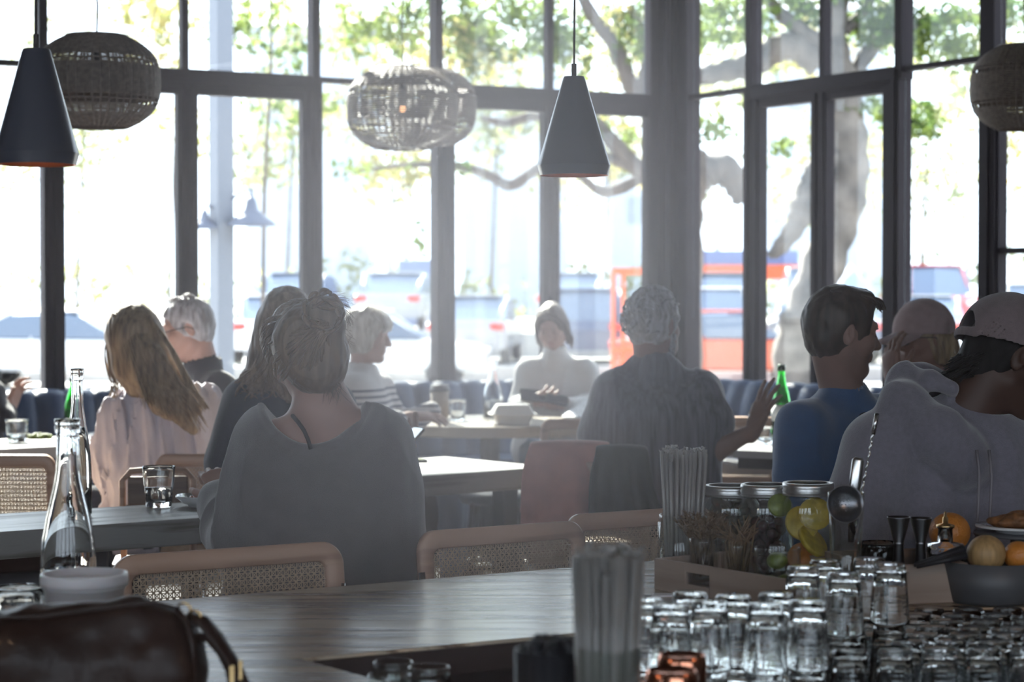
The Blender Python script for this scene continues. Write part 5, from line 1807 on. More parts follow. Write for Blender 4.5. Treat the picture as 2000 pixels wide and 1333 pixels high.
# small bowl-like glass behind the bag
p = at(38, 1207, 3.62); p.z = ZK; s_ = F / p.y
tumbler('rocks_glass', 'low clear rocks glass at the left edge behind the leather bag', p, at(38, 1147, 3.62).z - ZK, 44 / s_, 49 / s_, flutes=8)

# ---- white plastic tub
M_tub = mat('translucent_white_plastic', (.62, .60, .62), rough=.35, sub=.2)
p = at(165, 1120, 3.55); zt_ = p.z; rr = 85 / (F / 3.55)
root = empty('deli_tub', (p.x, 3.55, ZK), label='round white plastic deli tub with a lid on the counter behind the bag', cat='tub')
Ht = zt_ - ZK
mb = MB(); mb.lathe([(0, 0), (rr * .78, 0), (rr * .80, .004), (rr * .91, Ht * .80), (rr * .93, Ht * .80), (rr * .94, Ht * .86), (rr * .92, Ht * .88), (0, Ht * .88)], seg=56); mb.build('tub_body', M_tub, root)
mb = MB(); mb.lathe([(rr * .95, Ht * .84), (rr * .99, Ht * .84), (rr * 1.0, Ht * .90), (rr * 1.0, Ht - .004), (rr * .985, Ht), (rr * .93, Ht), (rr * .91, Ht - .010), (0, Ht - .010), (0, Ht * .885), (rr * .945, Ht * .885)], seg=56); mb.build('lid', M_tub, root)

# ---- plate with food on the communal table
p = onz(400, 989, ZK); s_ = F / p.y
M_plate = mat('white_porcelain', (.7, .7, .7), rough=.12, coat=.5)
def plate(p, r, label, h=.03):
    root = empty('plate', p, label=label, cat='plate')
    mb = MB(); mb.lathe([(0, 0), (r * .55, 0), (r * .58, .006), (r * .75, .010), (r, h), (r * .985, h + .004), (r * .74, .016), (r * .55, .010), (0, .010)], seg=48); mb.build('dish', M_plate, root)
    return root
plate(p, .088, 'white plate with a tomato-topped dish on the communal table', h=.030)
def rubble(name, m, c, r, n, size, label, cat, seed=1, zf=.6, kind=None):
    rnd = random.Random(seed)
    mb = MB()
    for i in range(n):
        a = rnd.random() * 6.283; q = r * math.sqrt(rnd.random()); s = size * rnd.uniform(.6, 1.2)
        z = size * .5 + (1 - q / r) * size * zf * 2 * rnd.random()
        M_ = Euler((rnd.random() * 3, rnd.random() * 3, rnd.random() * 3)).to_matrix()
        mb.sphere(Vector(c) + V(q * math.cos(a), q * math.sin(a), z), (s, s * .7, s * .5), 8, 6, M_)
    return mb.build(name, m, None, label, cat, kind=kind)
M_tom = mat('cooked_tomato', (.50, .11, .035), rough=.3, vary=.5, vscale=60, coat=.3)
rubble('tomato_dish', M_tom, p + V(0, 0, .012), .045, 60, .013, 'heap of chopped red tomato food on the white plate', 'food', 3, kind='stuff')

# ---- round table things
p = onz(859, 826, ZK); s_ = F / p.y
root = empty('coffee_cup', p, label='takeaway coffee cup with dark lid and brown sleeve on the round table', cat='cup')
h_ = (at(859, 752, p.y).z - ZK)
mb = MB(); mb.lathe([(0, 0), (14 / s_, 0), (18.5 / s_, h_ * .82), (0, h_ * .82)], seg=32); mb.build('cup_body', mat('paper_cup', (.30, .25, .21), rough=.7), root)
mb = MB(); mb.lathe([(15.3 / s_, h_ * .15), (15.9 / s_, h_ * .15), (18.6 / s_, h_ * .6), (18 / s_, h_ * .6)], seg=32, close=True); mb.build('sleeve', mat('kraft_sleeve', (.26, .20, .15), rough=.8), root)
mb = MB(); mb.lathe([(0, h_ * .83), (20 / s_, h_ * .83), (20.5 / s_, h_ * .88), (18 / s_, h_ * .9), (17.5 / s_, h_), (0, h_)], seg=32); mb.build('lid', mat('dark_plastic', (.04, .04, .045), rough=.4), root)
p = onz(1001, 829, ZK); s_ = F / p.y
M_foam = mat('white_pulp', (.66, .64, .62), rough=.7)
root = empty('takeout_box', p, R(4), label='white clamshell takeout box on the round table', cat='box')
def frustum(w0, d0, w1, d1, z0, z1, r=.012):
    a = rpoly(w0, d0, r, 4); b = rpoly(w1, d1, r, 4); n = len(a)
    vs = [(x, y, z0) for x, y in a] + [(x, y, z1) for x, y in b]
    return vs, [tuple(range(n))[::-1], tuple(range(n, 2 * n))] + [(i, (i + 1) % n, n + (i + 1) % n, n + i) for i in range(n)]
w_ = 84 / s_; Hh = at(1001, 790, p.y).z - ZK
mb = MB(); mb.add(*frustum(w_ * .70, w_ * .62, w_ * .93, w_ * .84, 0, Hh * .5), smooth=False); mb.box((0, 0, Hh * .5), (w_ * 1.06, w_ * .94, .004), bev=.001); mb.build('base_tray', M_foam, root)
mb = MB(); mb.add(*frustum(w_ * 1.0, w_ * .88, w_ * .74, w_ * .64, Hh * .5 + .002, Hh), smooth=False); mb.box((-w_ * .0, 0, Hh * .53), (w_ * 1.10, w_ * .97, .005), bev=.001); mb.build('lid', M_foam, root)
# crumpled napkin / paper
def crumple(name, m, P4, z, amp, label, cat, seed=1, n=14):
    rnd = np.random.RandomState(seed)
    vs = []; fs = []
    for i in range(n + 1):
        for j in range(n + 1):
            u, v = i / n, j / n
            q = (P4[0] * (1 - u) + P4[1] * u) * (1 - v) + (P4[3] * (1 - u) + P4[2] * u) * v
            vs.append((q.x, q.y, z(u, v) + amp * rnd.rand()))
    for i in range(n):
        for j in range(n):
            a = i * (n + 1) + j; fs.append((a, a + n + 1, a + n + 2, a + 1))
    mb = MB(); mb.add(vs, fs, False)
    o = mb.build(name, m, None, label, cat)
    s = o.modifiers.new('t', 'SOLIDIFY'); s.thickness = .0012
    return o
M_paper = mat('white_paper', (.72, .72, .74), rough=.8)
crumple('paper_bag', M_paper, [onz(1098, 818, ZK), onz(1150, 818, ZK), onz(1150, 806, ZK), onz(1100, 806, ZK)], lambda u, v: ZK + .004 + (.055 * u + .03) * math.sin(v * PI) * (u ** .5), .008, 'crumpled white paper on the round table by the woman in white', 'paper', 4)
def phone(name, label, c, d, n, w=.072, l=.15, t=.008, screen=False):
    d = Vector(d).normalized(); n = Vector(n); n = (n - d * n.dot(d)).normalized(); s = d.cross(n)
    Mx = Matrix((s, d, n)).transposed()
    root = empty(name, c, label=label, cat='phone')
    mb = MB(); mb.prism(rpoly(w, l, .01, 5), -t / 2, t / 2, M=Mx); mb.build('case', M_black, root)
    m_ = mat('phone_screen', (.02, .02, .025), rough=.05, emit=(.75, .88, 1.0), estr=.9 if screen else 0.0)
    mb = MB(); mb.prism(rpoly(w * .92, l * .95, .008, 5), t / 2, t / 2 + .0006, M=Mx); mb.build('screen', m_, root)
    return root
phone('phone', 'lit phone held up beyond the grey sweater\'s shoulder', at(792, 868, 6.55), V(.55, .35, .62), V(-.55, -.35, .75), screen=True)
phone('phone', 'dark phone lying on the middle table beside the grey sweater', onz(796, 903, ZK) + V(0, 0, .006), V(1, .1, 0), V(0, 0, 1), w=.07, l=.15)
# dark wallet held by the woman in white
phone('phone', 'dark phone in the hands of the woman in white', at(1052, 774, 10.62), V(1, .1, -.08), V(0, -.55, .8), w=.095, l=.20, t=.012)
phone('wallet', 'dark wallet held beside the phone by the woman in white', at(1088, 781, 10.60), V(1, .1, -.2), V(0, -.6, .8), w=.07, l=.12, t=.014)
bpy.data.objects['wallet']['category'] = 'wallet'
# napkin on the far-left table
crumple('napkin', M_paper, [onz(170, 862, ZK), onz(212, 860, ZK), onz(214, 848, ZK), onz(172, 850, ZK)], lambda u, v: ZK + .004 + .02 * math.sin(u * 3) * math.sin(v * 3), .006, 'crumpled white napkin on the far-left table beside the blonde woman', 'napkin', 9)
rubble('leafy_salad', mat('salad_leaf', (.22, .28, .05), rough=.5, vary=.5, vscale=50), onz(78, 857, ZK), .05, 50, .014, 'leafy green food on the far-left table behind the small glass', 'food', 8, kind='stuff')

# ================================================================ leather bag on the counter
M_leather = mat('brown_leather', (.026, .012, .008), rough=.5, bump=.15, bscale=160, vary=.3, vscale=7, coat=.06, spec=.35)
Y = 3.05
def bagp(px, py, dy=0): return at(px, py, Y + dy)
B0 = V(bagp(150, 1300).x, Y, ZK)
F_ = Fld((bagp(-260, 1300).x, Y - .16, ZK - .01), (bagp(430, 1300).x, Y + .16, bagp(0, 1150).z), .0055)
zl_ = ZK + .04
F_.chain([V(bagp(-190, 1300).x, Y, zl_), V(bagp(60, 1300).x, Y, zl_), V(bagp(318, 1300).x, Y, zl_)], [.07, .085, .07], k=.03, sq=(V(0, 1, 0), .95))
F_.chain([V(bagp(-180, 1300).x, Y, ZK + .075), V(bagp(60, 1300).x, Y, ZK + .08), V(bagp(330, 1300).x, Y, ZK + .085)], [.055, .060, .052], k=.05)
F_.chain([at(-180, 1248, Y), at(60, 1245, Y), at(180, 1230, Y), at(270, 1220, Y + .0), at(328, 1226, Y)], [.030, .030, .032, .036, .034], k=.03)
F_.plane((0, 0, ZK + .0015), (0, 0, -1))
F_.disp(lambda P: .007 * vnoise(P, (14, 14, 9), 3) + .003 * vnoise(P, 40, 4), band=.03)
pos, Q = F_.mesh()
bag = empty('leather_bag', B0, label='brown leather handbag lying on the counter at the bottom left', cat='bag')
np_mesh('bag_body', pos, Q, M_leather, bag, B0)
mb = MB()
def S(px, py, dy): return at(px, py, Y + dy) - B0
# piping and seam on the right end
mb.tube([S(345, 1190, -.02), S(365, 1215, -.035), S(376, 1260, -.045), S(380, 1333, -.05)], .0045, 6)
mb.tube([S(-60, 1212, -.06), S(80, 1206, -.065), S(200, 1190, -.06), S(300, 1177, -.05), S(350, 1190, -.03)], .003, 6)
mb.build('piping', M_leather, bag)
mb = MB()
pts = [S(372, 1207, -.01), S(398, 1216, -.02), S(425, 1248, -.03), S(448, 1282, -.04), S(462, 1306, -.05), S(478, 1345, -.06)]
for k, (off, wd) in enumerate(((0, .014),)):
    mb.tube([p_ for p_ in pts], [.012, .015, .016, .014, .015, .015], 10, flat=(V(.8, -.5, .35), .25))
mb.tube([S(378, 1247, -.0), S(405, 1245, -.015), S(430, 1275, -.03), S(447, 1310, -.04), S(455, 1350, -.05)], .009, 8, flat=(V(.8, -.5, .35), .35))
mb.build('strap', M_leather, bag)
M_brass = mat('brass', (.75, .52, .25), rough=.25, metal=1)
mb = MB()
def ringpts(c, r, nrm, k=18, sx=1.0):
    n = Vector(nrm).normalized(); u = n.orthogonal().normalized(); w = n.cross(u)
    return [c + u * r * math.cos(2 * PI * i / k) * sx + w * r * math.sin(2 * PI * i / k) for i in range(k + 1)]
mb.tube(ringpts(S(360, 1192, -.015), .011, V(.3, 1, .2)), .0022, 6, cap=False)
mb.tube(ringpts(S(382, 1205, -.02), .010, V(.5, 1, .2)), .0022, 6, cap=False)
mb.build('metal_ring', M_brass, bag)
mb = MB(); mb.box(S(453, 1318, -.065), (.008, .006, .028), bev=.001, rz=.2); mb.box(S(470, 1310, -.068), (.006, .006, .03), bev=.001, rz=.2); mb.build('buckle', M_brass, bag)

# ================================================================ pendant lamps
M_shade = mat('dark_grey_enamel', (.038, .042, .062), rough=.33, coat=.35)
M_inner = mat('copper_inside', (.75, .22, .07), rough=.4, metal=.8)
M_bulb = mat('warm_bulb', (1, .8, .6), emit=(1.0, .50, .22), estr=5)
M_cord = mat('black_cord', (.03, .025, .025), rough=.7)
def cone_lamp(px, ytop, ybot, wpx, wtop, Y0, label):
    a = at(px, ytop, Y0); b = at(px, ybot, Y0); s = Y0 / F
    H = a.z - b.z; R1 = wpx / 2 * s; R0 = wtop / 2 * s
    root = empty('cone_pendant_lamp', (b.x, Y0, b.z), label=label, cat='pendant lamp', group='dark cone pendant lamps')
    O = [(R1 * .93, 0), (R1, H * .10), (R0, H * .975), (R0 * .9, H), (0, H)]
    I = [(0, H - .004), (R0 - .006, H * .96), (R1 - .006, H * .10), (R1 * .93 - .004, 0.001)]
    mb = MB(); mb.lathe(O[:], seg=56); mb.add([], []); 
    o = mb.build('shade', M_shade, root); shadesafe(o, 25)
    mb = MB(); mb.lathe(I + [(R1 * .93, 0)], seg=56); mb.build('shade_lining', M_inner, root)
    mb = MB(); mb.sphere((0, 0, H * .22), .028, 16, 12); mb.build('bulb', M_bulb, root)
    mb = MB(); mb.lathe([(0, H * .3), (.018, H * .3), (.018, H - .004), (0, H - .004)], seg=16); mb.build('socket', M_black, root)
    mb = MB(); mb.tube([(0, 0, H), (0, 0, H + .03)], .006, 8); mb.tube([(0.0015 * math.sin(k), 0, H + .03 + (ZC - b.z - H - .03) * k / 12) for k in range(13)], .0028, 6); mb.build('cord', M_cord, root)
    return root
cone_lamp(72, 96, 322, 162, 56, 4.05, 'dark grey cone pendant lamp hanging at the top left')
cone_lamp(1121, 150, 343, 143, 44, 4.62, 'dark grey cone pendant lamp hanging in front of the window corner')
# unseen pendants with point lights, added to put warm highlights on the bar
def warm(root, e):
    l = bpy.data.lights.new('added_lamp_light', 'POINT'); l.energy = e; l.color = (1, .62, .36); l.shadow_soft_size = .05
    o = bpy.data.objects.new('added_lamp_light', l); COL.objects.link(o); o.parent = root; o.location = (0, 0, .02)
warm(cone_lamp(3300, -150, 70, 150, 50, 2.4, 'unseen dark cone pendant lamp added for warm highlights, right of the view'), 16)
warm(cone_lamp(-1700, -150, 70, 150, 50, 2.2, 'unseen dark cone pendant lamp added to warm the bar, left of the view'), 9)
M_rattan = mat('woven_rattan', (.17, .14, .12), rough=.6, vary=.4, vscale=60)
def rattan(px, ytop, ybot, wpx, Y0, label, dens=1.0, fat=.40):
    a = at(px, ytop, Y0); b = at(px, ybot, Y0); s = Y0 / F
    H = a.z - b.z; Rr = wpx / 2 * s
    root = empty('rattan_pendant_lamp', (b.x, Y0, b.z), label=label, cat='pendant lamp', group='woven rattan drum pendant lamps')
    def rad(t):  # t 0..1 from bottom: soft-cornered drum
        x = abs(2 * t - 1)
        return Rr * (1 - .50 * x ** 3.2) if x < .999 else Rr * .50
    mb = MB()
    nr = int(46 * dens)
    for k in range(nr + 1):
        t = k / nr
        gap = (.22 < t < .34) or (.66 < t < .76)
        if gap and k % 3: continue
        r = rad(t); z = H * t
        seg = 72
        pts = [((r + .003 * math.cos(i * PI)) * math.cos(2 * PI * i / seg), (r + .003 * math.cos(i * PI)) * math.sin(2 * PI * i / seg), z) for i in range(seg + 1)]
        mb.tube(pts, H / nr * fat, 4, cap=False)
    for i in range(48):
        a_ = 2 * PI * i / 48
        mb.tube([(rad(t) * math.cos(a_) * .995, rad(t) * math.sin(a_) * .995, H * t) for t in [j / 16 for j in range(17)]], .004, 4)
    o = mb.build('woven_shade', M_rattan, root)
    # closed top disc of radial canes
    mb = MB()
    for k in range(10):
        r = Rr * .5 * (k + 1) / 10
        mb.tube([(r * math.cos(2 * PI * i / 36), r * math.sin(2 * PI * i / 36), H + .012 * (1 - k / 10)) for i in range(37)], .006, 4, cap=False)
    mb.build('top_weave', M_rattan, root)
    mb = MB(); mb.sphere((0, 0, H * .5), .018, 14, 10); mb.build('bulb', M_bulb, root)
    mb = MB(); mb.tube([(0, 0, H * .52), (0, 0, H + .02)], .012, 8); mb.tube([(.004 * math.sin(k * 2.2), 0, H + .02 + (ZC - b.z - H - .02) * k / 14) for k in range(15)], .004, 6); mb.build('cord', M_cord, root)
    return root
rattan(190, 73, 248, 240, 7.6, 'round woven rattan drum pendant, dark, at the top left behind the cone lamp', 1.2, .53)
rattan(786, 135, 290, 214, 10.3, 'woven rattan pendant in the middle of the long window wall', .8)
rattan(845, 140, 282, 168, 11.1, 'smaller rattan pendant half hidden behind the middle one', .7)
rattan(2000, 92, 252, 204, 8.6, 'woven rattan pendant cut by the right edge of the picture', 1.1, .50)
# ---- thin clear glass, seen through without bending
def thin_glass(name, tint=(.96, .98, .97), base=.05, edge=.75, rough=.02, frost=0.0, fcol=(.6, .58, .56)):
    m = bpy.data.materials.new(name); m.use_nodes = True
    nt = m.node_tree; nt.nodes.clear(); N = nt.nodes.new; L = nt.links.new
    o = N('ShaderNodeOutputMaterial'); t = N('ShaderNodeBsdfTransparent'); t.inputs[0].default_value = (*tint, 1)
    g = N('ShaderNodeBsdfGlossy'); g.inputs['Roughness'].default_value = rough
    lw = N('ShaderNodeLayerWeight'); lw.inputs[0].default_value = .5
    pw = N('ShaderNodeMath'); pw.operation = 'POWER'; pw.inputs[1].default_value = 3.5
    f = N('ShaderNodeMath'); f.operation = 'MULTIPLY_ADD'; f.inputs[1].default_value = edge; f.inputs[2].default_value = base
    mx = N('ShaderNodeMixShader')
    L(lw.outputs['Facing'], pw.inputs[0]); L(pw.outputs[0], f.inputs[0]); L(f.outputs[0], mx.inputs[0]); L(t.outputs[0], mx.inputs[1]); L(g.outputs[0], mx.inputs[2])
    out = mx.outputs[0]
    if frost:
        d = N('ShaderNodeBsdfDiffuse'); d.inputs[0].default_value = (*fcol, 1)
        tr = N('ShaderNodeBsdfTranslucent'); tr.inputs[0].default_value = (*fcol, 1)
        a = N('ShaderNodeMixShader'); L(d.outputs[0], a.inputs[1]); L(tr.outputs[0], a.inputs[2])
        m2 = N('ShaderNodeMixShader'); m2.inputs[0].default_value = frost; L(out, m2.inputs[1]); L(a.outputs[0], m2.inputs[2]); out = m2.outputs[0]
    L(out, o.inputs[0])
    return m
M_thin = thin_glass('thin_clear_glass')
M_straw = thin_glass('frosted_clear_straw', frost=.46, fcol=(.66, .62, .60))

# ================================================================ upturned glasses on the service counter
glass_h = .114
def stack_glass(px, py_top, level, wpx=80, first=None, **k):
    zt = ZS + .0015 + glass_h * (level + 1)
    q = onz(px, py_top, zt)
    return Vector((q.x, q.y, ZS + .0015 + glass_h * level))
proto = tumbler('tumbler', 'upturned cut-glass tumbler', (0, 0, 0), glass_h - .0006, .030, .038, inv=True, group='upturned tumblers on the service counter', flutes=12, bands=True, seg=48, wall=.0035)
row_lab = {}
spots = []
def near(a): return 'near' if a > .5 else 'far'
# upper layer: seen with their whole height
UP = [(1310, 1180, 'first from the left in the front row, beside the blurred straws'), (1388, 1176, 'second from the left in the front row'), (1495, 1178, 'third in the front row, with the bright base'), (1577, 1172, 'fourth in the front row, by the taller group'),
      (1432, 1162, 'set back between second and third of the front row'), (1350, 1160, 'set back behind the first and second'), (1516, 1158, 'set back behind the third of the front row'),
      (1262, 1172, 'half behind the blurred straws at the left end'),
      (1568, 1106, 'left of the raised group below the fruit jar'), (1648, 1118, 'in the middle of the raised group under the jiggers'), (1738, 1100, 'right of the raised group by the wooden tray'), (1700, 1092, 'at the back of the raised group by the tray'), (1612, 1094, 'at the back left of the raised group')]
def place_glass(loc, lab):
    g = copy_tree(proto)
    g.location = loc; g.rotation_euler = (0, 0, random.random() * 6)
    g['label'] = lab
    return g
random.seed(31)
placed = []
def free(x, y, dmin=.0765):
    return all((x - a) ** 2 + (y - b) ** 2 > dmin ** 2 for a, b in placed)
for px, py, lab in UP:
    q = onz(px, py, ZS + .003 + glass_h * 2)
    x, y = q.x, q.y
    for _ in range(60):
        if free(x, y): break
        y += .003
    placed.append((x, y))
    place_glass((x, y, ZS + .003 + glass_h), 'upper upturned tumbler, ' + lab)
    place_glass((x, y, ZS + .0015), 'lower tumbler under ' + lab)
rows = ['1st', '2nd', '3rd', '4th', '5th', '6th', '7th', '8th', '9th', '10th', '11th']
for j in range(7):
    cnt = 0
    for i in range(14):
        y = 3.50 + .0765 * j
        x = .44 + .0785 * i + (.037 if j % 2 else 0)
        v = (x / y) * F + 1000
        if v > 2050 or v < 1615: continue
        edge = cn0.y + (x - cn0.x) * nd.y / nd.x
        if y > edge - .045 or not free(x, y, .076): continue
        placed.append((x, y)); cnt += 1
        place_glass((x, y, ZS + .0015), 'lower right field of tumblers, %s row from the camera, %s from the left' % (rows[j], rows[cnt - 1]))
for ch in list(proto.children): bpy.data.objects.remove(ch)
bpy.data.objects.remove(proto)

# copper mugs
def mug(px, py, wpx, Y0, label):
    a = at(px, py, Y0); r = wpx / 2 * Y0 / F; H = a.z - ZS - .001
    root = empty('copper_mug', (a.x, Y0, ZS + .001), label=label, cat='mug', group='upturned copper mugs')
    mb = MB(); mb.lathe([(r * .98, 0), (r, .004), (r, H - .012), (r * .93, H - .003), (r * .88, H), (r * .82, H - .006), (0, H - .006), (0, H - .010), (r * .90, H - .014), (r * .95, .004)], seg=48, close=True)
    mb.build('mug_body', M_copper, root)
    mb = MB(); mb.tube([(r, 0, H * .8), (r + .03, 0, H * .75), (r + .035, 0, H * .45), (r, 0, H * .3)], .004, 8)
    h = mb.build('handle', M_copper, root); h.rotation_euler = (0, 0, R(60))
    return root
mug(1332, 1278, 98, 3.02, 'upturned copper mug, the farther of two, below the glasses')
mug(1312, 1308, 106, 2.86, 'upturned copper mug nearest the camera beside the blurred straws')

# dark cup with a stirrer, blurred
p = at(1073, 1268, 2.62)
root = empty('bar_caddy_cup', (p.x, 2.62, ZS), label='dark ribbed cup of picks at the bottom centre, out of focus', cat='cup')
H = p.z - ZS; r = 68 * 2.62 / F
M_dplast = mat('black_plastic', (.015, .015, .018), rough=.5)
mb = MB(); mb.lathe([(0, 0), (r * .86, 0), (r, H), (r - .004, H), (r * .86 - .004, .006), (0, .006)], seg=40, flute=lambda k, a, z: 1 + .02 * math.cos(a * 20)); mb.build('cup_body', M_dplast, root)
mb = MB()
rnd = random.Random(5)
for i in range(26):
    a = rnd.random() * 6.28; q = r * .7 * math.sqrt(rnd.random())
    mb.sphere((q * math.cos(a), q * math.sin(a), H - .004 + .010 * rnd.random()), .012, 8, 6)
mb.build('contents', M_dplast, root)
mb = MB()
mb.tube([(-.006, 0, H - .05), (-.016, 0, H + .02)], .0030, 6); mb.tube([(.03, .0, H - .05), (.034, 0, H + .012)], .004, 6); mb.build('pick', M_dplast, root)

# empty jars in the well, seen by their rims
def jar(name, label, p, H, r, cat='jar', group=None, lidm=None, contents=None, rn=.86, sq=1.0):
    root = empty(name, p, label=label, cat=cat, group=group)
    O = [(0, 0), (r * .9, 0), (r, .008), (r, H * .74), (r * .97, H * .80), (r * rn, H * .86), (r * rn, H * .885), (r * rn * 1.05, H * .892), (r * rn, H * .905), (r * rn * 1.05, H * .92), (r * rn, H * .935), (r * rn * 1.03, H * .985), (r * rn * .98, H)]
    t = .0035
    I = [(q - t, z) for q, z in O[3:]][::-1] + [(r - t, .012), (0, .010)]
    mb = MB(); mb.lathe(O + I, seg=44); mb.build('jar_glass', M_thin, root)
    if lidm:
        mb = MB(); mb.lathe([(r * rn * 1.08, H * .885), (r * rn * 1.10, H * .89), (r * rn * 1.06, H * .91), (r * rn * 1.11, H * .93), (r * rn * 1.07, H * .95), (r * rn * 1.10, H * .97), (r * rn * 1.08, H * 1.01), (r * rn * .93, H * 1.012), (r * rn * .92, H * 1.0), (r * rn * 1.06, H * .998)], seg=44, close=True); mb.build('screw_band', lidm, root)
    return root
for px, py, Y0, w_, lab in ((838, 1302, 3.28, 88, 'open clear jar in the bar well, right one of three rims'), (768, 1292, 3.36, 84, 'open clear jar in the bar well, the back one of three rims'), (760, 1318, 3.20, 92, 'open clear jar in the bar well, nearest of three rims')):
    p = at(px, py, Y0)
    r = w_ / 2 * Y0 / F
    jar('open_jar', lab, (p.x, Y0, ZS), p.z - ZS, r, group='open jars in the bar well', rn=.92)

# ================================================================ straws
def straws(name, label, cx, Y0, ztop, zbot, rtop, rbot, n, holder, seed=1, sr=.0038):
    rnd = random.Random(seed)
    root = empty(name, (cx, Y0, zbot), label=label, cat='straws')
    holder(root)
    for i in range(n):
        a = 2.399 * i; q = math.sqrt((i + .5) / n)
        x0, y0 = q * rbot * math.cos(a), q * rbot * math.sin(a)
        x1, y1 = q * rtop * math.cos(a + .15), q * rtop * math.sin(a + .15)
        z1 = ztop - zbot - .012 * rnd.random() - (.02 if rnd.random() < .12 else 0)
        s = MB()
        prof = []
        d = V(x1 - x0, y1 - y0, z1 - .006).normalized()
        u = d.orthogonal().normalized(); w = d.cross(u)
        k = 10
        vs = []
        for (P_, rr_) in ((V(x0, y0, .006), sr), (V(x1, y1, z1), sr), (V(x1, y1, z1), sr * .8), (V(x0, y0, .006), sr * .8)):
            for j in range(k):
                b = 2 * PI * j / k; vs.append(P_ + (u * math.cos(b) + w * math.sin(b)) * rr_)
        fs = []
        for t in range(4):
            for j in range(k):
                fs.append((t * k + j, t * k + (j + 1) % k, ((t + 1) % 4) * k + (j + 1) % k, ((t + 1) % 4) * k + j))
        s.add(vs, fs, True)
        if rnd.random() < .55:   # torn wrapper at the mouth
            for _ in range(2):
                c = V(x1, y1, z1) + V(rnd.uniform(-.004, .004), rnd.uniform(-.004, .004), .002)
                s.tube([c, c + V(rnd.uniform(-.006, .006), rnd.uniform(-.006, .006), .006), c + V(rnd.uniform(-.008, .008), rnd.uniform(-.008, .008), .003)], [.0022, .0016, .0008], 5)
        s.build('straw', M_straw, root)
    return root
# sharp bunch in a ribbed jar standing in the tray
Y0 = 4.50
def hold1(root):
    r = 50 * Y0 / F; H = at(1335, 1005, Y0).z - zb
    mb = MB(); mb.lathe([(0, 0), (r * .95, 0), (r, .006), (r, H * .86), (r * .93, H * .88), (r * .98, H * .90), (r * .93, H * .92), (r * .98, H * .94), (r * .93, H * .96), (r * .95, H), (r * .90, H), (r * .88, H * .85), (r * .93, .010), (0, .008)], seg=44); mb.build('jar', M_thin, root)
zb = ZK + .008
p = at(1335, 878, Y0)
straws('straw_jar', 'clear drinking straws bunched in a ribbed glass jar in the wooden tray', p.x, Y0, p.z, zb, 48 * Y0 / F, 34 * Y0 / F, 64, hold1, 3)
# blurred bunch close to the lens
Y1 = 2.55
p = at(1188, 1076, Y1)
zb = ZS + .11
def hold2(root):
    r = 62 * Y1 / F; H = at(1188, 1262, Y1).z - zb
    mb = MB(); mb.lathe([(0, 0), (r * .92, 0), (r * .95, .006), (r * 1.08, H), (r * 1.04, H), (r * .9, .010), (0, .008)], seg=44); mb.build('jar', M_thin, root)
straws('straw_jar', 'out-of-focus clear drinking straws in a glass, nearest the camera', p.x, Y1, p.z, zb, 72 * Y1 / F, 50 * Y1 / F, 60, hold2, 9, sr=.0042)
mb = MB(); mb.box((p.x, Y1, ZS + .0545), (.12, .12, .109), bev=.004); mb.build('caddy_block', M_mat, None, 'dark block under the blurred straws glass', 'block')

# ================================================================ wooden trays on the counter
M_ply = wood('pale_plywood', (.33, .25, .20), (.26, .19, .15), rough=.55, axis=0, scale=5, bump=.05)
def tray(name, pa, pb, ztop_a, label, depth=.26, slot=False):
    """pa, pb: front bottom corners on the counter"""
    d = (pb - pa); L = d.length; ang = math.atan2(d.y, d.x)
    H = ztop_a - ZK
    root = empty(name, pa, ang, label=label, cat='tray')
    f = MB()
    t = .010
    if slot:
        a, b = slot
        f.box((a / 2, 0, H / 2), (a, t, H - .001), bev=.002)
        f.box(((b + L) / 2, 0, H / 2), (L - b, t, H - .001), bev=.002)
        f.box(((a + b) / 2, 0, H * .18), (b - a, t, H * .36 - .002)); f.box(((a + b) / 2, 0, H * .86), (b - a, t, H * .27))
    else: f.box((L / 2, 0, H / 2), (L, t, H - .001), bev=.002)
    f.build('front_panel', M_ply, root)
    f = MB(); f.box((L / 2, depth, H / 2), (L, t, H - .001), bev=.002); f.build('back_panel', M_ply, root)
    for x in (t / 2, L - t / 2):
        f = MB(); f.box((x, depth / 2, H / 2), (t, depth - t, H - .001), bev=.002); f.build('side_panel', M_ply, root)
    f = MB(); f.box((L / 2, depth / 2, .004), (L - 2 * t, depth - t, .005)); f.build('bottom_board', M_ply, root)
    return root
ta = onz(1281, 1155, ZK); tb = onz(1606, 1196, ZK)
ta = Vector((at(1281, 1092, 4.28).x, 4.28, ZK)); tb = Vector((at(1590, 1140, 3.90).x, 3.90, ZK))
tray('wooden_tray', ta, tb, at(1281, 1090, 4.28).z, 'pale plywood tray with a slot handle, holding the garnish jars and straws', depth=.30, slot=(.10, .175))
t2a = Vector((at(1700, 1100, 4.05).x, 4.05, ZK)); t2b = Vector((at(1890, 1100, 4.10).x, 4.10, ZK))
tray('wooden_tray', t2a, t2b, at(1890, 1099, 4.10).z, 'pale plywood tray with rounded corner under the jiggers and crystal glass', depth=.24)

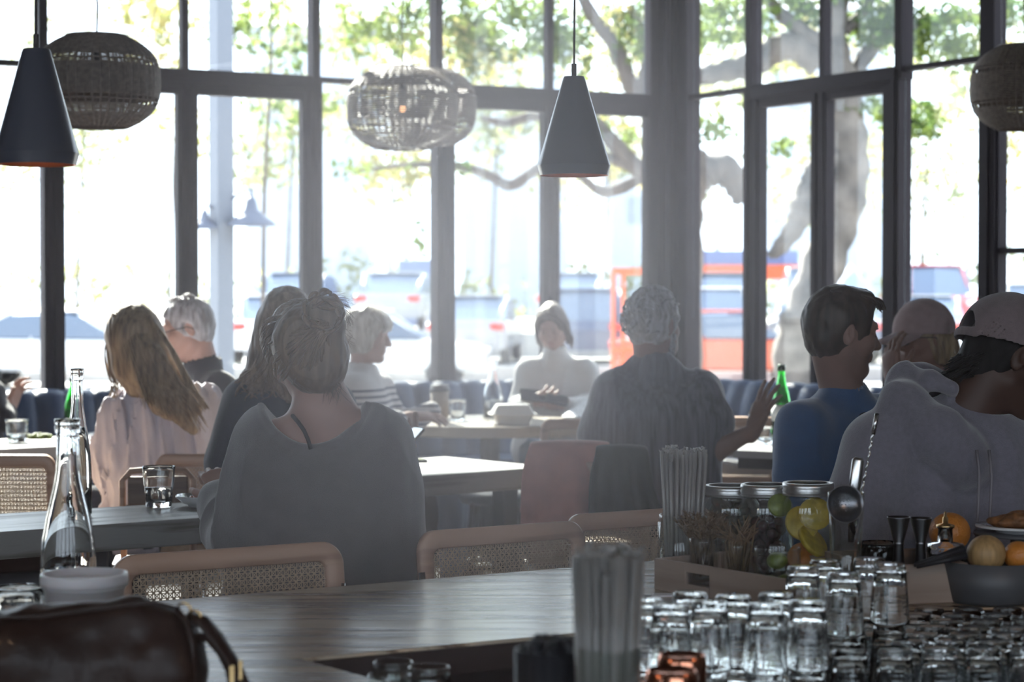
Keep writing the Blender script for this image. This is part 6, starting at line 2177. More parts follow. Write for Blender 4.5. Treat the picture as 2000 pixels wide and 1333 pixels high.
# ---- garnish jars with silver bands
def on_tray(px, Y0): return Vector((at(px, 1100, Y0).x, Y0, ZK + .008))
M_band = mat('tin_band', (.62, .61, .60), rough=.34, metal=1)
jars = [(1428, 950, 96, 4.50, 'mason jar of dark picks, left of three in the tray'), (1496, 948, 92, 4.42, 'mason jar of dark cherries and limes, middle of three in the tray'), (1578, 945, 92, 4.34, 'mason jar of lemon and orange slices, right of three in the tray')]
JR = {}
for px, py, w_, Y0, lab in jars:
    p = on_tray(px, Y0); r = w_ / 2 * Y0 / F
    H = at(px, py, Y0).z - p.z
    JR[px] = (p, r, H)
    jar('mason_jar', lab, p, H, r * 1.16, lidm=M_band, group='mason jars with metal bands', rn=.86)
def fruit_bits(n, P, r, H, m, name, label, size, seed, z0=.02, z1=.8, flatn=.35, cat='fruit'):
    rnd = random.Random(seed); mb = MB()
    for i in range(n):
        a = rnd.random() * 6.28; q = r * .62 * math.sqrt(rnd.random())
        z = H * (z0 + (z1 - z0) * (i + .5) / n)
        Mx = Euler((rnd.uniform(-1.2, 1.2), rnd.uniform(-1.2, 1.2), rnd.random() * 6)).to_matrix()
        mb.sphere(Vector(P) + V(q * math.cos(a), q * math.sin(a), z), (size, size, size * flatn), 10, 6, Mx)
    return mb.build(name, m, None, label, cat, kind='stuff')
P_, r_, H_ = JR[1428]; fruit_bits(60, P_ + V(0, 0, .01), r_, H_, mat('dark_herbs', (.06, .045, .02), rough=.6, vary=.4, vscale=40), 'dried_herbs', 'dark dried garnish filling the left mason jar', .018, 2, cat='garnish')
P_, r_, H_ = JR[1496]; fruit_bits(46, P_ + V(0, 0, .01), r_, H_ * .72, mat('dark_cherry', (.03, .008, .01), rough=.2), 'cherries', 'dark cherries filling the middle mason jar', .015, 3, flatn=1, cat='cherries')
M_lemon = mat('lemon_slice', (.62, .42, .05), rough=.4, vary=.3, vscale=60)
M_orange = mat('orange_slice', (.55, .17, .02), rough=.4, vary=.3, vscale=60)
P_, r_, H_ = JR[1578]
def wedge(c, r, t, m, label, name, rot, cat='fruit slice', group='citrus slices in the right jar'):
    mb = MB()
    n = 22
    Mx = Euler(rot).to_matrix()
    mb.lathe([(0, -t / 2), (r * .95, -t / 2), (r, -t * .3), (r, t * .3), (r * .95, t / 2), (0, t / 2)], (0, 0, 0), 28, Mx)
    o = mb.build(name, m, None, label, cat, group); o.location = c
    return o
wedge(P_ + V(.014, -.012, H_ * .70), .036, .008, M_lemon, 'bright lemon slice standing highest in the right mason jar', 'lemon_slice', (R(75), R(20), 0))
wedge(P_ + V(-.014, -.005, H_ * .60), .038, .008, M_lemon, 'pale lemon slice leaning left in the right mason jar', 'lemon_slice', (R(70), R(-25), R(20)))
wedge(P_ + V(.008, -.016, H_ * .42), .040, .012, M_lemon, 'lemon slice in the middle of the right mason jar', 'lemon_slice', (R(50), R(15), R(40)))
wedge(P_ + V(-.012, -.014, H_ * .24), .036, .014, M_orange, 'orange slice low at the left of the right mason jar', 'orange_slice', (R(65), R(-20), R(10)))
wedge(P_ + V(.018, -.012, H_ * .20), .034, .014, M_orange, 'orange slice low at the right of the right mason jar', 'orange_slice', (R(60), R(30), R(-20)))

# ---- small straight glasses with herbs and limes in front of the jars
M_herb = mat('dried_rosemary', (.16, .10, .05), rough=.8, vary=.4, vscale=80)
M_lime = mat('lime_peel', (.20, .25, .05), rough=.4, vary=.4, vscale=50)
def small_glass(px, pyt, w_, Y0, label):
    p = on_tray(px, Y0); r = w_ / 2 * Y0 / F; H = at(px, pyt, Y0).z - p.z
    return tumbler('garnish_glass', label, p, H, r * .94, r, m=M_thin, flutes=0.0001, cat='glass', seg=36, wall=.003, base=.01), p, r, H
_, p, r, H = small_glass(1375, 1052, 58, 4.30, 'straight clear glass of dried herbs in front of the straws')
mb = MB(); rnd = random.Random(12)
for i in range(70):
    a = rnd.random() * 6.28; q = r * .7 * rnd.random(); x, y = q * math.cos(a), q * math.sin(a)
    l = rnd.uniform(.06, .12); dx, dy = rnd.uniform(-.05, .05), rnd.uniform(-.02, .03)
    pts = [V(x, y, .02), V(x + dx * .3, y + dy * .3, H), V(x + dx, y + dy, H + l * .5)]
    mb.tube(pts, .0012, 4)
    for k in range(7):
        t = k / 7; c = pts[1] * (1 - t) + pts[2] * t
        mb.tube([c, c + V(rnd.uniform(-.014, .014), rnd.uniform(-.01, .01), .008)], [.0016, .0005], 4)
o = mb.build('dried_herbs', M_herb, None, 'bushy dried brown herb sprigs standing in the straight glass', 'herbs', kind='stuff'); o.location = p
_, p, r, H = small_glass(1440, 1060, 62, 4.22, 'straight clear glass with pale garnish in the middle of the tray')
mb = MB()
for i in range(50):
    a = rnd.random() * 6.28; q = r * .6 * rnd.random(); x, y = q * math.cos(a), q * math.sin(a)
    mb.tube([V(x, y, .015), V(x + rnd.uniform(-.02, .02), y, H), V(x + rnd.uniform(-.05, .05), y + rnd.uniform(-.02, .02), H + rnd.uniform(.01, .06))], [.0028, .0022, .0014], 5)
o = mb.build('dried_herbs', M_herb, None, 'loose dried stems in the middle straight glass', 'herbs', kind='stuff'); o.location = p
g_, p, r, H = small_glass(1518, 1070, 92, 4.10, 'wide low glass of limes at the front of the tray')
for k, (dx, dz, lab) in enumerate(((-.016, .030, 'left lime in the wide low glass'), (.018, .032, 'right lime in the wide low glass'), (.0, .078, 'lime piled on top in the wide low glass'))):
    mb = MB(); mb.sphere((0, 0, 0), (.022, .018, .018), 16, 10); o = mb.build('lime', M_lime, None, lab, 'lime', 'limes in the wide low glass'); o.location = p + V(dx, 0, dz)
p_ = JR[1496][0]
wedge(p_ + V(.022, -.058, .165), .026, .012, M_lime, 'lime wedge above the wide low glass against the middle jar', 'lime_slice', (R(70), R(10), 0), group=None)

# ---- strainers and spoon in a tall tin
root_p = on_tray(1655, 4.42)
TY = 4.16
p = Vector((at(1652, 1100, TY).x, TY, ZK + .001)); 
root = empty('tool_glass', p, label='tall clear glass holding the bar tools behind the tumblers', cat='glass')
r = 36 * TY / F; H = at(1652, 962, TY).z - p.z
mb = MB(); mb.lathe([(0, 0), (r * .7, 0), (r * .72, .005), (r, H), (r * .95, H), (r * .66, .010), (0, .008)], seg=36); mb.build('glass_wall', M_thin, root)
M_dsteel = mat('dark_steel', (.17, .17, .18), rough=.3, metal=1)
def L_(px, py, dy=0): return at(px, py, TY + dy)
c = L_(1650, 985, -.055)
mb = MB()
n = 12
M2 = Euler((R(80), 0, R(10))).to_matrix()
mb.lathe([(0, -.018), (.020, -.014), (.034, -.004), (.038, .004), (.040, .004), (.035, -.006), (.021, -.0165), (0, -.0205)], (0, 0, 0), 36, M2)
for i in range(5):
    for j in range(i * 6 or 1):
        a = 2 * PI * j / (i * 6 or 1); rr_ = .0075 * i
        mb.sphere(M2 @ V(rr_ * math.cos(a), rr_ * math.sin(a), -.017 + .35 * rr_ ** 2 * 20), .0014, 6, 4)
o = mb.build('julep_strainer', M_dsteel, None, 'dark perforated strainer bowl leaning in the tool glass', 'strainer'); o.location = c
mb = MB(); mb.tube([L_(1668, 1040) - c, L_(1655, 1010, -.03) - c], .004, 8); mb.build('handle', M_dsteel, o)
mb = MB(); mb.tube([L_(1662, 1060), L_(1668, 960), L_(1676, 900), L_(1677, 894)], [.006, .0125, .013, .008], 12, flat=(V(0, 1, 0), .5)); mb.build('muddler', M_steel, None, 'rounded steel handle standing in the tool glass', 'bar tool')
mb = MB()
pts = [L_(1664, 1060, .02), L_(1680, 940, .02), L_(1694, 880, .02), L_(1710, 810, .02)]
a, b = L_(1664, 1060, .02), L_(1713, 808, .02)
N_ = 90
u = (b - a).normalized(); o1 = u.orthogonal().normalized(); o2 = u.cross(o1)
mb.tube([a + (b - a) * (i / N_) + (o1 * math.cos(i * .9) + o2 * math.sin(i * .9)) * .0012 for i in range(N_ + 1)], .0022, 6)
mb.tube([b - u * .045, b], .0046, 10)
mb.build('bar_spoon', M_steel, None, 'long twisted bar spoon standing above the tool glass', 'spoon')

# ---- jiggers, crystal mixing glass, bitters
def jigger(px, pyt, pym, pyb, w_, Y0, label):
    b = at(px, pyb, Y0); s = Y0 / F
    z0 = ZK + .0085
    root = empty('jigger', (b.x, Y0, z0), label=label, cat='jigger', group='steel jiggers')
    Ht = at(px, pyt, Y0).z - z0; Hm = at(px, pym, Y0).z - z0
    r = w_ / 2 * s
    mb = MB(); mb.lathe([(r * .66, 0), (r * .68, .002), (r * .40, Hm), (r * .98, Ht - .002), (r, Ht), (r * .95, Ht), (r * .34, Hm + .006), (0, Hm + .004), (0, Hm - .004), (r * .34, Hm - .006), (r * .62, 0)], seg=40); mb.build('cups', M_dsteel, root)
    mb = MB(); mb.lathe([(r * .42, Hm - .003), (r * .47, Hm), (r * .42, Hm + .003)], seg=40); mb.build('collar', M_dsteel, root)
    return root
jigger(1755, 1010, 1062, 1100, 46, 4.16, 'steel hourglass jigger, left of the pair in the right tray')
jigger(1798, 1012, 1062, 1100, 44, 4.18, 'steel hourglass jigger, right of the pair in the right tray')
p = at(1716, 1100, 4.22); p = Vector((p.x, 4.22, ZK + .0085))
def crystal(k, a, z): return 1 - .05 * max(0, math.sin(a * 14 + z * 260)) - .05 * max(0, math.sin(a * 14 - z * 260))
r = 42 * 4.22 / F; H = at(1716, 1060, 4.22).z - p.z
root = empty('mixing_glass', p, label='cut-crystal mixing glass behind the jiggers', cat='glass')
prof = [(0, 0), (r * .9, 0)] + [(r, H * k / 16) for k in range(1, 17)] + [(r * .93, H), (r * .91, .012), (0, .010)]
mb = MB(); mb.lathe(prof, seg=112, flute=lambda k, a, z: crystal(k, a, z) if 1 < k < 17 else 1); mb.build('glass_wall', M_glass, root)
p = at(1846, 1100, 4.20); p = Vector((p.x, 4.20, ZK + .0085))
r = 36 * 4.2 / F; H = at(1846, 1062, 4.2).z - p.z; Hn = at(1846, 1030, 4.2).z - p.z
root = empty('bitters_bottle', p, label='squat cut-glass bitters bottle with a gold-tipped dasher', cat='bottle')
mb = MB(); mb.lathe([(0, 0), (r * .9, 0)] + [(r, H * k / 12) for k in range(1, 12)] + [(r * .95, H), (r * .42, H + .004), (r * .38, Hn - .004), (r * .5, Hn), (r * .3, Hn), (r * .3, H), (r * .85, H - .005), (r * .9, .012), (0, .01)], seg=84, flute=lambda k, a, z: crystal(k, a, z) if 1 < k < 13 else 1); mb.build('glass_body', M_glass, root)
mb = MB(); mb.lathe([(0, Hn), (r * .5, Hn), (r * .5, Hn + .004), (r * .15, Hn + .008), (r * .15, Hn + .02), (r * .08, Hn + .022), (r * .06, Hn + .032), (0, Hn + .033)], seg=24); mb.build('dasher', M_brass, root)
mb = MB(); mb.lathe([(0, .012), (r * .82, .012), (r * .82, H * .8), (0, H * .8)], seg=30); mb.build('liquid', mat('dark_bitters', (.02, .006, .004), rough=.1), root)
# dark tool handles lying on the tray
mb = MB(); mb.tube([at(1785, 1105, 4.05), at(1884, 1072, 4.05)], [.004, .009], 10); mb.build('tong', M_dplast, None, 'black handle lying across the right tray, upper one', 'bar tool')
mb = MB(); mb.tube([at(1790, 1108, 4.02), at(1888, 1085, 4.02)], [.004, .008], 10); mb.build('tong', M_dplast, None, 'black handle lying across the right tray, lower one', 'bar tool')

# ---- oranges, bowls, plate at the right
M_peel = mat('orange_peel', (.55, .20, .035), rough=.42, bump=.35, bscale=190, coat=.15)
M_peeled = mat('peeled_orange', (.45, .28, .12), rough=.5, vary=.35, vscale=24, vstretch=(4, 4, .3))
M_bowl = mat('dark_grey_stoneware', (.085, .085, .09), rough=.45)
def orange(px, py, w_, Y0, label, m=None):
    c = at(px, py, Y0); r = w_ / 2 * Y0 / F
    mb = MB(); mb.sphere((0, 0, 0), (r, r, r * .96), 32, 20)
    o = mb.build('orange', m or M_peel, None, label, 'orange', 'oranges at the right end of the counter'); o.location = c
    s = MB(); s.lathe([(0, r * .955), (.004, r * .957), (.003, r * .945)], seg=8); s.build('stem_scar', mat('stem_scar', (.12, .12, .04), rough=.8), o)
    return o
bw = at(1965, 1150, 3.98)
root = empty('fruit_bowl', (bw.x, 4.12, ZK + .0005), label='shallow dark grey bowl with citrus at the right edge', cat='bowl')
rb = .112; Hb = at(1965, 1102, 4.05).z - ZK
mb = MB(); mb.lathe([(0, 0), (rb * .75, 0), (rb * .80, .004), (rb * .97, Hb), (rb * .93, Hb), (rb * .78, .010), (0, .008)], seg=56); mb.build('bowl_body', M_bowl, root)
orange(1855, 1040, 80, 4.44, 'whole orange behind the bitters bottle, highest of the oranges')
orange(1926, 1082, 76, 4.09, 'half-peeled orange in the dark bowl, left one', M_peeled)
orange(1990, 1086, 60, 4.10, 'orange in the dark bowl at the right edge')
# carrier under the high orange
p = at(1855, 1040, 4.44); r = 40 * 4.44 / F
root = empty('fruit_stand', (p.x, 4.44, ZK), label='small dark bowl carrying the highest orange', cat='bowl')
zt_ = p.z - r * .55 - ZK
mb = MB(); mb.lathe([(0, 0), (.03, 0), (.03, .004), (.012, .012), (.012, zt_ - .03), (.036, zt_), (.033, zt_), (0, zt_ - .026)], seg=32); mb.build('bowl_body', M_bowl, root)
# plate with a crusty dish, on a small raised board by the hoodie
p = at(1965, 1040, 4.42)
root = empty('cake_stand', (p.x + .03, 4.42, ZK), label='dark stand under the white plate at the right edge', cat='stand')
mb = MB(); mb.lathe([(0, 0), (.06, 0), (.06, .006), (.02, .014), (.02, p.z - ZK - .012), (.10, p.z - ZK - .006), (.10, p.z - ZK), (0, p.z - ZK)], seg=40); mb.build('pedestal', M_bowl, root)
plate(Vector((p.x + .03, 4.42, p.z + .0005)), .098, 'white plate with grilled bread in front of the hoodie, at the right edge', h=.012)
F_ = Fld((p.x - .07, 4.34, p.z), (p.x + .13, 4.50, p.z + .06), .003)
F_.ell(V(p.x + .03, 4.42, p.z + .024), (.072, .045, .016), None, k=.01); F_.ell(V(p.x + .04, 4.41, p.z + .034), (.05, .035, .014), None, k=.01)
F_.disp(lambda P: .003 * vnoise(P, 60, 2) + .002 * vnoise(P, 150, 3), band=.01)
pos, Q = F_.mesh(); np_mesh('grilled_bread', pos, Q, mat('browned_crust', (.30, .13, .05), rough=.6, vary=.6, vscale=50), None, (0, 0, 0), label='browned grilled bread on the white plate at the right edge', cat='bread')

# folded napkin by the tray and plates stacked
root = empty('napkin', (0, 0, 0), label='white paper napkin lying on the counter in front of the wooden tray', cat='napkin')
q = [onz(1272, 1168, ZK), onz(1385, 1166, ZK), onz(1412, 1150, ZK), onz(1270, 1150, ZK)]
q = [Vector((x.x, min(x.y, 4.2), ZK)) for x in q]
mb = MB(); mb.prism([flat(x) for x in q], ZK + .0008, ZK + .004); mb.build('folded_paper', M_paper, root)
# ================================================================ outside: car park, cars, trees
ZG = -0.40
def ong(px, py): return onz(px, py, ZG)
M_asph = mat('sunlit_pale_concrete', (.40, .39, .38), rough=.85, vary=.25, vscale=.8, bump=.1, bscale=20)
Z2, Z3 = -.10, .50
def zrow(Y): return ZG if Y < 41.5 else (Z2 if Y < 48.5 else Z3)
mb = MB(); mb.box((0, -14, ZG - .1), (260, 111, .2)); mb.box((0, 45, Z2 - .3), (260, 7, .6)); mb.box((0, 124, Z3 - .6), (260, 151, 1.2)); mb.build('ground', M_asph, None, kind='structure')
mb = MB()
pts = [LW0 - LN * .12 - RN * .12, pl - LN * .12 + LU * 4, pl - LN * 2.2 + LU * 4, LW0 - LN * 2.6 - RN * 2.6, pr - RN * 2.2 + RU * 4, pr - RN * .12 + RU * 4]
mb.prism([(p.x, p.y) for p in pts][::-1], ZG, -.05); mb.build('terrace_slab', M_asph, None, kind='structure')

def leafmat(name, c, c2, tr=.55):
    m = bpy.data.materials.new(name); m.use_nodes = True
    nt = m.node_tree; nt.nodes.clear(); N = nt.nodes.new; L = nt.links.new
    o = N('ShaderNodeOutputMaterial'); d = N('ShaderNodeBsdfDiffuse'); t = N('ShaderNodeBsdfTranslucent'); mx = N('ShaderNodeMixShader'); mx.inputs[0].default_value = tr
    tc = N('ShaderNodeTexCoord'); n = N('ShaderNodeTexNoise'); n.inputs['Scale'].default_value = 1.7; n.inputs['Detail'].default_value = 6
    r = N('ShaderNodeValToRGB'); r.color_ramp.elements[0].position = .40; r.color_ramp.elements[1].position = .60
    r.color_ramp.elements[0].color = (*c2, 1); r.color_ramp.elements[1].color = (*c, 1)
    L(tc.outputs['Object'], n.inputs['Vector']); L(n.outputs['Fac'], r.inputs[0]); L(r.outputs[0], d.inputs[0])
    L(r.outputs[0], t.inputs[0]); L(d.outputs[0], mx.inputs[1]); L(t.outputs[0], mx.inputs[2]); L(mx.outputs[0], o.inputs[0])
    return m
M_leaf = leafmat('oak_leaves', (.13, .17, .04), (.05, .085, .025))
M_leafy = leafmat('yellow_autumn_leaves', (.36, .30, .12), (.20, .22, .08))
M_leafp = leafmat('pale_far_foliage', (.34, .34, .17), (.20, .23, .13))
M_bark = mat('grey_oak_bark', (.12, .10, .09), rough=.9, vary=.55, vscale=6, vstretch=(1, 1, .4), bump=.6, bscale=20)
M_bark2 = mat('pale_mottled_bark', (.17, .15, .135), rough=.9, col2=(.05, .045, .042), vscale=3.5, bump=.5, bscale=18)

def leaves(name, m, parent, blobs, size, dens, seed, origin=(0, 0, 0)):
    """blobs = [(centre, (rx, ry, rz))]; each leaf a small folded quad"""
    rs = np.random.RandomState(seed)
    P = []
    for c, r in blobs:
        k = int(dens * r[0] * r[2] * 3.14)
        u = rs.normal(size=(k, 3)); u /= np.linalg.norm(u, axis=1)[:, None] + 1e-9
        rad = rs.rand(k, 1) ** .45
        P.append(np.array([c[0], c[1], c[2]]) + u * rad * np.array(r))
    P = np.concatenate(P)
    # thin out by clumps so that light shows between twigs
    keep = vnoise(P.astype(f32), 1.0 / (size * 3.2), seed) > -.12
    P = P[keep]
    n = len(P)
    a = rs.normal(size=(n, 3)); a /= np.linalg.norm(a, axis=1)[:, None]
    b = np.cross(a, rs.normal(size=(n, 3))); b /= np.linalg.norm(b, axis=1)[:, None]
    s = size * (.6 + .8 * rs.rand(n, 1))
    q = np.stack([P - a * s, P - b * s * .5, P + a * s, P + b * s * .5], 1).reshape(-1, 3)
    Q = np.arange(4 * n).reshape(-1, 4)
    return np_mesh(name, q, Q, m, parent, origin)
def limb(mb, pts, rads, n=6):
    P = [Vector(q) for q in pts]; P = [P[0] * 2 - P[1]] + P + [P[-1] * 2 - P[-2]]
    Rr = [rads[0]] + list(rads) + [rads[-1]]
    out = []; rr = []
    for i in range(len(P) - 3):
        for k in range(n):
            t = k / n; a, b, c, d = P[i:i + 4]
            out.append(.5 * ((2 * b) + (c - a) * t + (2 * a - 5 * b + 4 * c - d) * t * t + (3 * b - a - 3 * c + d) * t ** 3))
            rr.append((Rr[i + 1] * (1 - t) + Rr[i + 2] * t) * (1 + .09 * math.sin(len(out) * 1.9)))
    out.append(P[-2]); rr.append(rads[-1])
    mb.tube(out, rr, 12)

# ---- the big oak just outside the right window wall
Y = 18.5
def T(px, py, dy=0): return at(px, py, Y + dy)
oak = empty('oak_tree', V(T(1570, 700).x, Y, ZG), label='large gnarled oak with mottled grey trunk right outside the right windows', cat='tree')
O_ = V(T(1570, 700).x, Y, ZG)
mb = MB()
px1 = Y / F
limb(mb, [V(T(1560, 700).x, Y, ZG), T(1562, 700), T(1580, 600), T(1620, 480), T(1655, 370), T(1655, 260), T(1640, 150), T(1628, 60), T(1650, -60)], [.30, .25, .21, .20, .19, .185, .15, .12, .10])
limb(mb, [T(1650, 300), T(1600, 330, -.1), T(1570, 400, -.2), T(1555, 440, -.25), T(1520, 488, -.3), T(1500, 500, -.3)], [.10, .12, .13, .10, .07, .03])
limb(mb, [T(1640, 120), T(1590, 80), T(1540, 40), T(1500, 0), T(1470, -60)], [.10, .09, .07, .06, .05])
limb(mb, [T(1600, 130), T(1560, 95), T(1520, 95), T(1470, 125), T(1410, 140), T(1350, 152), T(1290, 150)], [.12, .13, .13, .12, .10, .085, .07])
limb(mb, [T(1645, 200), T(1690, 110, .1), T(1750, 60, .2), T(1830, 40, .2), T(1960, 30, .2)], [.08, .08, .06, .06, .05])
limb(mb, [T(1650, 60), T(1690, 20), T(1720, -40)], [.06, .05, .04])
mb.build('trunk', M_bark2, oak).location = -O_
leaves('foliage', M_leaf, oak, [(T(1800, 60), (.75, .6, .25)), (T(1710, 40), (.4, .5, .25)), (T(1790, 240, .3), (.34, .4, .22)), (T(1720, 215), (.25, .3, .16)), (T(1480, 30), (.5, .6, .25)), (T(1400, 50), (.35, .5, .25)), (T(1590, 15), (.4, .4, .2)), (T(1860, 100), (.4, .4, .2)), (T(1960, 30), (.5, .5, .2)), (T(1390, 250, .6), (.30, .4, .15)), (T(1530, 290), (.12, .2, .12)), (T(1660, 215), (.2, .2, .06)), (T(1590, -60), (1.3, 1, .3))], .05, 1500, 3, O_)
# ---- second oak, bent trunk segments seen left of it
Y = 21.0
o2 = V(at(1405, 380, Y).x, Y, ZG)
t2 = empty('oak_tree', o2, label='bent dark oak limb seen just right of the corner post', cat='tree')
mb = MB()
limb(mb, [V(at(1330, 380, Y).x, Y, ZG), at(1335, 520, Y), at(1345, 385, Y), at(1375, 340, Y), at(1420, 335, Y), at(1440, 380, Y), at(1436, 400, Y)], [.22, .20, .17, .17, .17, .10, .04])
limb(mb, [at(1375, 340, Y), at(1365, 310, Y), at(1340, 290, Y), at(1250, 200, Y), at(1200, 90, Y), at(1150, 20, Y), at(1120, -60, Y)], [.12, .10, .10, .09, .08, .07, .06])
limb(mb, [at(1345, 385, Y), at(1300, 395, Y), at(1262, 345, Y), at(1180, 260, Y), at(1140, 210, Y)], [.12, .10, .09, .08, .06])
limb(mb, [at(1262, 345, Y), at(1180, 375, Y), at(1120, 330, Y + .3)], [.06, .06, .03])
limb(mb, [at(1250, 200, Y), at(1262, 100, Y), at(1230, 10, Y)], [.07, .06, .05])
mb.build('trunk', M_bark, t2).location = -o2
leaves('foliage', M_leaf, t2, [(at(1000, 60, Y), (.75, .7, .35)), (at(920, 90, Y), (.4, .5, .35)), (at(1110, 90, Y), (.35, .5, .4)), (at(1240, 60, Y), (.4, .5, .4)), (at(1160, 250, Y), (.3, .4, .15)), (at(960, 20, Y), (.9, .6, .25)), (at(1230, 270, Y), (.15, .3, .15))], .06, 900, 5, o2)
leaves('crown', M_leaf, t2, [(V(-3.0, 21, 8.8), (2.4, 2.0, 1.8)), (V(-6.0, 21.5, 9.2), (2.4, 2.0, 1.8)), (V(-0.2, 20.5, 8.6), (2.2, 2, 1.6)), (V(-8.8, 21.5, 8.6), (2.2, 2, 1.8)), (V(2.2, 21, 8.4), (2.2, 2, 1.7))], .13, 60, 77, o2)  # unseen canopy added above the view to keep sun off the tables
mb = MB(); Y = 21.0
limb(mb, [at(1120, -60, Y), V(0, 21, 6.5), V(-2.4, 21, 8.0), V(-5.5, 21.3, 8.8), V(-8.5, 21.5, 8.6)], [.06, .09, .08, .06, .03]); mb.build('high_limb', M_bark, t2).location = -o2  # limb carrying the added canopy
# ---- its drooping low branches across the middle windows
mb = MB()
Y = 21.0
limb(mb, [at(1262, 345, Y), at(1160, 300, Y), at(1060, 325, Y), at(1000, 362, Y), at(960, 345, Y), at(900, 325, Y), at(800, 322, Y), at(700, 335, Y)], [.05, .05, .055, .06, .055, .045, .03, .015])
limb(mb, [at(1180, 260, Y), at(1100, 240, Y), at(1040, 228, Y), at(985, 240, Y), at(940, 230, Y)], [.05, .05, .05, .045, .03])
mb.build('low_branch', M_bark, t2).location = -o2
leaves('low_foliage', M_leaf, t2, [(at(690, 330, Y), (.32, .4, .12)), (at(780, 320, Y), (.32, .4, .10)), (at(880, 330, Y), (.32, .3, .09)), (at(820, 470, Y), (.06, .1, .22)), (at(700, 60, Y), (.5, .5, .35)), (at(800, 40, Y), (.4, .5, .4)), (at(650, 200, Y), (.26, .4, .12))], .05, 800, 8, o2)
leaves('autumn_leaves', M_leafy, t2, [(at(860, 100, Y), (.5, .5, .4)), (at(960, 130, Y), (.45, .5, .25)), (at(1220, 30, Y), (.3, .3, .3))], .05, 450, 9, o2)
# ---- young tree beside the lamp post
Y = 22.0
o4 = V(at(510, 400, Y).x, Y, ZG)
t4 = empty('young_tree', o4, label='thin young leafy tree beyond the white lamp post', cat='tree')
mb = MB(); limb(mb, [o4, at(515, 450, Y), at(520, 300, Y), at(530, 100, Y), at(525, -40, Y)], [.03, .024, .02, .018, .01]); mb.build('trunk', M_bark, t4).location = -o4
leaves('foliage', M_leaf, t4, [(at(520, 190, Y), (.30, .4, .35)), (at(560, 240, Y), (.2, .3, .2)), (at(500, 50, Y), (.5, .4, .4)), (at(580, 110, Y), (.25, .3, .25)), (at(440, 60, Y), (.25, .3, .3))], .055, 520, 15, o4)
# ---- far foliage: a row of pale sunlit trees
rs_ = random.Random(4)
far_spots = [(-60, 190, 55, 360, 'far left, cut by the frame'), (150, 170, 60, 330, 'behind the top-left lamps'), (330, 130, 62, 300, 'left of the white lamp post'), (560, 150, 66, 320, 'right of the white lamp post'), (760, 190, 64, 300, 'behind the middle rattan lamp'), (960, 160, 68, 300, 'left of the central cone lamp'), (1180, 180, 66, 300, 'right of the central cone lamp'), (1400, 190, 62, 330, 'right of the corner post'), (1600, 220, 66, 320, 'behind the big oak'), (1800, 200, 60, 330, 'behind the oak leaves at right'), (2030, 210, 58, 340, 'at the far right edge')]
for i, (px, py, Y0, wpx, lab) in enumerate(far_spots):
    Y0 += 8; wpx *= .46; c = at(px, py, Y0); s = Y0 / F; o_ = V(c.x, Y0, zrow(Y0))
    t_ = empty('far_tree', o_, label='pale sunlit tree of the distant row, ' + lab, cat='tree', group='pale distant trees')
    mb = MB(); limb(mb, [o_, V(c.x, Y0, ZG + 2.5), V(c.x + .3, Y0, c.z)], [.09, .07, .04]); mb.build('trunk', M_bark2, t_).location = -o_
    bl = []
    for k in range(9):
        bl.append((at(px + rs_.uniform(-.45, .45) * wpx, py + rs_.uniform(-150, 200), Y0 + rs_.uniform(-1, 1)), (rs_.uniform(60, 100) * s, 1.6, rs_.uniform(45, 95) * s)))
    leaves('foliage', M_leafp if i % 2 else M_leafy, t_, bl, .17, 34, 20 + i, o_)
# ---- hedge behind the cars
hed = empty('hedge', (0, 84, Z3), label='long pale hedge closing the far side of the car park', cat='hedge')
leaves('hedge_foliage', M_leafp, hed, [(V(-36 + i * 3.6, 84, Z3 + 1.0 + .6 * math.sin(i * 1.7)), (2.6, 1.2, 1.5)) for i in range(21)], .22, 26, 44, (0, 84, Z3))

# ---- pale houses
M_siding = mat('pale_blue_siding', (.46, .52, .62), rough=.8)
M_roof = mat('grey_shingles', (.26, .28, .33), rough=.8, vary=.2, vscale=4)
M_win = mat('pale_window', (.30, .34, .40), rough=.3)
def house(px0, px1, pyt, pyb, Y0, label, roof_h=1.2):
    a = at(px0, pyb, Y0); b = at(px1, pyt, Y0); w = b.x - a.x; zt = b.z
    root = empty('house', ((a.x + b.x) / 2, Y0 + 3, Z3), label=label, cat='house')
    H = zt - Z3
    mb = MB(); mb.box((0, 0, H / 2), (w, 6, H)); mb.build('walls', M_siding, root)
    mb = MB(); mb.add([(-w / 2 - .4, -3.4, H), (w / 2 + .4, -3.4, H), (w / 2 + .4, 3.4, H), (-w / 2 - .4, 3.4, H), (-w / 2 - .4, 0, H + roof_h), (w / 2 + .4, 0, H + roof_h)], [(0, 1, 5, 4), (2, 3, 4, 5), (0, 4, 3), (1, 2, 5), (0, 3, 2, 1)], False); mb.build('roof', M_roof, root)
    k = max(1, int(w / 2.6))
    for i in range(k):
        mb = MB(); mb.box((-w / 2 + w * (i + .5) / k, -3.02, H * .72), (.9, .05, 1.2)); mb.build('window', M_win, root)
    return root
house(905, 1110, 95, 300, 92, 'pale blue house glimpsed through the oak leaves, left of the cone lamp')
house(480, 720, 52, 300, 92, 'house with a sloping pale roof near the top, right of the lamp post', 1.0)
house(1190, 1300, 330, 420, 92, 'small pale blue building behind the central cone lamp', .5)
house(1500, 1740, 20, 200, 92, 'dark-roofed building behind the oak crown', 1.0)

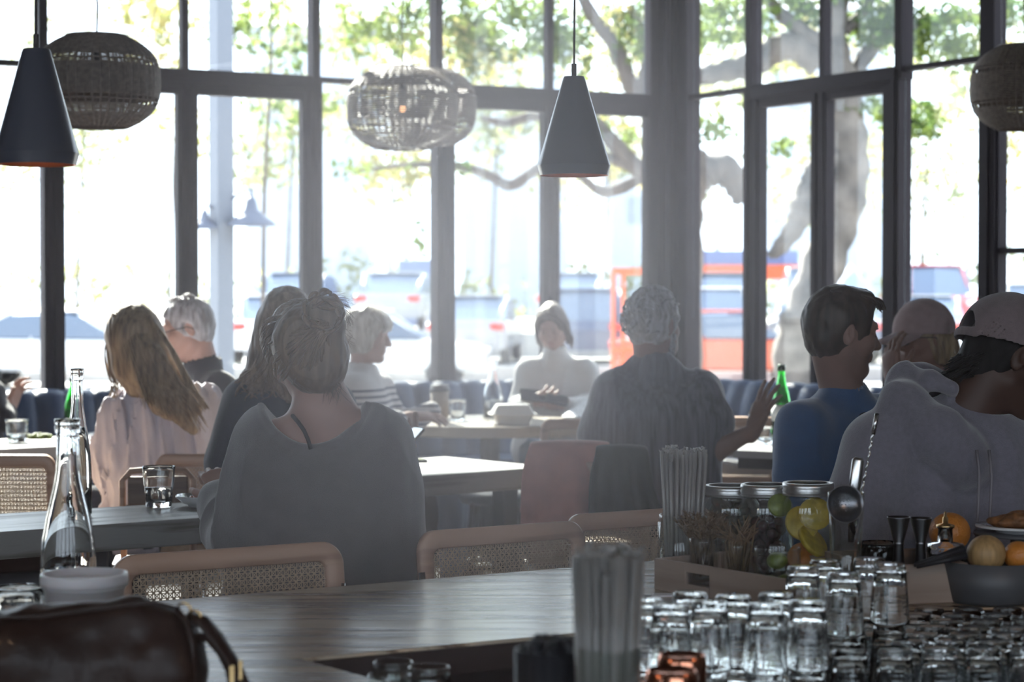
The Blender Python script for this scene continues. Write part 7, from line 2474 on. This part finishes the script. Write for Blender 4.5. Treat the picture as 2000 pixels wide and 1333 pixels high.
# ---- white post with two barn lamps
Y = 15.3
pb_ = at(433, 600, Y)
post_o = V(pb_.x, Y, ZG)
ps = empty('lamp_post', post_o, R(38), label='square white post outside the left windows carrying two barn lamps', cat='post')
M_postw = mat('pale_grey_post_paint', (.16, .18, .22), rough=.5)
w_ = 50 * Y / F / 1.38
mb = MB(); mb.box((0, 0, 2.6), (w_, w_, 5.2), bev=.006); mb.build('shaft', M_postw, ps)
M_galv = mat('galvanised_grey', (.10, .115, .16), rough=.4, metal=.3)
def barn(px, py, wpx, lab):
    c = at(px, py, Y - .05); r = wpx / 2 * Y / F; H = r * 1.15
    root = empty('barn_lamp', c, label=lab, cat='lamp', group='barn lamps on the white post')
    mb = MB(); mb.lathe([(r, 0), (r * 1.0, .008), (r * .62, H * .32), (r * .28, H * .55), (r * .20, H * .85), (r * .12, H), (0, H), (0, H - .01), (r * .15, H * .8), (r * .25, H * .5), (r * .58, H * .28), (r * .96, 0)], seg=40); mb.build('shade', M_galv, root)
    d = post_o - c; d.z = 0
    mb = MB(); mb.tube([(0, 0, H * .96), (0, 0, H * 1.25), (d.x * .2, d.y * .2, H * 1.3), (d.x * .5, d.y * .5, H * 1.05), (d.x * .9, d.y * .9, H * .72)], .011, 8); mb.build('gooseneck', M_galv, root)
    return root
barn(491, 441, 97, 'grey barn lamp on the right side of the white post')
barn(400, 447, 62, 'grey barn lamp on the left side of the white post, half hidden by the mullion')

# ---- cars
M_tyre = mat('tyre_rubber', (.03, .03, .03), rough=.8)
M_rim = mat('alloy_rim', (.5, .5, .52), rough=.3, metal=1)
M_cglass = mat('car_window_glass', (.09, .13, .20), rough=.08, spec=.8)
M_lampr = mat('red_tail_lamp', (.5, .03, .02), rough=.2)
M_lampw = mat('clear_headlamp', (.6, .6, .62), rough=.15)
CARM = {}
def paint(c):
    if c not in CARM: CARM[c] = mat('car_paint_%s' % c[0], c[1], rough=.25, coat=.8, metal=.1)
    return CARM[c]
def car(px, pyb, col, label, rz=0.0, L=4.5, Hc=1.48, suv=False, W=1.8):
    """px centre column, pyb tyre contact row"""
    Yc = 39.0 if pyb > 735 else (45.0 if pyb >= 684 else 53.0)
    g = at(px, 600, Yc); g.z = zrow(Yc)
    root = empty('car', g, rz, label=label, cat='car', group='cars parked in the lot')
    rz = rz if pyb > 735 else R(90 if int(px) % 2 else -90) + R((px * 7) % 10 - 5)
    root.rotation_euler[2] = rz
    m = paint(col)
    prof = [(-L / 2, .32), (-L / 2 + .05, .72), (-L / 2 + .25, .86), (-L * .22, .95), (L * .30, .98), (L / 2 - .08, .95), (L / 2, .75), (L / 2 - .02, .32)]
    def sect(poly, w0, w1, zsplit=None):
        vs = []; n = len(poly)
        for s in (-1, 1):
            for x, z in poly: vs.append((x, s * (w1 if z > .9 else w0), z))
        fs = [tuple(range(n)), tuple(range(2 * n - 1, n - 1, -1))] + [(i, n + i, n + (i + 1) % n, (i + 1) % n) for i in range(n)]
        return vs, fs
    # lower body, seven stations across the width for rounded flanks
    def loft(poly, ws, shrink):
        vs = []; fs = []; n = len(poly)
        for w, s in zip(ws, shrink):
            cx = sum(p[0] for p in poly) / n; cz = sum(p[1] for p in poly) / n
            for x, z in poly: vs.append((cx + (x - cx) * s[0], w, cz + (z - cz) * s[1]))
        for k in range(len(ws) - 1):
            for i in range(n):
                j = (i + 1) % n
                fs.append((k * n + i, k * n + j, (k + 1) * n + j, (k + 1) * n + i))
        fs.append(tuple(range(n))[::-1]); fs.append(tuple((len(ws) - 1) * n + i for i in range(n)))
        return vs, fs
    h = W / 2
    mb = MB(); mb.add(*loft(prof, [-h, -h * .93, -h * .7, 0, h * .7, h * .93, h], [(.95, .82), (.985, .96), (1, 1), (1.01, 1.02), (1, 1), (.985, .96), (.95, .82)]), smooth=False)
    mb.build('body', m, root)
    if suv: cab = [(-L * .30, .92), (-L * .16, Hc - .04), (-L * .05, Hc + .02), (L * .38, Hc), (L * .46, .95)]
    else: cab = [(-L * .24, .90), (-L * .07, Hc - .06), (L * .02, Hc), (L * .20, Hc - .02), (L * .42, .93)]
    mb = MB(); mb.add(*loft(cab, [-h * .90, -h * .72, 0, h * .72, h * .90], [(1, .80), (.97, 1), (1, 1.03), (.97, 1), (1, .80)]), smooth=False)
    mb.build('cabin_glass', M_cglass, root)
    rf = [(x * .98, z) for x, z in cab[1:-1]]
    mb = MB()
    r0, r1 = cab[1], cab[-2]
    mb.box(((r0[0] + r1[0]) / 2 + .02, 0, Hc + .012), (r1[0] - r0[0] + .12, W * .74, .05), bev=.02)
    for s in (-1, 1):
        for (a, b) in ((cab[0], cab[1]), (cab[-2], cab[-1]), ((L * .12, .95), (L * .11, Hc))):
            mb.tube([(a[0], s * h * .88, a[1]), (b[0], s * h * .74, b[1])], .035, 6)
    mb.build('roof', m, root)
    for x in (-L * .31, L * .31):
        for s in (-1, 1):
            Mx = Matrix.Rotation(R(90), 3, 'X')
            mb = MB(); mb.lathe([(0, -.10), (.30, -.10), (.33, -.07), (.33, .07), (.30, .10), (0, .10)], (x, s * (h - .10), .33), 24, Mx); w = mb.build('wheel', M_tyre, root)
            mb = MB(); mb.lathe([(0, -.105), (.20, -.105), (.20, .105), (0, .105)], (x, s * (h - .095), .33), 18, Mx); mb.build('rim', M_rim, w)
    for s in (-1, 1):
        mb = MB(); mb.box((-L / 2 + .09, s * h * .74, .70), (.14, .34, .13), bev=.03); mb.build('headlamp', M_lampw, root)
        mb = MB(); mb.box((L / 2 - .06, s * h * .76, .82), (.12, .30, .16), bev=.03); mb.build('tail_lamp', M_lampr, root)
    return root
WH = ('white', (.62, .62, .63)); SV = ('silver', (.30, .31, .33)); BL = ('dark_blue', (.04, .06, .12)); RD = ('red', (.42, .03, .03)); BK = ('black', (.02, .02, .025)); GR = ('grey', (.12, .13, .15)); OR = ('orange_red', (.50, .07, .02))
car(135, 745, WH, 'white car filling the bottom of the left windows, its wheel at the frame edge', rz=R(180), L=4.7)
car(548, 700, WH, 'white car just beyond the white post, left of the bob-haired woman', rz=R(8))
car(590, 640, BL, 'dark blue car parked far behind the white post', rz=R(190), L=4.3)
car(728, 745, WH, 'white car directly behind the woman with the white bob', rz=R(178), L=4.6)
car(780, 650, SV, 'silver car in the far row above the white bob', rz=R(5))
car(930, 700, SV, 'silver car behind the mullion left of the woman in white', rz=R(12))
car(1150, 700, BL, 'dark blue car behind the woman in the white turtleneck', rz=R(172), L=4.6, suv=True, Hc=1.62)
car(1120, 645, SV, 'silver car in the far row above the white turtleneck', rz=R(6))
car(1415, 745, OR, 'orange-red car low in the window right of the corner post', rz=R(183), L=4.4)
car(1385, 700, WH, 'white car in the middle row right of the corner post', rz=R(176), suv=True, Hc=1.65)
car(1405, 640, GR, 'grey car in the far row under the orange awning', rz=R(184))
car(1604, 700, BL, 'blue-grey car in the middle row behind the oak trunk', rz=R(185))
car(1590, 640, SV, 'silver car in the far row behind the oak trunk', rz=R(180), suv=True, Hc=1.6)
car(1790, 700, SV, 'silver car in the middle row behind the pale cap', rz=R(178))
car(1815, 650, RD, 'red car in the far row above the pale cap', rz=R(182), suv=True, Hc=1.68, L=4.6)
car(2010, 700, WH, 'white car in the middle row at the right edge', rz=R(184), suv=True, Hc=1.75)
# ---- orange barrier frame and awning
M_or = mat('orange_red_steel', (.60, .10, .025), rough=.5)
Y = 30.0
c0_ = at(1225, 700, Y)
fr_ = empty('barrier', V(c0_.x, Y, ZG), label='orange-red steel frame standing outside, left of the corner post', cat='barrier')
b_ = V(c0_.x, Y, ZG)
mb = MB()
for px in (1198, 1217, 1262):
    p_ = at(px, 527, Y) - b_
    mb.box((p_.x, 0, p_.z / 2), (.06, .06, p_.z))
a_ = at(1194, 530, Y) - b_; e_ = at(1266, 530, Y) - b_
mb.box(((a_.x + e_.x) / 2, 0, a_.z), (e_.x - a_.x, .1, .10)); mb.box(((a_.x + e_.x) / 2, 0, a_.z * .45), (e_.x - a_.x, .1, .08))
mb.build('steelwork', M_or, fr_)
Y = 60.0
a_ = at(1300, 546, Y); e_ = at(1545, 520, Y)
aw = empty('carport', V((a_.x + e_.x) / 2, Y, Z3), label='flat carport with an orange fascia and blue-grey roof beyond the cars', cat='carport')
w_ = e_.x - a_.x; zb_ = a_.z - Z3; zt_ = e_.z - Z3
mb = MB(); mb.box((0, 0, (zb_ + zt_) / 2), (w_, 5, zt_ - zb_)); mb.build('fascia', M_or, aw)
mb = MB(); mb.box((0, .5, zt_ + .22), (w_ * .98, 4.6, .42)); mb.build('roof', mat('blue_grey_roof', (.10, .16, .32), rough=.6), aw)
for x in (-.48, -.16, .16, .48):
    mb = MB(); mb.box((x * w_, -2.2, zb_ / 2), (.14, .14, zb_)); mb.build('post', M_or, aw)
# ---- blue container and blue umbrella
Y = 61.0
a_ = at(782, 600, Y); e_ = at(875, 508, Y)
ct = empty('blue_container', V((a_.x + e_.x) / 2, Y, Z3), label='blue shipping container left of the mullion in the middle windows', cat='container')
M_cont = mat('blue_steel', (.17, .22, .36), rough=.5, bump=.3, bscale=10)
H = e_.z - Z3
mb = MB(); mb.box((0, 0, H / 2), (e_.x - a_.x, 2.6, H - .02), bev=.03)
for k in range(7): mb.box(((k - 3) / 7.5 * (e_.x - a_.x), -1.32, H / 2), (.06, .05, H - .2))
mb.build('shell', M_cont, ct)
Y = 40.0
c_ = at(1662, 515, Y)
um = empty('parasol', V(c_.x, Y, ZG), label='blue-grey pointed parasol between the oak trunk and the next mullion', cat='parasol')
mb = MB(); rr_ = 42 * Y / F; hz = c_.z - ZG
mb.lathe([(rr_, hz - .62), (rr_ * .5, hz - .30), (0, hz), (0, hz - .03), (rr_ * .5, hz - .34), (rr_ * .98, hz - .65)], seg=8); mb.build('canopy', mat('blue_grey_canvas', (.25, .31, .42), rough=.8), um)
mb = MB(); mb.tube([(0, 0, 0), (0, 0, hz - .05)], .03, 8); mb.build('pole', M_galv, um)
# ================================================================ haze volume added to imitate veiling lens glare over mid-view
NEAR_D, FAR_D = 0.19, 0.007
def haze(an=0.82):
    m = bpy.data.materials.new('lens_glare_haze')
    m.use_nodes = True
    nt = m.node_tree
    nt.nodes.clear()
    N = nt.nodes.new
    o = N('ShaderNodeOutputMaterial')
    v = N('ShaderNodeVolumeScatter')
    v.inputs['Color'].default_value = (1.0, 0.93, 0.97, 1)
    v.inputs['Anisotropy'].default_value = an
    tc = N('ShaderNodeTexCoord')
    def puff(hc, hs, d):
        mp = N('ShaderNodeMapping'); mp.vector_type = 'POINT'
        mp.inputs['Location'].default_value = (-hc.x / hs.x, -hc.y / hs.y, -hc.z / hs.z)
        mp.inputs['Scale'].default_value = (1 / hs.x, 1 / hs.y, 1 / hs.z)
        nt.links.new(tc.outputs['Object'], mp.inputs['Vector'])
        dt = N('ShaderNodeVectorMath'); dt.operation = 'DOT_PRODUCT'
        nt.links.new(mp.outputs[0], dt.inputs[0]); nt.links.new(mp.outputs[0], dt.inputs[1])
        ng = N('ShaderNodeMath'); ng.operation = 'MULTIPLY'; ng.inputs[1].default_value = -1.0
        nt.links.new(dt.outputs['Value'], ng.inputs[0])
        ex = N('ShaderNodeMath'); ex.operation = 'EXPONENT'
        nt.links.new(ng.outputs[0], ex.inputs[0])
        md = N('ShaderNodeMath'); md.operation = 'MULTIPLY'; md.inputs[1].default_value = d
        nt.links.new(ex.outputs[0], md.inputs[0])
        return md.outputs[0]
    a = puff(V(-0.03, 3.9, 1.34), V(0.42, 1.25, 0.52), NEAR_D)  # dense near puff set before the camera to mimic the glare veil
    b = puff(V(-0.15, 9.0, 1.5), V(1.1, 3.6, 1.4), FAR_D)
    sm = N('ShaderNodeMath'); sm.operation = 'ADD'
    nt.links.new(a, sm.inputs[0]); nt.links.new(b, sm.inputs[1])
    nt.links.new(sm.outputs[0], v.inputs['Density'])
    nt.links.new(v.outputs[0], o.inputs['Volume'])
    pts = [LW0 + (LN + RN) * .08, pl + LN * .15, V(pl.x + .15, -2.9, 0), V(pr.x, -2.9, 0), pr + RN * .15]
    mb = MB(); mb.prism([(p.x, p.y) for p in pts], 0.01, ZC - .01)
    return mb.build('haze', m, label='thin haze added to imitate the veil of lens glare', cat='haze', kind='stuff')
haze()
